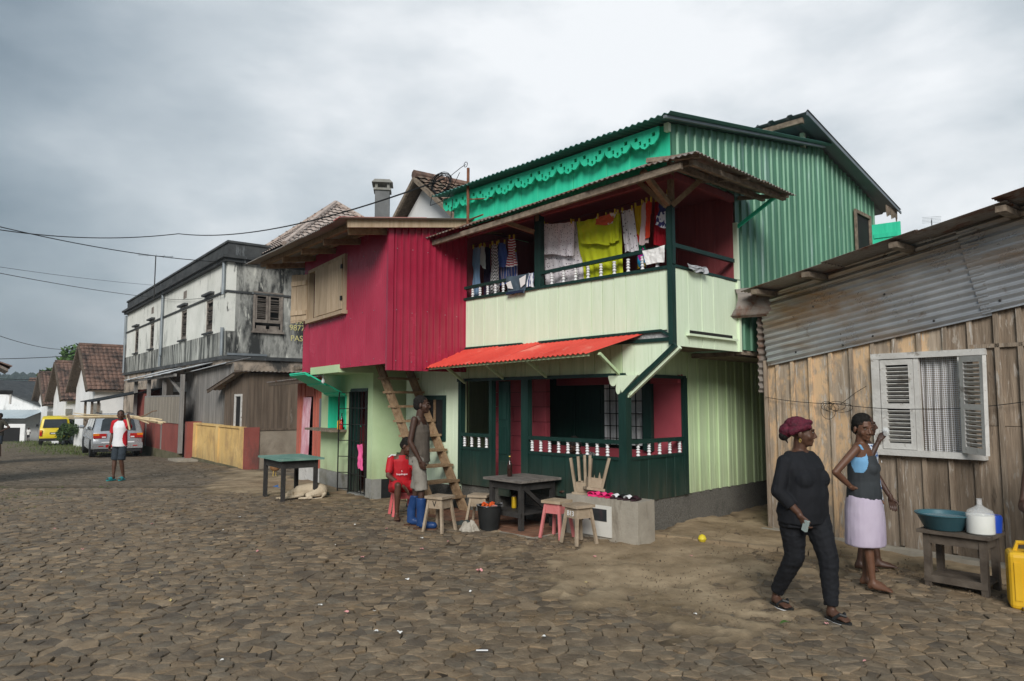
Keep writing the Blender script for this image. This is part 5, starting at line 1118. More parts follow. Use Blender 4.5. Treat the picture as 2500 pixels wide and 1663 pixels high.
def minivan():
    v=thing('silver_minivan','silver minivan parked facing away beside the dull red wall','minivan',(-15.2,27.3,gz(27.6)),R(36))
    W,H=1.70,1.66
    prof=[(.04,.32),(.0,.50),(.02,.62),(.06,.90),(.10,.95),(.34,1.50),(.55,1.62),(1.6,H),(2.6,1.60),(3.3,1.15),(4.3,.95),(4.5,.80),(4.55,.45),(4.4,.28),(1.2,.24)]
    half=car(v,prof,W,1.36,M_SILV)
    g=MB().prism([(-.60,1.03),(.60,1.03),(.53,1.44),(.44,1.50),(-.44,1.50),(-.53,1.44)],(0,.015,-.01),(1,0,0),Vector((0,.40,1)),(0,-1,0),.012)
    g.v=[(x,.10+(z-.95)*.436-.012-(.0 if y<0.4 else 0)*0+ (.012 if i>=6 else 0),z) for i,(x,y,z) in enumerate(g.v)]; g.build('rear_window',M_GLASS,v)
    for s in (-1,1):
        l=MB().box(s*.40 if s>0 else -.84,.84 if s>0 else -.40,.015,.09,.74,.91).build('tail_light',M_TAIL,v)
        a,b=(s*.64,s*.845); MB().box(min(a,b),max(a,b),.010,.10,.835,.915).build('amber_lens',M_AMBL,l); a,b=s*.42,s*.55; MB().box(min(a,b),max(a,b),.010,.05,.755,.80).build('clear_lens',M_WHT,l)
        a,b=s*.50,s*.66; MB().box(min(a,b),max(a,b),-.055,-.03,.42,.455).build('reflector',M_TAIL,v)
        for y0,y1 in ((.62,1.45),(1.53,2.35),(2.43,3.15)):
            x=half(1.25)*s
            P=[(y0+(.05 if y0<1 else 0),1.02),(y1,1.02),(y1-(.35 if y1>3 else 0),1.47),(y0+(.16 if y0<1 else 0),1.47)]
            t=MB(); V=[(half(z)*s*1.006,y,z) for y,z in P]; V+=[(x_-s*.012,y_,z_) for x_,y_,z_ in V]; t.add(V,[(0,1,2,3),(7,6,5,4),(0,4,5,1),(1,5,6,2),(2,6,7,3),(3,7,4,0)]); t.build('side_window',M_GLASS,v)
        MB().box(s*.845-.012,s*.845+.012,.25,4.2,.66,.70).build('side_moulding',M_SILV,v)
        for y in (.95,3.75):
            wheel(v,(s*.76,y,.31),.31,.20)
            MB().lathe([(.36,-.10),(.36,.10)],n=20,axis='x').build('wheel_arch',M_BLK,v,loc=(s*.758,y,.33))
        MB().lathe([(.02,-.10),(.07,-.06),(.07,.06),(.02,.10)],n=10,axis='x').build('mirror',M_SILV,v,True,loc=(s*.98,3.05,1.1))
    MB().box(-.84,.84,-.05,.12,.34,.54).build('rear_bumper',M_SILV,v); MB().box(-.8,.8,-.02,.3,.22,.338).build('under_bumper',M_BUMP,v)
    MB().box(-.56,.56,.004,.06,.56,.60).build('handle_strip',M_WHT,v); MB().box(-.42,-.18,-.058,-.045,.39,.49).build('number_plate',M_TAIL,v)
    for s in (-1,1): MB().beam((s*.55,.6,1.665),(s*.55,2.4,1.69),.03,.03).build('roof_rail',M_BUMP,v)
    return v
minivan()
def yvan():
    v=thing('yellow_van','yellow van with dark rear window parked on the grass at left','van',(-28.85,44.6,gz(45.3)),R(33))
    W,H=1.66,1.86
    prof=[(.06,.34),(.0,.46),(.0,.62),(.05,1.05),(.09,1.10),(.22,1.70),(.36,1.80),(1.6,H),(3.2,1.82),(3.5,1.70),(4.1,1.05),(4.25,.95),(4.3,.45),(4.15,.30),(1.2,.26)]
    half=car(v,prof,W,1.40,M_VYEL)
    MB().add([(-.66,.06,1.13),(.66,.06,1.13),(.58,.185,1.66),(-.58,.185,1.66),(-.66,.09,1.13),(.66,.09,1.13),(.58,.215,1.66),(-.58,.215,1.66)],[(0,1,2,3),(7,6,5,4),(0,4,5,1),(1,5,6,2),(2,6,7,3),(3,7,4,0)]).build('rear_window',M_GLASS,v)
    for s in (-1,1):
        a,b=s*.68,s*.815; l=MB().box(min(a,b),max(a,b),-.02,.07,.62,.98).build('tail_light',M_TAIL,v); MB().box(min(a,b)+.01,max(a,b)-.01,-.028,-.015,.86,.96).build('amber_lens',M_AMBL,l)
        for y0,y1 in ((.30,1.05),(1.12,2.0),(2.07,2.75),(2.82,3.5)):
            P=[(y0,1.10),(y1+(.25 if y1>3.4 else 0),1.10),(y1,1.62),(y0+(.08 if y0<.5 else 0),1.62)]; V=[(half(z)*s*1.008,y,z) for y,z in P]; V+=[(x_-s*.012,y_,z_) for x_,y_,z_ in V]
            MB().add(V,[(0,1,2,3),(7,6,5,4),(0,4,5,1),(1,5,6,2),(2,6,7,3),(3,7,4,0)]).build('side_window',M_GLASS,v)
        for y in (.75,3.35): wheel(v,(s*.72,y,.29),.29,.19); MB().lathe([(.34,-.1),(.34,.1)],n=18,axis='x').build('wheel_arch',M_BLK,v,loc=(s*.738,y,.30))
        MB().lathe([(.02,-.08),(.08,-.05),(.08,.05),(.02,.08)],n=10,axis='x').build('mirror',M_BUMP,v,True,loc=(s*1.0,3.4,1.2))
    MB().box(-.82,.82,-.06,.14,.30,.47).build('rear_bumper',M_BUMP,v); MB().box(-.28,.28,-.015,.0,.72,.84).build('number_plate',M_PLATE,v); MB().box(-.22,.22,-.019,-.016,.75,.80).build('plate_lettering',M_WHT,v)
yvan()
# rooftop sticks of the stick carrier are built with him
# ================================================================ laundry on the balcony
def fabric(name,c1,c2=None,kind=None,k=30.,rough=.9,c3=None):
    """cloth with a woven-in pattern in the cloth's own uv: stripes, zigzag, dots, bands"""
    if kind is None: return mat(name,tuple(c*.9 for c in c1),c1,rough=rough,scale=6,bump=.15,bscale=60)
    m=bpy.data.materials.new(name); m.use_nodes=True; t=m.node_tree; b=t.nodes['Principled BSDF']; N=t.nodes.new; L=t.links.new
    b.inputs['Roughness'].default_value=rough; b.inputs['Specular IOR Level'].default_value=.15
    u=N('ShaderNodeUVMap'); s=N('ShaderNodeSeparateXYZ'); L(u.outputs[0],s.inputs[0])
    def mt(op,a,c):
        n=N('ShaderNodeMath'); n.operation=op
        for i,v in enumerate((a,c)):
            if hasattr(v,'is_linked'): L(v,n.inputs[i])
            else: n.inputs[i].default_value=v
        return n.outputs[0]
    if kind=='dots':
        mp=N('ShaderNodeMapping'); mp.inputs['Scale'].default_value=(k,k*1.3,1); L(u.outputs[0],mp.inputs[0]); v=N('ShaderNodeTexVoronoi'); v.inputs['Scale'].default_value=1; v.inputs['Randomness'].default_value=.5; L(mp.outputs[0],v.inputs[0]); f=mt('LESS_THAN',v.outputs['Distance'],.24)
    elif kind=='zig': f=mt('GREATER_THAN',mt('FRACT',mt('ADD',mt('MULTIPLY',s.outputs[1],k),mt('MULTIPLY',mt('PINGPONG',mt('MULTIPLY',s.outputs[0],4.),1.),1.6)),0),.5)
    elif kind=='hstripe': f=mt('GREATER_THAN',mt('FRACT',mt('MULTIPLY',s.outputs[1],k),0),.5)
    elif kind=='vstripe': f=mt('GREATER_THAN',mt('FRACT',mt('MULTIPLY',s.outputs[0],k),0),.6)
    elif kind=='blotch':
        n=N('ShaderNodeTexNoise'); n.inputs['Scale'].default_value=k; n.inputs['Detail'].default_value=2; L(N('ShaderNodeTexCoord').outputs['Object'],n.inputs[0]); f=mt('GREATER_THAN',n.outputs['Fac'],.5)
    if kind=='bands':
        r=N('ShaderNodeValToRGB'); r.color_ramp.interpolation='CONSTANT'; L(mt('ADD',s.outputs[1],mt('MULTIPLY',mt('PINGPONG',mt('MULTIPLY',s.outputs[0],3.),1.),.10)),r.inputs[0])
        e=r.color_ramp.elements; e[0].position=0; e[0].color=(.65,.45,.02,1); e[1].position=.08; e[1].color=(.02,.30,.55,1)
        for p,c in ((.2,(.55,.03,.30,1)),(.32,(.02,.30,.16,1)),(.46,(.62,.04,.03,1)),(.58,(.70,.48,.02,1))): e.new(p).color=c
        L(r.outputs[0],b.inputs['Base Color'])
    else:
        x=N('ShaderNodeMix'); x.data_type='RGBA'; L(f,x.inputs[0]); x.inputs[6].default_value=(*c1,1); x.inputs[7].default_value=(*c2,1); L(x.outputs[2],b.inputs['Base Color'])
    return m
M_PEG=mat('clothes_peg',(.65,.50,.05),rough=.6,bump=0)
def cloth(name,label,cat,F,c,m,folds=4,amp=.02,group=None,peg=True,nu=30,nv=20,hem=.008,seed=0,thick=.004,tee=False):
    """hanging cloth: corners TL,TR,BR,BL in the frame F, with folds that deepen downwards"""
    TL,TR,BR,BL=[Vector(p) for p in c]; r=random.Random(seed+len(label)); ph=r.uniform(0,6); ph2=r.uniform(0,6)
    org=(TL+TR)/2; o=thing(name,label,cat,F@org,F.to_euler().z,group)
    n=(TR-TL).cross(BL-TL).normalized()
    def fn(u,v):   # v=1 top
        if tee: f_=.70+.30*min(1,max(0,(v-.58)/.08)); u=.5+(u-.5)*f_
        p=(BL.lerp(BR,u)).lerp(TL.lerp(TR,u),v); w=(1-v)
        sag=.35*(hem)*math.sin(u*math.pi*2+ph2)
        d=amp*(.3+.7*w)*(.55*math.sin((u+.16*math.sin(u*5+ph))*folds*5.2+ph+1.6*math.sin(v*2.3+ph2))+.25*math.sin(u*folds*9.7+ph2+v*3))
        d+=1.3*amp*mnoise.noise((u*4,v*2.2,seed+ph))+.7*amp*mnoise.noise((u*9,v*5,seed+ph2))+.3*amp*mnoise.noise((u*18,v*12,seed))
        q=p+n*d+Vector((0,0,hem*w*math.sin(u*folds*6.28*.5+ph)+sag*w)); 
        q.z-=.012*math.sin(u*math.pi)*v
        return q-org
    b=MB().grid(fn,nu,nv,thick).build('fabric',m,o,True); me=b.data; uv=me.uv_layers.new(name='uv'); M_=(nu+1)*(nv+1)
    for p in me.polygons:
        for li in p.loop_indices:
            k=me.loops[li].vertex_index%M_; uv.data[li].uv=((k//(nv+1))/nu,(k%(nv+1))/nv)
    if peg:
        for t in (.08,.92):
            p=TL.lerp(TR,t)-org; MB().box(p.x-.007,p.x+.007,p.y-.012,p.y+.012,p.z-.03,p.z+.035).build('peg',M_PEG,o)
    return o
GRP='laundry hung on the balcony'
W_DOT=fabric('white_dotted_cloth',(.84,.79,.82),(.10,.06,.10),'dots',20); W_DOT2=fabric('white_dotted_cotton',(.74,.70,.73),(.08,.05,.08),'dots',9)
LIME=fabric('lime_cloth',(.58,.64,.02)); WHITE=fabric('white_cloth',(.80,.79,.77))
L_=lambda *a,**k:cloth(*a,**k)
L_('garment','pale blue overalls hanging at the left end of the balcony','clothing',FG,[(-3.02,.16,4.11),(-2.84,.16,4.09),(-2.82,.16,3.30),(-3.06,.16,3.32)],fabric('pale_denim',(.22,.35,.52)),3,.018,GRP,seed=1,tee=True)
L_('garment','dark purple dress hanging beside the pale blue overalls','clothing',FG,[(-2.92,.32,4.13),(-2.78,.32,4.11),(-2.77,.32,3.32),(-2.93,.32,3.34)],fabric('dark_purple_cloth',(.035,.025,.06)),3,.02,GRP,seed=2)
L_('garment','small white and grey green garment pinned at left of the balcony','clothing',FG,[(-2.81,.14,4.10),(-2.72,.14,4.09),(-2.69,.14,3.71),(-2.82,.14,3.80)],fabric('grey_white_cloth',(.45,.52,.50)),2,.015,GRP,seed=3)
L_('garment','black garment in shadow beside the zigzag cloth','clothing',FG,[(-2.75,.36,4.12),(-2.62,.36,4.12),(-2.60,.36,3.5),(-2.76,.36,3.52)],fabric('black_cloth',(.02,.012,.014)),2,.02,GRP,seed=4)
L_('garment','black and white zigzag cloth hanging down to the balcony rail','clothing',FG,[(-2.58,.17,4.10),(-2.46,.17,4.08),(-2.40,.17,3.28),(-2.63,.17,3.30)],fabric('zigzag_cloth',(.62,.62,.62),(.02,.02,.02),'zig',16),2,.016,GRP,seed=5)
L_('garment','blue skirt hanging right of the zigzag cloth','clothing',FG,[(-2.50,.22,4.11),(-2.34,.22,4.09),(-2.29,.22,3.70),(-2.53,.22,3.73)],fabric('blue_cloth',(.09,.16,.48)),4,.022,GRP,seed=6)
L_('garment','blue and white striped cloth below the blue skirt','clothing',FG,[(-2.55,.30,3.95),(-2.17,.30,3.92),(-2.15,.30,3.50),(-2.56,.30,3.45)],fabric('blue_striped_cloth',(.10,.17,.50),(.55,.50,.62),'vstripe',7),3,.015,GRP,seed=7)
L_('garment','red and white striped top hanging left of the middle post','clothing',FG,[(-2.15,.12,4.11),(-2.04,.12,4.10),(-1.97,.12,3.66),(-2.24,.12,3.68)],fabric('red_striped_cloth',(.66,.60,.60),(.36,.02,.04),'hstripe',11),2,.03,GRP,seed=8,tee=True)
s_=L_('shorts','grey denim shorts with white pockets draped over the left rail','shorts',FG,[(-2.05,-.045,3.49),(-1.58,-.045,3.48),(-1.66,-.055,3.21),(-2.0,-.055,3.22)],fabric('grey_denim',(.07,.10,.13)),3,.012,None,False,seed=9)
MB().prism([(-.13,-.07),(.0,-.03),(-.02,-.16),(-.1,-.2)],(.20,-.025,0),(1,0,0),(0,0,1),(0,-1,0),.006).build('pocket',WHITE,s_); MB().prism([(-.2,-.1),(-.11,-.08),(-.06,-.2),(-.16,-.18)],(0,-.025,0),(1,0,0),(0,0,1),(0,-1,0),.006).build('pocket',WHITE,s_); MB().box(-.2,.14,-.035,-.01,-.27,-.235).build('waistband',fabric('navy_cloth',(.015,.025,.06)),s_)
L_('cloth','white and navy cloth draped over the rail beside the grey shorts','cloth',FG,[(-1.60,-.04,3.485),(-1.50,-.04,3.48),(-1.49,-.05,3.27),(-1.63,-.05,3.29)],fabric('white_navy_cloth',(.68,.69,.72),(.03,.05,.16),'vstripe',3),2,.012,None,False,seed=10)
L_('sheet','large white dotted sheet hanging behind the right balcony rail','sheet',FG,[(-1.46,.16,4.17),(-.88,.16,4.12),(-.73,.16,3.28),(-1.47,.16,3.32)],W_DOT,5,.02,GRP,seed=11)
L_('sheet','upper fold of a white dotted sheet edged in pink','sheet',FG,[(-1.46,.09,4.18),(-.86,.09,4.11),(-.85,.07,3.62),(-1.55,.07,3.78)],W_DOT,4,.018,GRP,seed=12)
L_('garment','wide lime green dress filling the middle of the balcony','clothing',FG,[(-.86,.13,4.10),(-.13,.13,4.09),(-.08,.13,3.30),(-.73,.13,3.30)],LIME,4,.024,GRP,seed=13)
L_('garment','lime green garment folded over the line in front of the dress','clothing',FG,[(-.80,.075,4.09),(-.26,.075,4.08),(-.25,.06,3.68),(-.72,.06,3.78)],LIME,3,.018,GRP,seed=14)
L_('garment','narrow lime green sleeve at the right of the dress','clothing',FG,[(-.24,.07,4.07),(-.10,.07,4.08),(-.09,.06,3.71),(-.25,.06,3.70)],LIME,2,.02,GRP,seed=15)
L_('cloth','small white cloth with orange corner pinned over the lime dress','cloth',FG,[(-.44,.045,4.08),(-.11,.045,4.09),(-.18,.045,3.94),(-.46,.045,3.97)],fabric('white_orange_cloth',(.72,.68,.64),(.62,.12,.05),'blotch',5),2,.01,GRP,seed=16)
L_('garment','white dotted trousers right of the lime dress','clothing',FG,[(-.10,.13,4.11),(.08,.13,4.11),(.15,.13,3.55),(-.06,.13,3.57)],W_DOT2,3,.02,GRP,seed=17)
L_('garment','yellow, red, green and blue patchwork dress','clothing',FG,[(.07,.18,4.15),(.21,.18,4.15),(.28,.18,3.34),(.07,.18,3.35)],fabric('patchwork_cloth',(1,1,1),None,'bands'),3,.02,GRP,seed=18,tee=True)
L_('garment','narrow white and pink garment beside the patchwork dress','clothing',FG,[(.22,.12,4.15),(.30,.12,4.16),(.30,.12,3.62),(.18,.12,3.62)],fabric('white_pink_cloth',(.68,.52,.52)),2,.016,GRP,seed=19)
L_('garment','orange red top with dark print between pink and crimson clothes','clothing',FG,[(.30,.10,4.15),(.38,.10,4.15),(.36,.10,3.68),(.25,.10,3.68)],fabric('orange_red_cloth',(.66,.055,.02)),2,.018,GRP,seed=20,tee=True)
L_('garment','crimson trousers hanging near the corner post','clothing',FG,[(.36,.20,4.17),(.52,.20,4.18),(.49,.20,3.58),(.33,.20,3.60)],fabric('crimson_cloth',(.42,.008,.02)),2,.022,GRP,seed=21)
L_('garment','white blouse with navy flowers hanging by the corner post','clothing',FG,[(.50,.10,4.15),(.62,.10,4.19),(.62,.09,3.74),(.41,.09,3.83)],fabric('floral_cloth',(.70,.69,.74),(.05,.05,.16),'blotch',9),2,.02,GRP,seed=22,tee=True)
L_('towel','plain white towel draped over the right rail by the corner post','towel',FG,[(.33,-.045,3.50),(.645,-.045,3.52),(.645,-.055,3.31),(.40,-.055,3.32)],WHITE,1.5,.012,None,False,seed=23)
L_('rag','crumpled grey rag lying on the balcony side sill','rag',FG,[(.79,.22,3.32),(.79,.66,3.33),(.80,.64,3.24),(.80,.30,3.24)],fabric('grey_rag',(.42,.43,.45)),4,.02,None,False,seed=24)
cable('clothes_line','thin clothes line strung across the balcony',[GW(-3.06,.15,4.15),GW(-1.45,.12,4.17),GW(.68,.11,4.20)],.003,M_CAB,.02)
# ================================================================ street furniture
def leg4(parent,m,top,bot,zt,zb_,w,n=4):
    for sx in (-1,1):
        for sy in (-1,1): MB().beam((sx*bot[0],sy*bot[1],zb_),(sx*top[0],sy*top[1],zt),w,w,up=(0,1,0)).build('leg',m,parent)
def stool(label,F,p,rz,ml,ma,ms,h=.43,s=.13,txt=None,tilt=(0,0),group='wooden stools by the veranda'):
    o=thing('wooden_stool',label,'stool',F@Vector(p),0,group,rot=(tilt[0],tilt[1],F.to_euler().z+rz))
    leg4(o,ml,(s*.72,s*.72),(s*1.12,s*1.12),h-.02,0,.031)
    MB().box(-s*1.05,s*1.05,-s*1.05,s*1.05,h-.02,h+.012).build('seat',ms,o)
    for k in range(4):
        a=MB().box(-s*.8,s*.8,-s*.82,-s*.82+.016,h-.14,h-.022).build('apron',ma,o,rot=(0,0,R(90*k)))
        if txt and k in (0,3):
            q=text3d(txt,.085 if len(txt)>1 else .10,M_BLK if len(txt)==1 else M_WHT,'lettering'); put('lettering',q,a,(-s*.6 if len(txt)>1 else -s*.25,-s*.82-.003,h-.115),(R(90),0,0))
    return o
M_STW=mat('bare_stool_wood',(.24,.18,.12),(.42,.34,.25),rough=.85,scale=6,bump=.3,coord='O'); M_STP=mat('pink_stool_paint',(.50,.14,.14),(.60,.21,.20),rough=.7,scale=6,bump=.2,coord='O',stain=((.30,.20,.15),6,.62,.1,(1,1,1)))
M_GSTW=mat('pale_stool_wood',(.30,.22,.14),(.46,.37,.26),rough=.85,scale=6,bump=.3,coord='O')
stool('pink painted stool with a bare wood seat in front of the concrete block',FG,(-.56,-.62,.06),R(8),M_STP,M_STP,M_GSTW)
stool('bare wooden stool lettered B13 in white beside the pink stool',FG,(-.15,-.70,.06),R(-12),M_STW,M_STW,M_STW,txt='B13')
stool('bare wooden stool marked with a V behind the blue boots',FG,(-1.86,-1.38,.06),R(15),M_STW,M_STW,M_STW,txt='V')
stool('small stool half hidden behind the black bucket',FG,(-1.95,-.62,.07),R(30),M_STW,M_STW,M_STW,h=.36)
o=stool('upturned stool with long legs up, left on the concrete block',FG,(-.53,-.13,.98),R(20),M_STW,M_STW,M_STW,h=.44,s=.12,tilt=(R(180),0),group='stools turned over on the block')
o=stool('upturned stool with legs crossed among the other, right on the block',FG,(-.36,-.10,1.0),R(55),M_STW,M_STW,M_STW,h=.40,s=.11,tilt=(R(176),R(8)),group='stools turned over on the block')
# concrete block with meter box
cb=thing('concrete_block','concrete block with a white meter box door by the veranda corner','block',FG.to_translation(),RG)
MB().box(-.68,.40,-.31,.02,-.1,.535).build('body',M_CON,cb)
mb_=MB().box(-.44,.03,-.332,-.312,.09,.45).build('meter_door',mat('cream_plastic',(.55,.54,.49),(.63,.62,.57),rough=.5,scale=4,bump=.03),cb); MB().box(-.30,-.03,-.338,-.333,.27,.41).build('meter_window',M_GLASS,mb_); MB().lathe([(.002,-.01),(.012,0)],n=8,axis='y').build('lock',M_IRON,mb_,loc=(-.40,-.334,.26))
# slippers on the block
def shoe(label,F,p,rz,ms,mu,L=.24,strap=True,group=None,name='slipper'):
    o=thing(name,label,'slipper',F@Vector(p),F.to_euler().z+rz,group); w=L*.19
    out=[(w*.7*math.cos(t)*(1.15 if math.sin(t)>0 else .85),L/2*math.sin(t)) for t in np.linspace(0,6.28,17)[:-1]]
    MB().prism(out,(0,0,0),(1,0,0),(0,1,0),(0,0,1),.02).build('sole',ms,o)
    if strap: MB().grid(lambda u,v:(w*.95*math.cos(math.pi*u),L*(.0+.28*v),.02+w*.95*math.sin(math.pi*u)*(.85-.25*v)),10,4,.006).build('strap',mu,o,True)
    else: MB().tube([(-w*.75,-.01,.02),(-w*.3,L*.14,.05),(0,L*.22,.035),(w*.3,L*.14,.05),(w*.75,-.01,.02)],.008,6).build('strap',mu,o,True)
    return o
M_HOT=mat('hot_pink_rubber',(.72,.03,.17),(.80,.06,.22),rough=.5,bump=0); M_FUC=mat('fuchsia_rubber',(.55,.01,.10),rough=.5,bump=0); M_BRS=mat('dark_brown_rubber',(.035,.015,.02),rough=.5,bump=0); M_TEALR=mat('teal_rubber',(.02,.22,.24),(.04,.30,.31),rough=.5,bump=0)
SH='slippers lined up on the concrete block'
for k,(x,lab,ms,mu) in enumerate(((-.34,'hot pink slipper at the left end of the row on the block',M_HOT,M_HOT),(-.25,'hot pink slipper second in the row on the block',M_HOT,M_HOT),(-.15,'fuchsia slipper third in the row on the block',M_FUC,M_HOT),(-.06,'fuchsia slipper fourth in the row on the block',M_FUC,M_FUC),(.03,'brown slipper with white trim in the middle of the row',M_BRS,M_WHT),(.12,'dark slipper right of the white trimmed one',M_BRS,M_BLK),(.21,'dark slipper with pale strap near the right of the row',M_BRS,M_WHT),(.30,'dark slipper at the right end of the row on the block',M_BRS,M_BRS))):
    shoe(lab,FG,(x,-.20,.537),R(180+rnd.uniform(-18,18)),ms,mu,.22,True,SH)
for k,x in enumerate((-.95,-.80)): shoe(('flat black slipper lying left by the shop doorway','flat black slipper lying right by the shop doorway')[k],FS,(x,-.42-.05*k,.05),R(60+40*k),M_BLK,M_BLK,.25,False)
# tiled apron
M_TL=mat('red_clay_tile',(.16,.075,.045),(.27,.14,.085),rough=.8,scale=3,bump=.2,rand=.18,stain=((.12,.09,.065),1.3,.52,.2,(1,1,1)))
ap=thing('tile_apron','worn red clay tile paving in front of the veranda doorway','paving',FG.to_translation(),RG)
MB().box(-3.25,-.72,-.85,.02,-.1,.060).build('bed',M_CON,ap)
tm=MB().prism([(-.047,-.097),(.047,-.097),(.047,.097),(-.047,.097)],(0,0,0),(1,0,0),(0,1,0),(0,0,1),.012).mesh('tile',M_TL)
for i in range(25):
    for j in range(4):
        if i>=16 or j>=0:
            put('tile',tm,ap,(-3.2+i*.1,-.73+j*.205+(.1 if i%2 else 0)*0,.0605),(rnd.uniform(-.01,.01),rnd.uniform(-.01,.01),0))
# dark table with shelf
def table(name,label,F,p,rz,w,d,h,mt,ml,lw=.05,shelf=None,inset=.06,apr=.1,over=.05):
    o=thing(name,label,'table',F@Vector(p),F.to_euler().z+rz); n=3
    for k in range(n): MB().box(-w/2-over,w/2+over,-d/2-over+(d+2*over)*k/n+.002,-d/2-over+(d+2*over)*(k+1)/n-.002,h-.03,h).build('top_board',mt,o)
    for s in (-1,1):
        MB().box(-w/2+lw/2,w/2-lw/2,s*(d/2-.02)-.012,s*(d/2-.02)+.012,h-.03-apr,h-.031).build('apron',ml,o); MB().box(s*(w/2-.02)-.012,s*(w/2-.02)+.012,-d/2+lw/2,d/2-lw/2,h-.03-apr,h-.031).build('apron',ml,o)
        for t in (-1,1): MB().beam((s*(w/2-lw/2),t*(d/2-lw/2),h-.031),(s*(w/2-lw/2),t*(d/2-lw/2),0),lw,lw,up=(0,1,0)).build('leg',ml,o)
    if shelf:
        for k in range(2): MB().box(-w/2+.01,w/2-.01,-d/2+.02+(d-.04)*k/2,-d/2+.02+(d-.04)*(k+1)/2-.006,shelf,shelf+.022).build('shelf_board',ml,o)
        for s in (-1,1): MB().box(-w/2,w/2,s*(d/2-.005)-.012,s*(d/2-.005)+.012,shelf-.03,shelf+.03).build('shelf_rail',ml,o)
    return o
M_DKT=mat('black_stained_wood',(.020,.019,.018),(.05,.046,.042),rough=.75,scale=5,bump=.3,coord='O'); M_WTOP=mat('worn_table_top',(.085,.075,.065),(.24,.215,.19),rough=.8,scale=5,stretch=(1,4,4),bump=.3,coord='O',stain=((.40,.38,.36),5,.66,.06,(1,1,1)))
t=table('dark_table','dark wooden table with worn top and low shelf by the doorway',FG,(-1.37,-.40,.07),R(-3),.62,.60,.625,M_WTOP,M_DKT,.055,.19,over=.06); MB().beam((.30,-.25,.53),(.30,.28,.13),.04,.05).build('brace',M_DKT,t)
bottle('brown beer bottle standing on the dark table',GW(-1.53,-.47,.695),.27,.033,M_BRN,M_GLD)
c_=thing('drink_can','yellow drink can on the shelf of the dark table','can',GW(-1.50,-.42,.282)); MB().lathe([(.026,0),(.033,.008),(.033,.14),(.027,.152)],n=14).build('body',mat('yellow_can',(.70,.45,.02),rough=.3,bump=0,metal=.3),c_,True); MB().lathe([(.025,.1525),(.025,.156),(.002,.156)],n=12).build('lid',M_RIM,c_,True)
bk=thing('bucket','black bucket filled with orange red peppers beside the dark table','bucket',GW(-1.50,-.86,.06)); MB().lathe([(.125,0),(.155,.29),(.165,.295),(.165,.31),(.15,.31),(.148,.26),(.02,.255)],n=24).build('pail',M_BLK,bk,True)
M_PEP=mat('orange_red_peppers',(.55,.06,.015),(.72,.14,.03),rough=.4,scale=12,bump=.2,coord='O')
for k in range(26):
    a=rnd.uniform(0,6.28); rr=rnd.uniform(0,.115); z=.29+rnd.uniform(-.01,.035); b=rnd.uniform(0,6.28)
    MB().tube([(rr*math.cos(a)-.03*math.cos(b),rr*math.sin(a)-.03*math.sin(b),z),(rr*math.cos(a),rr*math.sin(a),z+.012),(rr*math.cos(a)+.03*math.cos(b),rr*math.sin(a)+.03*math.sin(b),z)],[.006,.014,.004],6).build('pepper',M_PEP,bk,True)
MB().grid(lambda u,v:(.165*math.cos(6.28*u)*(1+.05*v*math.sin(u*40)),.165*math.sin(6.28*u)*(1+.05*v*math.cos(u*33)),.312+.02*v*math.sin(u*25)),48,2).build('plastic_rim',mat('clear_film',(.4,.4,.42),rough=.2,bump=0,alpha=.4),bk,True)
def heap(name,label,cat,p,sx,sy,h,m,seed,rz=0):
    def fn(u,v):
        a=6.28*u; r=v; k=.7+.5*mnoise.fractal((math.cos(a)*1.3+seed,math.sin(a)*1.3,seed),1.,2.,3)
        z=h*(1-r**2)*(.75+.55*mnoise.noise((r*2*math.cos(a)+seed,r*2*math.sin(a),1.)))+.018*mnoise.noise((r*5*math.cos(a),r*5*math.sin(a),seed)); return (sx*r*k*math.cos(a),sy*r*k*math.sin(a),max(z,0) if r<.99 else -.01)
    return tag(MB().grid(fn,40,12).build(name,m,None,True,loc=p,rot=(0,0,rz)),label,cat)
heap('cloth_heap','crumpled pale cloth lying on the ground beside the V stool','cloth',GW(-1.62,-1.08,.055),.22,.16,.16,mat('dirty_cloth',(.26,.23,.18),(.44,.40,.34),rough=.95,scale=8,bump=.3,stain=((.12,.10,.08),6,.58,.12,(1,1,1))),3,RG)
heap('cloth_heap','dark grey rag on the ground behind the V stool','cloth',GW(-2.0,-.85,.055),.2,.14,.08,fabric('dark_rag',(.05,.06,.055)),7)
heap('cloth_heap','blue cloth on the ground before the salmon house','cloth',(-4.55,14.6,-.06),.45,.3,.08,fabric('blue_rag',(.05,.12,.28)),9)
heap('tyre_pile','black heap of rubber under the ladder stair','heap',GW(-3.75,-.25,.05),.38,.28,.42,M_BLK,5)
tag(MB().lathe([(.01,-.05),(.035,-.036),(.05,0),(.035,.036),(.01,.05)],n=14).build('ball',mat('yellow_ball',(.65,.50,.02),(.72,.58,.05),rough=.5,bump=0,stain=((.05,.05,.03),14,.6,.05,(1,1,1)),coord='O'),None,True,loc=(2.2,8.28,gh(2.2,8.28)+.06)),'small yellow ball lying at the mouth of the passage','ball')
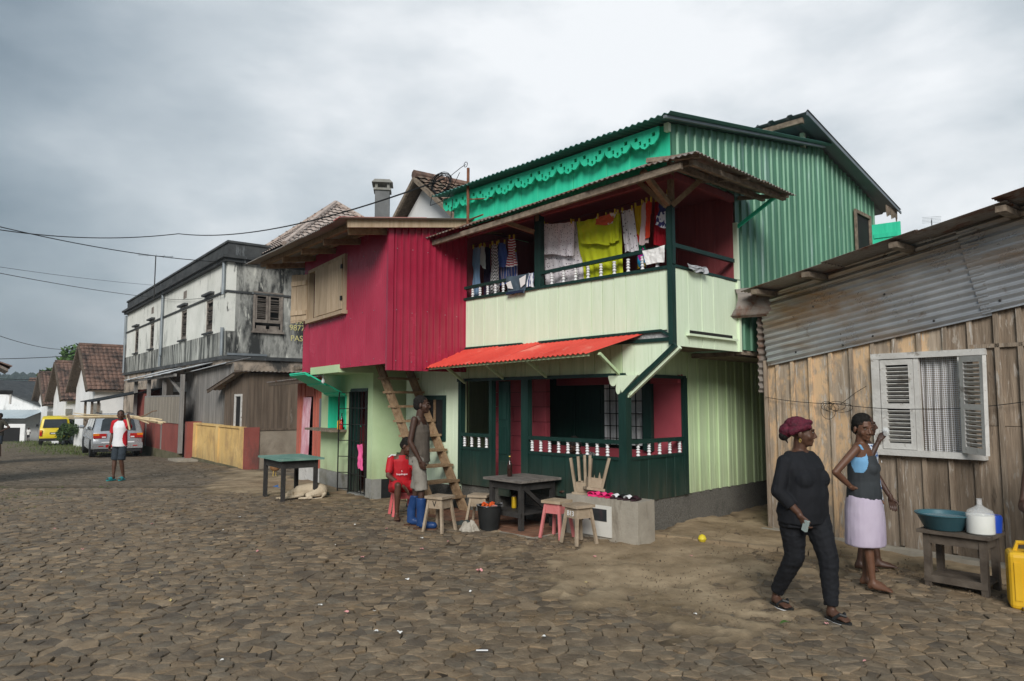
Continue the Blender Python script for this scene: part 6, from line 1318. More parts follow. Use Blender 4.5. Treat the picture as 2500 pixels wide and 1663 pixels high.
# green table by the shop, step
M_GTT=mat('sea_green_table_paint',(.10,.22,.18),(.20,.34,.28),rough=.7,scale=4,bump=.2,coord='O',stain=((.33,.36,.32),4,.60,.1,(1,1,1)))
table('green_table','sea green painted table standing in front of the shop',Matrix.Translation((0,0,0)),(-3.77,12.07,.05),math.atan2(.77,-.575)-math.pi,.96,.60,.70,M_GTT,M_DKT,.06,over=.08,apr=.13)
st=thing('door_step','low earth coloured step in front of the shop window','step',FS.to_translation(),RS); MB().box(-3.2,-1.0,-.62,-.015,-.3,.07).build('slab',mat('earth_step',(.20,.145,.09),(.33,.25,.16),rough=.95,scale=3,bump=.3,stain=((.10,.08,.055),2,.55,.15,(1,1,1))),st)
kb=thing('kerb','low earth covered kerb running across the passage mouth','kerb',(0,0,0))
for k in range(7):
    a=Vector((1.72+.27*k,8.62-.16*k,0)); MB().box(-.15,.15,-.05,.05,-.05,.075+rnd.uniform(-.01,.01)).build('kerb_stone',mat('k',(.23,.17,.105),(.33,.255,.165),rough=.95,scale=3,bump=.3) if k==0 else bpy.data.materials['k'],kb,loc=(a.x,a.y,gz(a.y)-.02),rot=(0,0,R(-30+rnd.uniform(-4,4))))
# jug in the shop doorway and pink shirt
j=thing('plastic_jug','white plastic jug with a blue label inside the shop doorway','jug',SWP(-.42,.35,.055)); MB().lathe([(.07,0),(.075,.02),(.075,.22),(.05,.30),(.02,.34),(.02,.37)],n=14).build('body',M_WHT,j,True); MB().lathe([(.0762,.06),(.0762,.15)],n=14).build('label_band',fabric('blue_label',(.02,.06,.4)),j,True)
cloth('shirt','bright pink shirt hanging behind the shop door grille','shirt',FS,[(-.44,-.035,.93),(-.27,-.035,.95),(-.26,-.035,.50),(-.44,-.035,.52)],fabric('bright_pink_cloth',(.75,.12,.30)),2,.02,None,False,seed=31)
tag(MB().box(-.14,.14,-.05,.05,-.015,.015).build('tray',M_DG,None,loc=SWP(.17,.5,.79),rot=(0,0,RS)),'dark green tray fixed on the shop side wall','tray')
# bench, basin, demijohn, jug, jerrycan at the right
M_BNW=mat('wet_bench_wood',(.055,.042,.032),(.14,.115,.09),rough=.7,scale=5,bump=.3,coord='O',stain=((.28,.25,.22),5,.64,.06,(1,1,1)))
table('low_bench','low dark bench with a slatted shelf carrying a basin, at right',FW,(2.41,-1.10,-.11),R(2),.50,.36,.53,M_BNW,M_BNW,.055,.10,over=.04,apr=.09)
ba=thing('basin','wide teal plastic basin on the low bench','basin',WWP(2.30,-1.15,.422)); M_BAS=mat('teal_plastic',(.035,.095,.12),(.05,.13,.155),rough=.4,bump=0,scale=2)
MB().lathe([(.15,0),(.16,.008),(.215,.12),(.235,.135),(.235,.145),(.21,.14),(.155,.03),(.01,.025)],n=32).build('bowl',M_BAS,ba,True); MB().lathe([(.19,.112),(.005,.113)],n=24).build('suds',mat('grey_water',(.20,.26,.28),rough=.15,bump=.05),ba,True)
dj_=thing('demijohn','glass demijohn of milky palm wine on the low bench','jug',WWP(2.60,-1.17,.422)); MB().lathe([(.095,.003),(.106,.012),(.106,.15),(.104,.165)],n=24).build('palm_wine',mat('palm_wine',(.66,.66,.60),(.72,.72,.67),rough=.3,bump=0),dj_,True)
gl=mat('clear_glass',(.9,.95,.93),rough=.04,bump=0,alpha=.28,spec=.6); MB().lathe([(.10,0),(.112,.01),(.112,.17),(.095,.205),(.04,.235),(.022,.25),(.02,.30),(.026,.305)],n=24).build('glass',gl,dj_,True)
bj_=thing('blue_jug','blue plastic jug half hidden behind the demijohn','jug',WWP(2.63,-.98,.422)); M_BLU=mat('blue_plastic',(.01,.05,.38),(.02,.08,.46),rough=.35,bump=0); MB().lathe([(.07,0),(.08,.13),(.07,.15)],n=18).build('body',M_BLU,bj_,True); MB().tube([(.075,.02,.12),(.10,.05,.11),(.10,.05,.05),(.077,.02,.03)],.009,6).build('handle',M_BLU,bj_,True)
jc=thing('jerrycan','large yellow jerrycan with red cap and blue funnel at the right edge','jerrycan',(4.23,5.88,0),R(-30)); M_JC=mat('yellow_plastic',(.62,.35,.012),(.72,.44,.03),rough=.45,bump=.05,scale=3,stain=((.35,.2,.05),4,.62,.12,(1,1,1)))
b_=MB().box(-.15,.15,-.13,.13,.0,.46).build('body',M_JC,jc); m_=b_.modifiers.new('b','BEVEL'); m_.width=.04; m_.segments=3
for k in range(3): MB().box(-.11+.08*k,-.06+.08*k,-.138,-.125,.08,.38).build('rib',M_JC,jc)
MB().tube([(-.09,0,.45),(-.07,0,.52),(.05,0,.53),(.08,0,.45)],.02,8).build('handle',M_JC,jc,True); MB().lathe([(.03,.455),(.03,.49),(.005,.49)],n=14).build('cap',M_TAIL,jc,True,loc=(.0,-.09,0)); MB().lathe([(.012,.49),(.016,.53),(.06,.60),(.062,.605)],n=16).build('funnel',M_BLU,jc,True,loc=(.06,-.06,0))
# litter
M_LIT=[mat('white_scrap',(.70,.69,.66),rough=.7,bump=0),mat('pink_scrap',(.60,.28,.27),rough=.7,bump=0),mat('ochre_scrap',(.50,.40,.16),rough=.7,bump=0)]
lr=random.Random(12); ms=[MB().grid(lambda u,v,k=k:(.022*(u-.5)*2,.012*(v-.5)*2,.006+.006*math.sin(u*5+v*4+k)),4,3,.002).mesh('litter_scrap',M_LIT[k]) for k in range(3)]
LT=('white scrap of litter lying on the cobbles','pink scrap of litter lying on the cobbles','straw coloured scrap of litter on the cobbles'); LG=('white scraps of litter','pink scraps of litter','straw coloured scraps of litter')
for k in range(40):
    y=4.5+7*lr.random()**1.6; x=lr.uniform(-.66,.5)*y
    if blocked(x,y): continue
    i=lr.choice((0,0,0,1,1,2)); tag(put('litter_scrap',ms[i],None,(x,y,gh(x,y)+.022),(lr.uniform(-.2,.2),lr.uniform(-.2,.2),lr.uniform(0,6)),lr.uniform(.35,.95)),LT[i],'litter',LG[i])
tag(put('paper_scrap',MB().grid(lambda u,v:(.06*(u-.5),.04*(v-.5),.01+.015*math.sin(u*6)*math.cos(v*5)),6,5,.002).mesh('paper_scrap',M_LIT[1]),None,(-.32,7.05,gh(-.3,7.05)+.02),(0,0,.4)),'pink and white crumpled wrapper lying mid street','litter')
tag(put('leaf_scrap',MB().grid(lambda u,v:(.09*(u-.5),.04*(v-.5)*math.sin(math.pi*u),.01+.02*math.sin(u*3)),6,4,.002).mesh('leaf_scrap',M_LEAF),None,(2.02,5.35,gh(2,5.35)+.03),(0,0,.2)),'green leaf lying on the dirt by the walking woman','leaf')
tag(put('stick_scrap',MB().beam((-.04,0,0),(.04,0,0),.007,.007).mesh('stick_scrap',M_WHT),None,(-.2,4.85,gh(-.2,4.85)+.025)),'thin white stick lying on the near cobbles','litter')
tag(put('red_scrap',MB().lathe([(.005,0),(.02,.01),(.02,.03),(.004,.04)],n=10).mesh('red_scrap',M_TAIL),None,(3.42,4.75,gh(3.4,4.75)+.01)),'round red scrap at the lower right edge of the cobbles','litter')
# ================================================================ people and animals
def skin_mat(n,c): return mat(n,tuple(v*.82 for v in c),tuple(v*1.12 for v in c),rough=.52,scale=9,bump=.06,bscale=90,coord='O',spec=.4)
SK_D=skin_mat('dark_skin',(.085,.040,.024)); SK_M=skin_mat('brown_skin',(.125,.058,.033)); SK_X=skin_mat('deep_skin',(.058,.028,.018))
M_HAIR=mat('black_hair',(.010,.009,.008),(.022,.020,.018),rough=1.,scale=60,bump=.3,bscale=120,coord='O',spec=.08); M_EYE=mat('eye_white',(.20,.175,.155),rough=.3,bump=0); M_IRIS=mat('dark_iris',(.012,.008,.006),rough=.2,bump=0)
def cap(t,p,q,r1,r2,n=10):
    """tapered round-ended limb"""
    p,q=Vector(p),Vector(q); d=q-p; l=d.length
    if l<1e-5: d=Vector((0,0,1)); l=1e-5
    d=d/l; pts=[];rs=[]
    for a in (-90,-60,-30): pts.append(p+d*(r1*math.sin(R(a)))); rs.append(max(1e-4,r1*math.cos(R(a))))
    for k in range(0,5): pts.append(p.lerp(q,k/4)); rs.append(r1+(r2-r1)*k/4)
    for a in (30,60,90): pts.append(q+d*(r2*math.sin(R(a)))); rs.append(max(1e-4,r2*math.cos(R(a))))
    t.tube(pts,rs,n)
def flat(t,p,q,r1,r2,n=16):
    """cloth tube with flat ends: sleeves, trouser legs"""
    p,q=Vector(p),Vector(q); t.tube([p.lerp(q,k/5) for k in range(6)],[r1+(r2-r1)*k/5 for k in range(6)],n)
def dye(o,m,fn):
    """second cloth colour where fn(face centre) holds"""
    o.data.materials.append(m)
    for p in o.data.polygons:
        if fn(p.center): p.material_index=1
def ell(t,c,r,rot=None,n=12):
    c=Vector(c); M_=rot if rot else Matrix.Identity(3); k=len(t.v); m=8
    for i in range(m+1):
        a=math.pi*i/m-math.pi/2
        for j in range(n):
            b=2*math.pi*j/n; t.v.append(tuple(c+M_@Vector((r[0]*max(1e-3,math.cos(a))*math.cos(b),r[1]*max(1e-3,math.cos(a))*math.sin(b),r[2]*math.sin(a)))))
    for i in range(m):
        for j in range(n): t.f.append((k+i*n+j,k+i*n+(j+1)%n,k+(i+1)*n+(j+1)%n,k+(i+1)*n+j))
    t.f.append(tuple(k+j for j in reversed(range(n)))); t.f.append(tuple(k+m*n+j for j in range(n)))
def loft(t,rings,n=20,yaw=None):
    """closed tube of ellipses: rings = (centre, rx, ry, yaw)"""
    k=len(t.v)
    for c,rx,ry,yw in rings:
        for j in range(n):
            b=2*math.pi*j/n; x,y=rx*math.cos(b),ry*math.sin(b); t.v.append((c[0]+x*math.cos(yw)-y*math.sin(yw),c[1]+x*math.sin(yw)+y*math.cos(yw),c[2]))
    for i in range(len(rings)-1):
        for j in range(n): t.f.append((k+i*n+j,k+i*n+(j+1)%n,k+(i+1)*n+(j+1)%n,k+(i+1)*n+j))
    t.f.append(tuple(k+j for j in reversed(range(n)))); e=k+(len(rings)-1)*n; t.f.append(tuple(e+j for j in range(n)))
def fuse(t,vox,it=3,wr=0.,ws=14.,seed=0.,sz=1.):
    """union of the pieces as one skin (voxel remesh + smoothing), optional wrinkles; returns verts, faces"""
    me=bpy.data.meshes.new('tmp'); me.from_pydata(t.v,[],t.f); o=bpy.data.objects.new('tmp',me); COL.objects.link(o)
    m=o.modifiers.new('r','REMESH'); m.mode='VOXEL'; m.voxel_size=vox
    s=o.modifiers.new('s','SMOOTH'); s.factor=.5; s.iterations=it
    dg=bpy.context.evaluated_depsgraph_get(); e=bpy.data.meshes.new_from_object(o.evaluated_get(dg)); bpy.data.objects.remove(o); bpy.data.meshes.remove(me)
    V=np.zeros(len(e.vertices)*3); e.vertices.foreach_get('co',V); V=V.reshape(-1,3)
    if wr:
        Nn=np.zeros(len(e.vertices)*3); e.vertices.foreach_get('normal',Nn); Nn=Nn.reshape(-1,3)
        d=np.array([mnoise.noise((v[0]*ws,v[1]*ws,v[2]*ws*sz+seed))+.5*mnoise.noise((v[0]*ws*2.2,v[1]*ws*2.2,v[2]*ws*2*sz+seed)) for v in V]); V=V+Nn*(d*wr)[:,None]
    F=[tuple(p.vertices) for p in e.polygons]; bpy.data.meshes.remove(e); return V.tolist(),F
def body(name,m,parent,parts):
    v=[];f=[]
    for a,b in parts:
        k=len(v); v+=a; f+=[tuple(i+k for i in q) for q in b]
    me=bpy.data.meshes.new(name); me.from_pydata(v,[],f); me.materials.append(m); me.polygons.foreach_set('use_smooth',[True]*len(me.polygons)); return put(name,me,parent)
def hand(t,w,d,nrm,thumb,s=1.,curl=.5,spread=1.):
    """palm and five fingers: wrist w, direction d, palm normal nrm, thumb side vector"""
    w,d,nrm,th=Vector(w),Vector(d).normalized(),Vector(nrm).normalized(),Vector(thumb).normalized()
    cap(t,w-d*.02,w+d*.02*s,.024*s,.026*s)
    for k in (-1,-.33,.33,1): cap(t,w+d*.015*s+th*(.016*k*s),w+d*.082*s+th*(.028*k*s),.015*s,.0115*s,8)
    for k,(o,l) in enumerate(((.029,.066),(.010,.075),(-.010,.070),(-.029,.054))):
        p=w+d*.083*s+th*(o*s*spread); a=0; sl=l*s/2.6
        for i,ln in enumerate((1.15,.85,.6)):
            a+=curl*(.9 if i else .55); dd=(d*math.cos(a)+nrm*math.sin(a)).normalized(); q=p+dd*sl*ln; cap(t,p,q,(.0098-.0012*i)*s,(.0088-.0012*i)*s,8); p=q
    p=w+d*.025*s+th*.026*s; q=p+(d*.75+th*.75+nrm*.35).normalized()*.038*s; cap(t,p,q,.014*s,.0115*s,8); r_=q+(d*.9+th*.25+nrm*.45).normalized()*.032*s; cap(t,q,r_,.0108*s,.0085*s,8)
def foot(t,a,d,s=1.,w=1.):
    """bare foot from the ankle a, pointing d (horizontal)"""
    a,d=Vector(a),Vector((d[0],d[1],0)).normalized(); sd=Vector((-d.y,d.x,0)); z0=a.z-.075*s
    cap(t,a,(a.x-d.x*.02,a.y-d.y*.02,z0+.032*s),.032*s,.031*s); b=a+d*.10*s; b.z=z0+.028*s
    cap(t,(a.x,a.y,z0+.045*s),b,.036*s,.027*s)
    for o in (-.024,0,.022): cap(t,(a.x+d.x*.02+sd.x*o*.6,a.y+d.y*.02+sd.y*o*.6,z0+.03*s),b+d*.03*s+sd*(o*s*w)-Vector((0,0,.006)),.024*s,.017*s)
    for k,o in enumerate((-.036,-.018,0,.016,.031)): cap(t,b+d*.03*s+sd*(o*s*w)-Vector((0,0,.008)),b+d*(.068-.006*abs(k-1))*s+sd*(o*1.1*s*w)-Vector((0,0,.013)),.0105*s,.009*s,8)
def headgeo(t,c,yaw,pitch=0,s=1.,roll=0,fem=False):
    """head with brow, nose, lips, cheeks and ears; faces -y before turning"""
    M_=Euler((pitch,roll,yaw)).to_matrix(); c=Vector(c); P=lambda x,y,z:c+M_@(Vector((x,y,z))*s)
    ell(t,P(0,.018,.035),(.074*s,.095*s,.083*s),M_); ell(t,P(0,-.022,-.015),(.064*s,.072*s,.085*s),M_); ell(t,P(0,-.038,-.068),(.043*s,.043*s,.040*s),M_); ell(t,P(0,-.070,-.088),(.020*s,.017*s,.015*s),M_)
    for k in (-1,1):
        ell(t,P(.038*k,-.054,-.028),(.024*s,.022*s,.026*s),M_); cap(t,P(.012*k,-.086,.028),P(.045*k,-.075,.030),.0095*s,.008*s,8); ell(t,P(.076*k,.012,-.012),(.009*s,.019*s,.030*s),M_); ell(t,P(.0165*k,-.094,-.033),(.0095*s,.010*s,.008*s),M_)
    cap(t,P(0,-.084,.018),P(0,-.103,-.024),.0085*s,.0135*s,8); cap(t,P(-.018,-.087,-.0555),P(.018,-.087,-.0555),.006*s,.006*s,8); cap(t,P(-.013,-.083,-.068),P(.013,-.083,-.068),.007*s,.007*s,8)
    return P,M_
def eyes(parent,P,M_,s=1.):
    for k in (-1,1):
        t=MB(); ell(t,(0,0,0),(.0115*s,.007*s,.0048*s),M_,10); o=t.build('eye',M_EYE,parent,True,loc=P(.031*k,-.0805,.008)); t=MB(); ell(t,M_@Vector((0,-.0048*s,0)),(.0058*s,.0035*s,.0050*s),M_,8); t.build('iris',M_IRIS,o,True)
        t=MB(); cap(t,(-.016*s,0,0),(.016*s,0,.002),.0032*s,.0026*s,6); t.v=[tuple(M_@Vector(v)) for v in t.v]; t.build('eyebrow',M_HAIR,parent,True,loc=P(.031*k,-.0885,.031))
def limbs(t,J,k=1.,arm=1.,leg=1.):
    for s in 'LR':
        if 'S'+s in J:
            cap(t,J['S'+s],J['E'+s],.046*k*arm,.036*k*arm); cap(t,J['E'+s],Vector(J['E'+s]).lerp(Vector(J['W'+s]),.35),.037*k*arm,.036*k*arm); cap(t,Vector(J['E'+s]).lerp(Vector(J['W'+s]),.35),J['W'+s],.036*k*arm,.024*k*arm)
        if 'H'+s in J:
            cap(t,J['H'+s],J['K'+s],.079*k*leg,.050*k*leg); a=Vector(J['K'+s]); b=Vector(J['A'+s]); cap(t,a,a.lerp(b,.35),.049*k*leg,.050*k*leg); cap(t,a.lerp(b,.3),b,.051*k*leg,.030*k*leg)
def hairgeo(t,P,M_,s=1.,r=1.):
    ell(t,P(0,.028,.046),(.080*s*r,.096*s*r,.082*s*r),M_); ell(t,P(0,.055,.0),(.070*s*r,.068*s*r,.075*s*r),M_)
DN=mat('dark_denim',(.018,.026,.034),(.04,.052,.065),rough=.9,scale=8,bump=.2,bscale=60,coord='O')
# ---- 1 woman in black, walking
def woman_black():
    o=thing('person','woman in black top and trousers with maroon headwrap walking past','person',(2.32,5.70,gh(2.3,5.7)+.012),R(24))
    J=dict(SL=(.155,.02,1.185),EL=(.245,.10,.98),WL=(.21,.09,.77),SR=(-.165,.0,1.185),ER=(-.255,-.005,.965),WR=(-.155,-.115,.80),HL=(.085,-.03,.80),KL=(.075,-.17,.455),AL=(.055,-.20,.085),HR=(-.085,.03,.80),KR=(-.065,.03,.44),AR=(-.06,.25,.105))
    t=MB(); limbs(t,J,1.02,1.05,1.02); loft(t,[((0,.01,.78),.15,.11,0),((0,.0,1.0),.15,.12,0),((0,.0,1.2),.15,.10,0),((0,.01,1.27),.10,.075,0)]); foot(t,J['AL'],(0,-1),.95); 
    foot(t,(J['AR'][0],J['AR'][1],.085),(-.12,-1),.95)
    b=fuse(t,.009)
    h=MB(); P,M_=headgeo(h,(0,-.02,1.415),R(46),R(4),1.02); cap(h,(0,.012,1.22),(0,-.005,1.36),.056,.052); loft(h,[((0,.005,1.20),.13,.075,0),((0,.005,1.255),.12,.062,0),((0,.005,1.28),.06,.05,0)]); hd=fuse(h,.005,4)
    g=MB(); hand(g,J['WR'],(.18,-.35,-1),(.9,-.2,.1),(-.1,-1,0),.95,.75); hand(g,J['WL'],(0,.1,-1),(-1,0,0),(0,-1,0),.95,.6); hn=fuse(g,.0045,2)
    bd=body('body',SK_D,o,[b,hd,hn]); eyes(o,P,M_,1.02)
    BL=mat('black_jersey',(.005,.0055,.0075),(.010,.011,.014),rough=.85,scale=5,bump=.1,bscale=70,coord='O')
    t=MB(); loft(t,[((0,.0,.71),.205,.17,0),((.0,-.012,.80),.205,.172,0),((0,-.020,.93),.192,.172,0),((0,-.014,1.05),.185,.163,0),((0,-.006,1.14),.19,.155,0),((0,.0,1.205),.178,.115,0),((0,.004,1.245),.15,.085,0),((0,.006,1.268),.115,.068,0)],24)
    for s in (-1,1): ell(t,(.08*s,-.115,1.055),(.085,.07,.08))
    for s in 'LR': cap(t,J['S'+s],J['E'+s],.062,.057); flat(t,J['E'+s],Vector(J['E'+s]).lerp(Vector(J['W'+s]),.66),.055,.046)
    body('blouse',BL,o,[fuse(t,.008,2,.007,15,.3,.5)])
    t=MB(); loft(t,[((0,.01,.68),.195,.155,0),((0,.005,.80),.195,.16,0),((0,.0,.86),.18,.145,0)])
    for s in 'LR':
        cap(t,J['H'+s],J['K'+s],.118,.078); a=Vector(J['K'+s]); c=Vector(J['A'+s]); cap(t,a,a.lerp(c,.4),.078,.068); flat(t,a.lerp(c,.35),a.lerp(c,.95),.068,.054)
    body('trousers',BL,o,[fuse(t,.008,2,.006,18,1.7,1.6)])
    t=MB(); ell(t,P(0,.032,.052),(.087,.106,.076),M_); cap(t,P(-.062,-.052,.048),P(.062,-.052,.048),.022,.022); cap(t,P(-.070,-.03,.05),P(-.066,.075,.005),.028,.034); cap(t,P(.070,-.03,.05),P(.066,.075,.005),.028,.034); ell(t,P(.0,-.045,.085),(.04,.035,.026),M_); ell(t,P(-.005,.115,.005),(.07,.055,.065),M_); 
    body('headwrap',mat('maroon_velvet',(.035,.004,.010),(.13,.012,.030),rough=.7,scale=34,bump=.6,bscale=42,coord='O'),o,[fuse(t,.006,2,.003,30,2.)])
    t=MB(); ell(t,P(-.02,.13,-.035),(.045,.04,.04),M_); cap(t,P(-.02,.12,-.05),P(-.05,.10,-.085),.012,.006); body('hair_bun',M_HAIR,o,[fuse(t,.006,2)])
    for s,yw in (('L',0),('R',R(-5))):
        a=Vector(J['A'+s]); z=a.z-.085 if s=='L' else .004
        q=[(.042*math.cos(t_)*(1.1 if math.sin(t_)>0 else .8),-.045-.125*math.sin(t_)) for t_ in np.linspace(0,6.28,17)[:-1]]
        sn=MB().prism(q,(a.x,a.y-.01,z),(1,0,0),(0,1,0),(0,0,1),.018).build('sandal',M_BLK,o); MB().prism([(x*1.03,y*1.0) for x,y in q],(a.x,a.y-.01,z-.008),(1,0,0),(0,1,0),(0,0,1),.008).build('welt',M_WHT,sn)
        MB().tube([(a.x-.040,a.y-.05,z+.02),(a.x-.022,a.y-.10,z+.065),(a.x+.0,a.y-.125,z+.055),(a.x+.022,a.y-.10,z+.065),(a.x+.040,a.y-.05,z+.02)],.014,8).build('strap',M_BLK,sn,True)
    w=Vector(J['WR']); tag(MB().box(-.012,.012,-.02,.02,-.045,.045).build('phone',mat('pale_phone',(.35,.42,.40),rough=.3,bump=0),None,loc=o.matrix_basis@(w+Vector((.012,-.05,-.085))),rot=(R(20),0,R(24))),'small pale phone held in the hand of the woman in black','phone')
    ea=MB(); ea.tube([P(-.08,.012,-.045)+Vector((0,.010*math.cos(t_),-.014+.014*math.sin(t_))) for t_ in np.linspace(0,6.28,12)],.0018,5); ea.build('earring',M_GLD,o)
woman_black()
# ---- 2 woman in lavender skirt
def woman_skirt():
    o=thing('person','barefoot woman in grey tank top and lavender skirt, hand on hip','person',(3.17,6.42,gh(3.17,6.42)+.012),R(52))
    J=dict(SL=(.165,.0,1.235),EL=(.20,.06,1.0),WL=(.19,-.06,.80),SR=(-.165,.01,1.24),ER=(-.33,.15,1.04),WR=(-.17,.06,.90),HL=(.08,0,.80),KL=(.075,-.01,.44),AL=(.07,.03,.085),HR=(-.08,0,.80),KR=(-.07,-.03,.44),AR=(-.075,-.06,.085))
    t=MB(); limbs(t,J,.93,.92,.92); loft(t,[((0,.01,.78),.14,.11,0),((0,.0,.95),.125,.105,0),((0,-.005,1.1),.14,.105,0),((0,.005,1.22),.145,.085,0),((0,.012,1.275),.075,.058,0)]); 
    foot(t,J['AL'],(.15,-1),.96); foot(t,J['AR'],(-.1,-1),.96); b=fuse(t,.008)
    h=MB(); P,M_=headgeo(h,(.0,-.02,1.415),R(-44),R(8),.99); cap(h,(0,.012,1.2),(0,-.005,1.36),.050,.047); loft(h,[((0,.005,1.2),.125,.075,0),((0,.01,1.262),.105,.06,0),((0,.01,1.285),.055,.048,0)]); hd=fuse(h,.005,4)
    g=MB(); hand(g,J['WR'],(.75,-.25,-.35),(.3,-.5,-.6),(-.2,-.9,.2),.93,.35); hand(g,J['WL'],(0,-.3,-1),(-1,0,0),(0,-1,0),.93,.5); hn=fuse(g,.0045,2)
    body('body',SK_M,o,[b,hd,hn]); eyes(o,P,M_,.99)
    t=MB(); hairgeo(t,P,M_,.99,1.02); ell(t,P(0,.105,-.02),(.045,.04,.045),M_); body('hair',M_HAIR,o,[fuse(t,.006,2,.0025,40)])
    TK=mat('charcoal_tank',(.022,.026,.030),(.042,.048,.052),rough=.85,scale=5,bump=.12,bscale=60,coord='O'); BB=mat('sky_blue_cloth',(.12,.29,.48),(.17,.36,.56),rough=.8,scale=5,bump=.1,coord='O')
    t=MB(); loft(t,[((0,.0,.76),.172,.145,0),((0,-.005,.84),.168,.145,0),((0,-.006,.95),.15,.132,0),((0,-.008,1.05),.155,.132,0),((0,-.004,1.13),.152,.122,0),((0,.0,1.175),.138,.112,0)],22)
    for s in (-1,1): ell(t,(.065*s,-.088,1.06),(.065,.052,.062)); cap(t,(.085*s,-.075,1.13),(.105*s,-.01,1.265),.020,.015); cap(t,(.105*s,-.01,1.265),(.075*s,.085,1.12),.015,.022)
    tk=body('tank_top',TK,o,[fuse(t,.0075,3,.0035,15,.9,.5)])
    dye(tk,BB,lambda c:abs(c.x)>.098+(1.2-c.z)*.30 and c.z>1.03)
    put('lettering',text3d('SPORT',.022,M_WHT),tk,(.02,-.157,1.115),(R(84),0,R(10)))
    t=MB(); loft(t,[((0,.0,.385),.205,.165,0),((0,.0,.55),.20,.165,0),((0,.0,.68),.192,.162,0),((0,.0,.78),.178,.150,0),((0,0,.83),.165,.138,0)],26)
    body('skirt',mat('lavender_cloth',(.40,.34,.44),(.50,.44,.53),rough=.85,scale=3,bump=.08,bscale=60,coord='O'),o,[fuse(t,.008,2,.006,9,.4,.5)])
woman_skirt()
# ---- 3 person behind her
def person_behind():
    o=thing('person','person in blue and white patterned dress hidden behind the lavender skirt','person',(3.52,7.08,gh(3.5,7.1)+.012),R(62))
    J=dict(SL=(.17,.0,1.25),EL=(.16,-.06,.98),WL=(.10,-.215,.70),SR=(-.17,.0,1.25),ER=(-.16,-.02,1.03),WR=(-.05,-.13,1.25),HL=(.08,0,.80),KL=(.075,-.03,.44),AL=(.07,-.08,.085),HR=(-.08,0,.80),KR=(-.07,.0,.44),AR=(-.09,.08,.085))
    t=MB(); limbs(t,J,.95); loft(t,[((0,.01,.78),.15,.11,0),((0,.0,1.0),.14,.11,0),((0,.0,1.2),.15,.095,0),((0,.01,1.28),.08,.06,0)]); foot(t,J['AL'],(.2,-1)); foot(t,J['AR'],(-.1,-1)); b=fuse(t,.01)
    h=MB(); P,M_=headgeo(h,(0,-.02,1.41),0,0,1.); cap(h,(0,.01,1.2),(0,0,1.36),.05,.048); hd=fuse(h,.007,2)
    g=MB(); hand(g,J['WR'],(.1,-.4,.8),(1,0,0),(0,-.8,.3),.95,.8); hand(g,J['WL'],(0,-.2,-1),(-1,0,0),(0,-1,0),.95,.5); body('body',SK_X,o,[b,hd,fuse(g,.005,2)]); eyes(o,P,M_)
    t=MB(); hairgeo(t,P,M_); body('hair',M_HAIR,o,[fuse(t,.008,2)])
    t=MB(); loft(t,[((0,0,.45),.20,.16,0),((0,0,.75),.185,.15,0),((0,0,.95),.155,.125,0),((0,0,1.12),.165,.125,0),((0,0,1.23),.15,.09,0)],22)
    body('dress',fabric('blue_floral_dress',(.60,.64,.68),(.06,.13,.30),'blotch',22),o,[fuse(t,.01,2,.005,10)])
    c=o.matrix_basis@Vector((-.03,-.20,1.345)); k=thing('cup','clear plastic cup raised beside the face of the woman in the skirt','cup',c,0,None,rot=(R(-60),R(50),0)); MB().lathe([(.024,-.04),(.026,-.038),(.036,.045),(.034,.045),(.024,-.034)],n=16).build('beaker',mat('clear_cup',(.75,.77,.76),rough=.15,bump=0,alpha=.35),k,True)
person_behind()
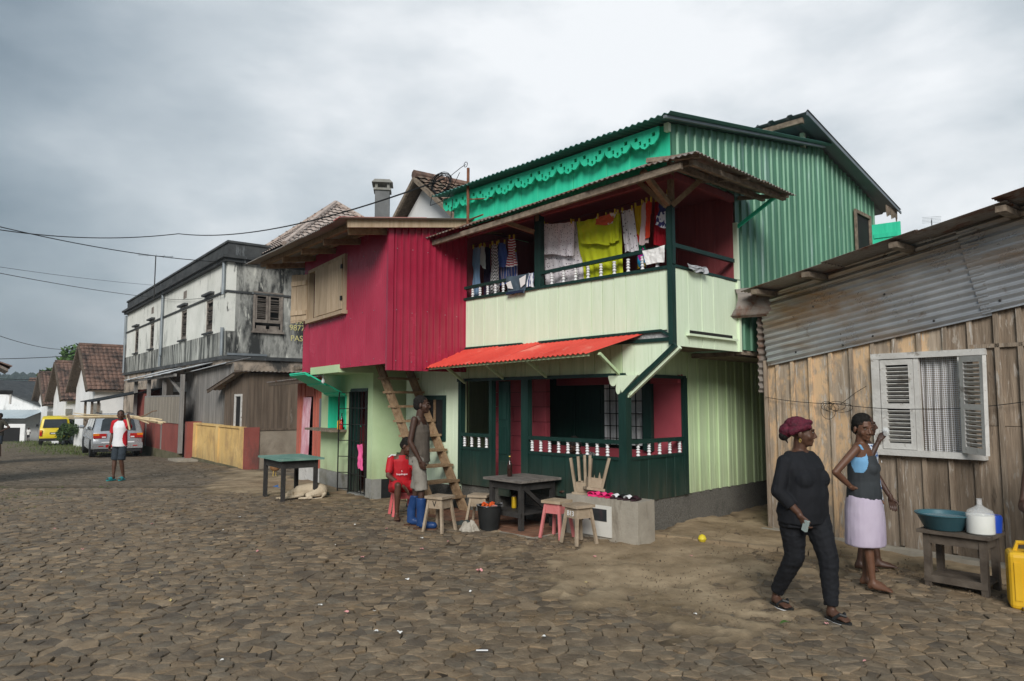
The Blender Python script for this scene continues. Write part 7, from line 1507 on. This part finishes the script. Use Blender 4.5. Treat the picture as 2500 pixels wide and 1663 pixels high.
# ---- 4 man in boots
def boots_man():
    o=thing('person','man in ragged brown tank top, grey shorts and blue rubber boots','person',(-1.20,9.20,gh(-1.2,9.2)+.01),R(78))
    J=dict(SL=(.17,.03,1.385),EL=(.31,.20,1.17),WL=(.17,.14,1.04),SR=(-.185,.01,1.38),ER=(-.225,.05,1.10),WR=(-.20,-.075,.87),HL=(.085,.02,.88),KL=(.11,.07,.48),AL=(.13,.15,.10),HR=(-.085,-.01,.88),KR=(-.09,-.06,.48),AR=(-.09,-.06,.10))
    t=MB(); limbs(t,J,.98,1.02,.9); loft(t,[((0,.01,.86),.135,.10,0),((0,.0,1.05),.125,.095,0),((0,.0,1.22),.155,.11,0),((0,.01,1.36),.16,.085,0),((0,.015,1.41),.08,.062,0)]); b=fuse(t,.009)
    h=MB(); P,M_=headgeo(h,(.0,-.03,1.565),R(10),R(2),1.0); cap(h,(0,.015,1.33),(0,-.01,1.5),.056,.052); hd=fuse(h,.006,2)
    g=MB(); hand(g,J['WR'],(.1,-.35,-1),(1,0,0),(0,-1,0),1.,.55); hand(g,J['WL'],(-.8,-.2,-.4),(-.3,-.5,-.6),(0,-.8,.4),1.,.4); body('body',SK_X,o,[b,hd,fuse(g,.005,2)]); eyes(o,P,M_)
    t=MB(); hairgeo(t,P,M_,1.,1.); body('hair',M_HAIR,o,[fuse(t,.007,2,.002,50)])
    TK=mat('ragged_brown_tank',(.060,.050,.040),(.125,.105,.085),rough=.95,scale=4,bump=.2,bscale=40,coord='O',stain=((.05,.04,.03),4,.56,.1,(1,1,1)))
    t=MB(); loft(t,[((0,.0,.83),.165,.135,0),((0,.0,.95),.158,.13,0),((0,.0,1.1),.152,.125,0),((0,-.002,1.22),.172,.128,0),((0,.0,1.31),.155,.105,0)],22)
    for s in (-1,1): cap(t,(.10*s,-.06,1.28),(.095*s,.0,1.405),.032,.026); cap(t,(.095*s,.0,1.405),(.09*s,.08,1.27),.026,.035)
    body('tank_top',TK,o,[fuse(t,.008,3,.006,12,.2,.45)])
    t=MB(); loft(t,[((0,.01,.80),.16,.13,0),((0,.005,.90),.155,.125,0),((0,.0,.94),.145,.118,0)])
    for s in 'LR': cap(t,J['H'+s],Vector(J['H'+s]).lerp(Vector(J['K'+s]),.3),.088,.085); flat(t,Vector(J['H'+s]).lerp(Vector(J['K'+s]),.2),Vector(J['K'+s])+Vector((0,0,.0)),.086,.088)
    body('shorts',mat('grey_khaki_shorts',(.17,.155,.13),(.28,.26,.225),rough=.9,scale=4,bump=.2,bscale=50,coord='O',stain=((.15,.13,.10),3,.58,.12,(1,1,1))),o,[fuse(t,.009,2,.007,13,.6,.6)])
    BT=mat('blue_rubber',(.010,.036,.12),(.02,.06,.18),rough=.4,scale=4,bump=.05,coord='O',stain=((.10,.075,.05),3.5,.58,.12,(1,1,1)))
    for s in 'LR':
        a=Vector(J['A'+s]); k=Vector(J['K'+s]); u=a.lerp(k,.75); t=MB(); loft(t,[((a.x,a.y,.03),.052,.06,0),((a.x,a.y,.12),.052,.058,0),((a.x,a.y,.20),.055,.060,0),((u.x,u.y,u.z),.064,.068,0)],16); cap(t,(a.x,a.y-.02,.05),(a.x,a.y-.17,.045),.05,.046); bt=body('boot',BT,o,[fuse(t,.009,3,.002,16)])
        MB().prism([(.048*math.cos(q)*1.15,-.06-.165*math.sin(q)) for q in np.linspace(0,6.28,17)[:-1]],(a.x,a.y,-.012),(1,0,0),(0,1,0),(0,0,1),.02).build('boot_sole',mat('boot_sole_rubber',(.10,.05,.03),rough=.7,bump=0) if s=='L' else bpy.data.materials['boot_sole_rubber'],bt)
boots_man()
# ---- 5 seated person in red kit
def seated_red():
    o=thing('person','seated person in red football kit with white shoulder stripes, head bowed','person',(-1.60,10.22,gh(-1.6,10.2)+.005),R(16))
    J=dict(SL=(.14,-.06,.81),EL=(.20,-.20,.60),WL=(.13,-.40,.50),SR=(-.15,-.06,.81),ER=(-.20,-.17,.58),WR=(.0,-.38,.44),HL=(.085,.0,.40),KL=(.16,-.40,.46),AL=(.17,-.34,.085),HR=(-.085,.0,.40),KR=(-.09,-.43,.47),AR=(-.10,-.40,.085))
    t=MB(); limbs(t,J,.95); loft(t,[((0,.03,.34),.15,.12,0),((0,.01,.5),.14,.115,0),((0,-.03,.7),.15,.11,0),((0,-.05,.81),.15,.09,0),((0,-.06,.87),.07,.06,0)]); foot(t,J['AL'],(.2,-1)); foot(t,J['AR'],(-.1,-1)); b=fuse(t,.01)
    h=MB(); P,M_=headgeo(h,(.07,-.14,.985),R(55),R(30),.98); cap(h,(0,-.05,.8),(.04,-.09,.95),.05,.048); hd=fuse(h,.007,2); g=MB(); hand(g,J['WR'],(.4,-.7,-.5),(0,.3,-1),(0,-.5,.5),.95,.5); hand(g,J['WL'],(-.2,-.7,-.5),(0,.3,-1),(0,-.5,.5),.95,.5)
    body('body',SK_D,o,[b,hd,fuse(g,.006,2)]); eyes(o,P,M_); t=MB(); hairgeo(t,P,M_,.98); body('hair',M_HAIR,o,[fuse(t,.007,2,.002,50)])
    RD=mat('red_jersey',(.36,.008,.014),(.46,.014,.022),rough=.65,scale=4,bump=.08,coord='O')
    t=MB(); loft(t,[((0,.03,.36),.17,.145,0),((0,.015,.5),.165,.14,0),((0,-.02,.66),.160,.13,0),((0,-.045,.78),.155,.105,0),((0,-.055,.86),.08,.07,0)],22)
    for s in 'LR': cap(t,J['S'+s],Vector(J['S'+s]).lerp(Vector(J['E'+s]),.72),.055,.054)
    js=body('jersey',RD,o,[fuse(t,.008,3,.004,12,.3,.5)])
    for sg in (-1,1):
        for k in range(3): MB().tube([(sg*.085,-.095+.024*k,.858),(sg*.145,-.10+.024*k,.862),(sg*.19,-.115+.024*k,.832)],.0065,5).build('stripe',M_WHT,js,True)
    put('lettering',text3d('Snapdragon',.034,M_WHT),js,(-.085,-.165,.585),(R(76),0,R(0))); put('badge',text3d('S',.035,M_WHT),js,(-.015,-.166,.625),(R(76),0,0))
    t=MB(); loft(t,[((0,.02,.33),.17,.14,0),((0,.02,.42),.165,.14,0)])
    for s in 'LR': cap(t,J['H'+s],Vector(J['H'+s]).lerp(Vector(J['K'+s]),.78),.095,.085)
    body('shorts',RD,o,[fuse(t,.009,2,.005,12)])
    for s in 'LR':
        a=Vector(J['A'+s]); sn=MB().prism([(.042*math.cos(q),-.05-.125*math.sin(q)) for q in np.linspace(0,6.28,15)[:-1]],(a.x,a.y,-.006),(1,0,0),(0,1,0),(0,0,1),.016).build('sandal',M_BRS,o); MB().tube([(a.x-.04,a.y-.07,.012),(a.x,a.y-.08,.062),(a.x+.04,a.y-.07,.012)],.012,6).build('strap',M_BRS,sn,True)
    ps=thing('plastic_stool','pink plastic stool under the seated person in red','stool',o.matrix_basis@Vector((.02,.03,0)),R(20)); M_PPL=mat('pink_plastic',(.62,.12,.13),(.70,.18,.18),rough=.4,bump=0); leg4(ps,M_PPL,(.11,.11),(.15,.15),.30,0,.035); MB().box(-.14,.14,-.14,.14,.30,.325).build('seat',M_PPL,ps)
    for k in range(4): MB().box(-.11,.11,-.125,-.11,.24,.30).build('skirt_rail',M_PPL,ps,rot=(0,0,R(90*k)))
seated_red()
# ---- 6 stick carrier
def stick_man():
    o=thing('person','man in white tee with red sleeves carrying poles on his shoulder','person',(-9.42,17.0,gz(17)+.012),R(-14))
    J=dict(SL=(.185,.0,1.37),EL=(.36,-.12,1.24),WL=(.33,-.10,1.47),SR=(-.185,.0,1.36),ER=(-.26,.03,1.08),WR=(-.25,-.04,.83),HL=(.09,.0,.86),KL=(.105,-.05,.47),AL=(.09,.05,.10),HR=(-.09,.0,.86),KR=(-.10,-.03,.47),AR=(-.09,-.06,.10))
    t=MB(); limbs(t,J,1.02); loft(t,[((0,.01,.84),.14,.105,0),((0,.0,1.05),.13,.10,0),((0,.0,1.22),.16,.115,0),((0,.01,1.35),.165,.09,0),((0,.015,1.40),.08,.065,0)]); foot(t,J['AL'],(.25,-1)); foot(t,J['AR'],(-.1,-1)); b=fuse(t,.012)
    h=MB(); P,M_=headgeo(h,(.0,-.02,1.545),R(38),0,1.0); cap(h,(0,.015,1.33),(0,-.005,1.48),.058,.054); hd=fuse(h,.008,2); g=MB(); hand(g,J['WL'],(-.3,.0,.5),(0,.5,.5),(-.8,0,-.3),1.,.9); hand(g,J['WR'],(0,-.1,-1),(1,0,0),(0,-1,0),1.,.6)
    body('body',SK_D,o,[b,hd,fuse(g,.007,2)]); eyes(o,P,M_); t=MB(); hairgeo(t,P,M_,1.,.985); body('hair',M_HAIR,o,[fuse(t,.009,2)])
    t=MB(); loft(t,[((0,.0,.80),.185,.145,0),((0,.0,.92),.175,.14,0),((0,.0,1.1),.168,.135,0),((0,-.002,1.25),.18,.135,0),((0,.0,1.355),.165,.10,0),((0,.01,1.41),.085,.07,0)],22)
    te=body('tee_shirt',mat('white_tee',(.66,.66,.68),(.74,.74,.75),rough=.85,scale=4,bump=.1,coord='O'),o,[fuse(t,.01,3,.006,11,.3,.5)]); RS_=mat('red_sleeve',(.50,.012,.022),rough=.8,bump=.1)
    for s,sg in (('L',1),('R',-1)):
        t=MB(); cap(t,(.11*sg,.005,1.40),J['S'+s],.045,.070); cap(t,J['S'+s],Vector(J['S'+s]).lerp(Vector(J['E'+s]),.3),.070,.068); flat(t,J['S'+s],Vector(J['S'+s]).lerp(Vector(J['E'+s]),.85),.069,.072); body('sleeve',RS_,te,[fuse(t,.01,2,.004,12)])
    dye(te,RS_,lambda c:abs(c.x)>.135+1.2*abs(c.z-1.0)**2 and c.z<1.2)
    t=MB(); loft(t,[((0,.01,.78),.165,.135,0),((0,.005,.88),.16,.13,0),((0,0,.92),.15,.12,0)])
    for s in 'LR': cap(t,J['H'+s],Vector(J['H'+s]).lerp(Vector(J['K'+s]),.3),.092,.088); flat(t,Vector(J['H'+s]).lerp(Vector(J['K'+s]),.2),Vector(J['K'+s])+Vector((0,0,.01)),.089,.088)
    body('shorts',DN,o,[fuse(t,.011,2,.007,12)])
    for s in 'LR':
        a=Vector(J['A'+s]); d=(.25,-1) if s=='L' else (-.1,-1); yw=math.atan2(d[0],-d[1])
        sn=MB().prism([(.05*math.cos(q),-.05-.135*math.sin(q)) for q in np.linspace(0,6.28,15)[:-1]],(0,0,-.002),(1,0,0),(0,1,0),(0,0,1),.028).build('sandal',M_TEALR,o,loc=(a.x,a.y,0),rot=(0,0,yw)); MB().grid(lambda u,v:(.05*math.cos(math.pi*u),-.06-.09*v,.02+.07*math.sin(math.pi*u)*(1-.25*v)),10,3,.008).build('strap',M_TEALR,sn,True)
    # poles
    M_POLE=mat('peeled_pole',(.50,.39,.23),(.64,.53,.35),rough=.7,scale=5,bump=.1,coord='O'); r=random.Random(9)
    for k in range(11):
        a0=r.uniform(-.06,.06); e=r.uniform(-.05,.05); x0=-2.05+r.uniform(0,1.1); x1=.75+r.uniform(-.1,.42); zc=1.50+.022*(k%3)+r.uniform(-.012,.012); yc=.10+.02*(k//3)
        pts=[(x0,yc+a0*x0*1.2,zc-e*x0*.8+.03),(x0*.5,yc+a0*x0*.5+.01,zc-e*x0*.3),(.1,yc,zc),(x1,yc-a0*x1,zc-.07-.12*r.random())]
        p=MB().tube(pts,[.010,.013,.015,.015],6).build('pole',M_POLE,None,True,loc=o.location,rot=o.rotation_euler); tag(p,'slender peeled pole in the bundle on the man\'s shoulder','pole','poles in the carried bundle')
    p=MB().tube([(.30,-.14,1.47),(.42,-.17,1.20)],[.02,.02],6).build('short_stick',M_POLE,None,True,loc=o.location,rot=o.rotation_euler); tag(p,'short pale stick held upright in front of the pole bundle','pole')
    p=MB().tube([(.35,.1,1.48),(.6,.12,1.55),(.78,.12,1.64),(.9,.12,1.65)],[.016,.014,.012,.014],6).build('branch',mat('brown_branch',(.20,.13,.08),rough=.8,bump=.2),None,True,loc=o.location,rot=o.rotation_euler); tag(p,'crooked brown branch sticking up from the pole bundle','pole')
stick_man()
# ---- simpler far or half hidden figures
def standing(label,loc,rz,h,sk,top,bot,hy=0,vox=.014,hip=False,armL=None,armR=None,skirt=False,sleeve=.6,short=True,hair=True):
    o=thing('person',label,'person',loc,rz); s=h/1.68; S=lambda *p:tuple(v*s for v in p)
    J=dict(SL=S(.185,.0,1.37),EL=S(.25,.03,1.08),WL=S(.24,-.05,.84),SR=S(-.185,.0,1.37),ER=S(-.25,.03,1.08),WR=S(-.24,-.05,.84),HL=S(.085,.0,.86),KL=S(.10,-.02,.47),AL=S(.11,.02,.08),HR=S(-.085,.0,.86),KR=S(-.10,-.02,.47),AR=S(-.11,-.04,.08))
    if hip: J.update(EL=S(.40,.10,1.13),WL=S(.20,-.04,.98),ER=S(-.40,.10,1.13),WR=S(-.20,-.04,.98))
    if armL: J.update(EL=S(*armL[0]),WL=S(*armL[1]))
    if armR: J.update(ER=S(*armR[0]),WR=S(*armR[1]))
    t=MB(); limbs(t,J,s); loft(t,[(S(0,.01,.84),.14*s,.105*s,0),(S(0,0,1.05),.13*s,.10*s,0),(S(0,0,1.22),.155*s,.11*s,0),(S(0,.01,1.36),.165*s,.09*s,0),(S(0,.015,1.41),.08*s,.065*s,0)]); foot(t,J['AL'],(.2,-1),s); foot(t,J['AR'],(-.2,-1),s); b=fuse(t,vox)
    t=MB(); P,M_=headgeo(t,S(0,-.02,1.55),hy,0,s); cap(t,S(0,.015,1.33),S(0,-.005,1.48),.058*s,.054*s); hd=fuse(t,vox*.7,2); g=MB(); 
    for w,e,sg in (('WL','EL',1),('WR','ER',-1)): hand(g,J[w],Vector(J[w])-Vector(J[e])*1.0,(-sg,-.2,0),(0,-1,0),s,.5)
    body('body',sk,o,[b,hd,fuse(g,vox*.5,2)]); eyes(o,P,M_,s)
    if hair: t=MB(); hairgeo(t,P,M_,s); body('hair',M_HAIR,o,[fuse(t,vox*.7,2)])
    t=MB(); loft(t,[(S(0,0,.80),.18*s,.145*s,0),(S(0,0,1.05),.165*s,.135*s,0),(S(0,0,1.25),.18*s,.135*s,0),(S(0,.0,1.36),.165*s,.10*s,0),(S(0,.01,1.41),.085*s,.07*s,0)],20)
    if sleeve:
        for q in 'LR': cap(t,J['S'+q],Vector(J['S'+q]).lerp(Vector(J['E'+q]),sleeve),.068*s,.06*s)
    body('shirt',top,o,[fuse(t,vox,2,.006,11)])
    t=MB()
    if skirt: loft(t,[(S(0,0,.35),.22*s,.19*s,0),(S(0,0,.7),.19*s,.16*s,0),(S(0,0,.9),.155*s,.125*s,0)],20)
    else:
        loft(t,[(S(0,.01,.80),.16*s,.13*s,0),(S(0,0,.92),.15*s,.12*s,0)])
        for q in 'LR': flat(t,J['H'+q],Vector(J['K'+q])+Vector((0,0,.02)),.09*s,.088*s)
    body('skirt' if skirt else 'shorts',bot,o,[fuse(t,vox,2,.006,11)]); return o
standing('man with hands on hips in dark olive shirt at the left edge',(-19.75,27.2,gz(27.2)+.01),R(-20),1.68,SK_X,mat('dark_olive_shirt',(.035,.032,.024),(.06,.055,.042),rough=.9,bump=.1),DN,hip=True)
standing('far woman in a pink patterned wrap at the end of the street',(-43.2,61.5,gz(61.5)),R(10),1.62,SK_X,mat('plum_top',(.09,.03,.07),rough=.9,bump=0),fabric('pink_white_wrap',(.62,.50,.58),(.38,.06,.20),'blotch',5),skirt=True,vox=.02)
standing('far child in a white shirt standing before the white shed',(-38.8,56.7,gz(56.7)),R(-10),1.12,SK_X,M_LIT[0],mat('black_shorts',(.015,.015,.018),rough=.9,bump=0),vox=.018)
standing('person at the right edge of whom only a hanging dark arm shows',(4.80,6.12,0.01),R(0),1.66,SK_X,mat('dark_vest',(.03,.03,.035),rough=.9,bump=.1),DN,armR=((-.37,-.02,1.10),(-.50,-.12,.87)),vox=.010,sleeve=0)
sh_=standing('dim figure standing inside the shop doorway behind the grille',SWP(-.10,.75,.05),R(30),1.45,SK_D,mat('dim_brown_shirt',(.05,.035,.03),rough=.9,bump=0),DN,vox=.014,hip=True)
# ---- figure resting on the veranda floor
def veranda_person():
    o=thing('person','person in a grey printed top slumped behind the veranda balusters','person',GW(-1.12,.50,.475),RG+R(20))
    J=dict(SL=(.16,-.05,.46),EL=(.34,-.12,.40),WL=(.52,-.10,.43),SR=(-.16,-.05,.46),ER=(-.24,-.15,.22),WR=(-.1,-.26,.12),HL=(.09,.0,.12),KL=(.22,-.34,.16),AL=(.0,-.30,.085),HR=(-.09,.0,.12),KR=(-.22,-.34,.16),AR=(.02,-.42,.085))
    t=MB(); limbs(t,J,.95); loft(t,[((0,.0,.04),.15,.12,0),((0,0,.2),.14,.11,0),((0,-.03,.38),.15,.105,0),((0,-.05,.48),.13,.08,0)]); foot(t,J['AL'],(.7,-.7)); foot(t,J['AR'],(-.7,-.7)); b=fuse(t,.012); h=MB(); P,M_=headgeo(h,(-.05,-.13,.60),R(-30),R(35),.98); cap(h,(0,-.05,.44),(-.03,-.1,.56),.05,.05); g=MB(); hand(g,J['WL'],(1,0,-.1),(0,-.2,-1),(0,-1,0),.95,.4); hand(g,J['WR'],(.6,-.6,0),(0,0,-1),(0,-1,0),.95,.4)
    body('body',SK_X,o,[b,fuse(h,.008,2),fuse(g,.007,2)]); eyes(o,P,M_,.98)
    t=MB(); loft(t,[((0,0,.05),.17,.14,0),((0,0,.2),.16,.135,0),((0,-.03,.38),.17,.13,0),((0,-.05,.49),.12,.08,0)],20); [cap(t,J['S'+s],J['E'+s],.068,.055) for s in 'LR']; body('shirt',fabric('grey_print',(.22,.21,.20),(.05,.05,.05),'blotch',30),o,[fuse(t,.01,2,.005,12)]); t=MB(); hairgeo(t,P,M_,1.02); body('hair',M_HAIR,o,[fuse(t,.009,2)])
    t=MB(); loft(t,[((0,0,.03),.16,.14,0),((0,0,.15),.155,.13,0)]); [cap(t,J['H'+s],J['K'+s],.10,.08) for s in 'LR']; body('shorts',DN,o,[fuse(t,.012,2)])
veranda_person()
# ---- dog and hen
def dog():
    o=thing('dog','cream dog curled asleep on the dirt under the green table','dog',(-3.42,11.93,gh(-3.4,11.9)+.01),R(-8))
    t=MB(); pts=[((.20,.06,.12),.115),((.10,.12,.125),.12),((-.03,.10,.12),.115),((-.15,.02,.11),.105)]
    for (a,ra),(b,rb) in zip(pts,pts[1:]): cap(t,a,b,ra,rb,14)
    cap(t,(-.15,.02,.11),(-.22,-.05,.10),.085,.065); ell(t,(-.27,-.10,.08),(.062,.065,.055)); cap(t,(-.30,-.12,.065),(-.385,-.165,.045),.038,.024)      # neck, head, muzzle
    for dx in (0,.05): cap(t,(-.12+dx,-.05,.06),(-.28+dx,-.16-.5*dx,.03),.034,.022); cap(t,(-.28+dx,-.16-.5*dx,.03),(-.42+dx*1.6,-.20-.8*dx,.022),.022,.018); ell(t,(-.44+dx*1.6,-.205-.8*dx,.020),(.03,.020,.018))
    cap(t,(.18,.0,.10),(.06,-.13,.07),.085,.045); cap(t,(.06,-.13,.06),(.14,-.18,.035),.034,.024); cap(t,(.14,-.18,.03),(-.03,-.20,.024),.024,.02); ell(t,(-.05,-.2,.02),(.032,.02,.018)); cap(t,(.29,.02,.07),(.30,-.14,.03),.03,.014); cap(t,(.30,-.14,.03),(.18,-.24,.022),.016,.008)
    for s in (-1,1): cap(t,(-.24-.02*s,-.08+.055*s,.115),(-.225-.02*s,-.06+.085*s,.07),.02,.012)
    body('body',mat('cream_fur',(.36,.285,.19),(.60,.51,.38),rough=.95,scale=3,bump=.5,bscale=90,coord='O',stain=((.15,.09,.05),2.6,.56,.14,(1,1,1))),o,[fuse(t,.008,3,.003,40)]); ns=MB(); ell(ns,(-.402,-.172,.052),(.012,.014,.010)); ns.build('nose',M_BLK,o,True)
dog()
def hen():
    o=thing('hen','brown hen pecking on the dirt before the salmon house','hen',(-6.05,18.1,gz(18.1)),R(60)); t=MB(); ell(t,(0,0,.24),(.10,.16,.11)); cap(t,(0,.12,.28),(0,.24,.38),.06,.015); cap(t,(0,-.10,.28),(0,-.18,.37),.05,.03); ell(t,(0,-.195,.39),(.03,.038,.032)); body('body',mat('hen_feathers',(.16,.075,.03),(.26,.14,.06),rough=.9,scale=12,bump=.5,coord='O'),o,[fuse(t,.012,2,.003,30)])
    for s in (-1,1): MB().tube([(.04*s,0,.15),(.045*s,.01,.02),(.045*s,-.05,.005)],.009,5).build('leg',M_GLD,o)
    MB().prism([(-.15,.41),(-.19,.45),(-.20,.42),(-.23,.44),(-.235,.405)],(-.006,0,0),(0,1,0),(0,0,1),(1,0,0),.012).build('comb',M_TAIL,o); MB().tube([(0,-.225,.39),(0,-.255,.38)],[.009,.002],6).build('beak',M_GLD,o)
hen()

# ================================================================ moist air that pales the far hill
hzb=MB().box(-1000,1000,-75,760,-12,62).build('haze',None,None,kind='stuff')
hm_=bpy.data.materials.new('haze_air'); hm_.use_nodes=True; t_=hm_.node_tree; t_.nodes.clear(); o_=t_.nodes.new('ShaderNodeOutputMaterial'); v_=t_.nodes.new('ShaderNodeVolumePrincipled')
v_.inputs['Color'].default_value=(.80,.88,.96,1); v_.inputs['Density'].default_value=.00065; v_.inputs['Anisotropy'].default_value=.2; t_.links.new(v_.outputs[0],o_.inputs['Volume']); hzb.data.materials.append(hm_)
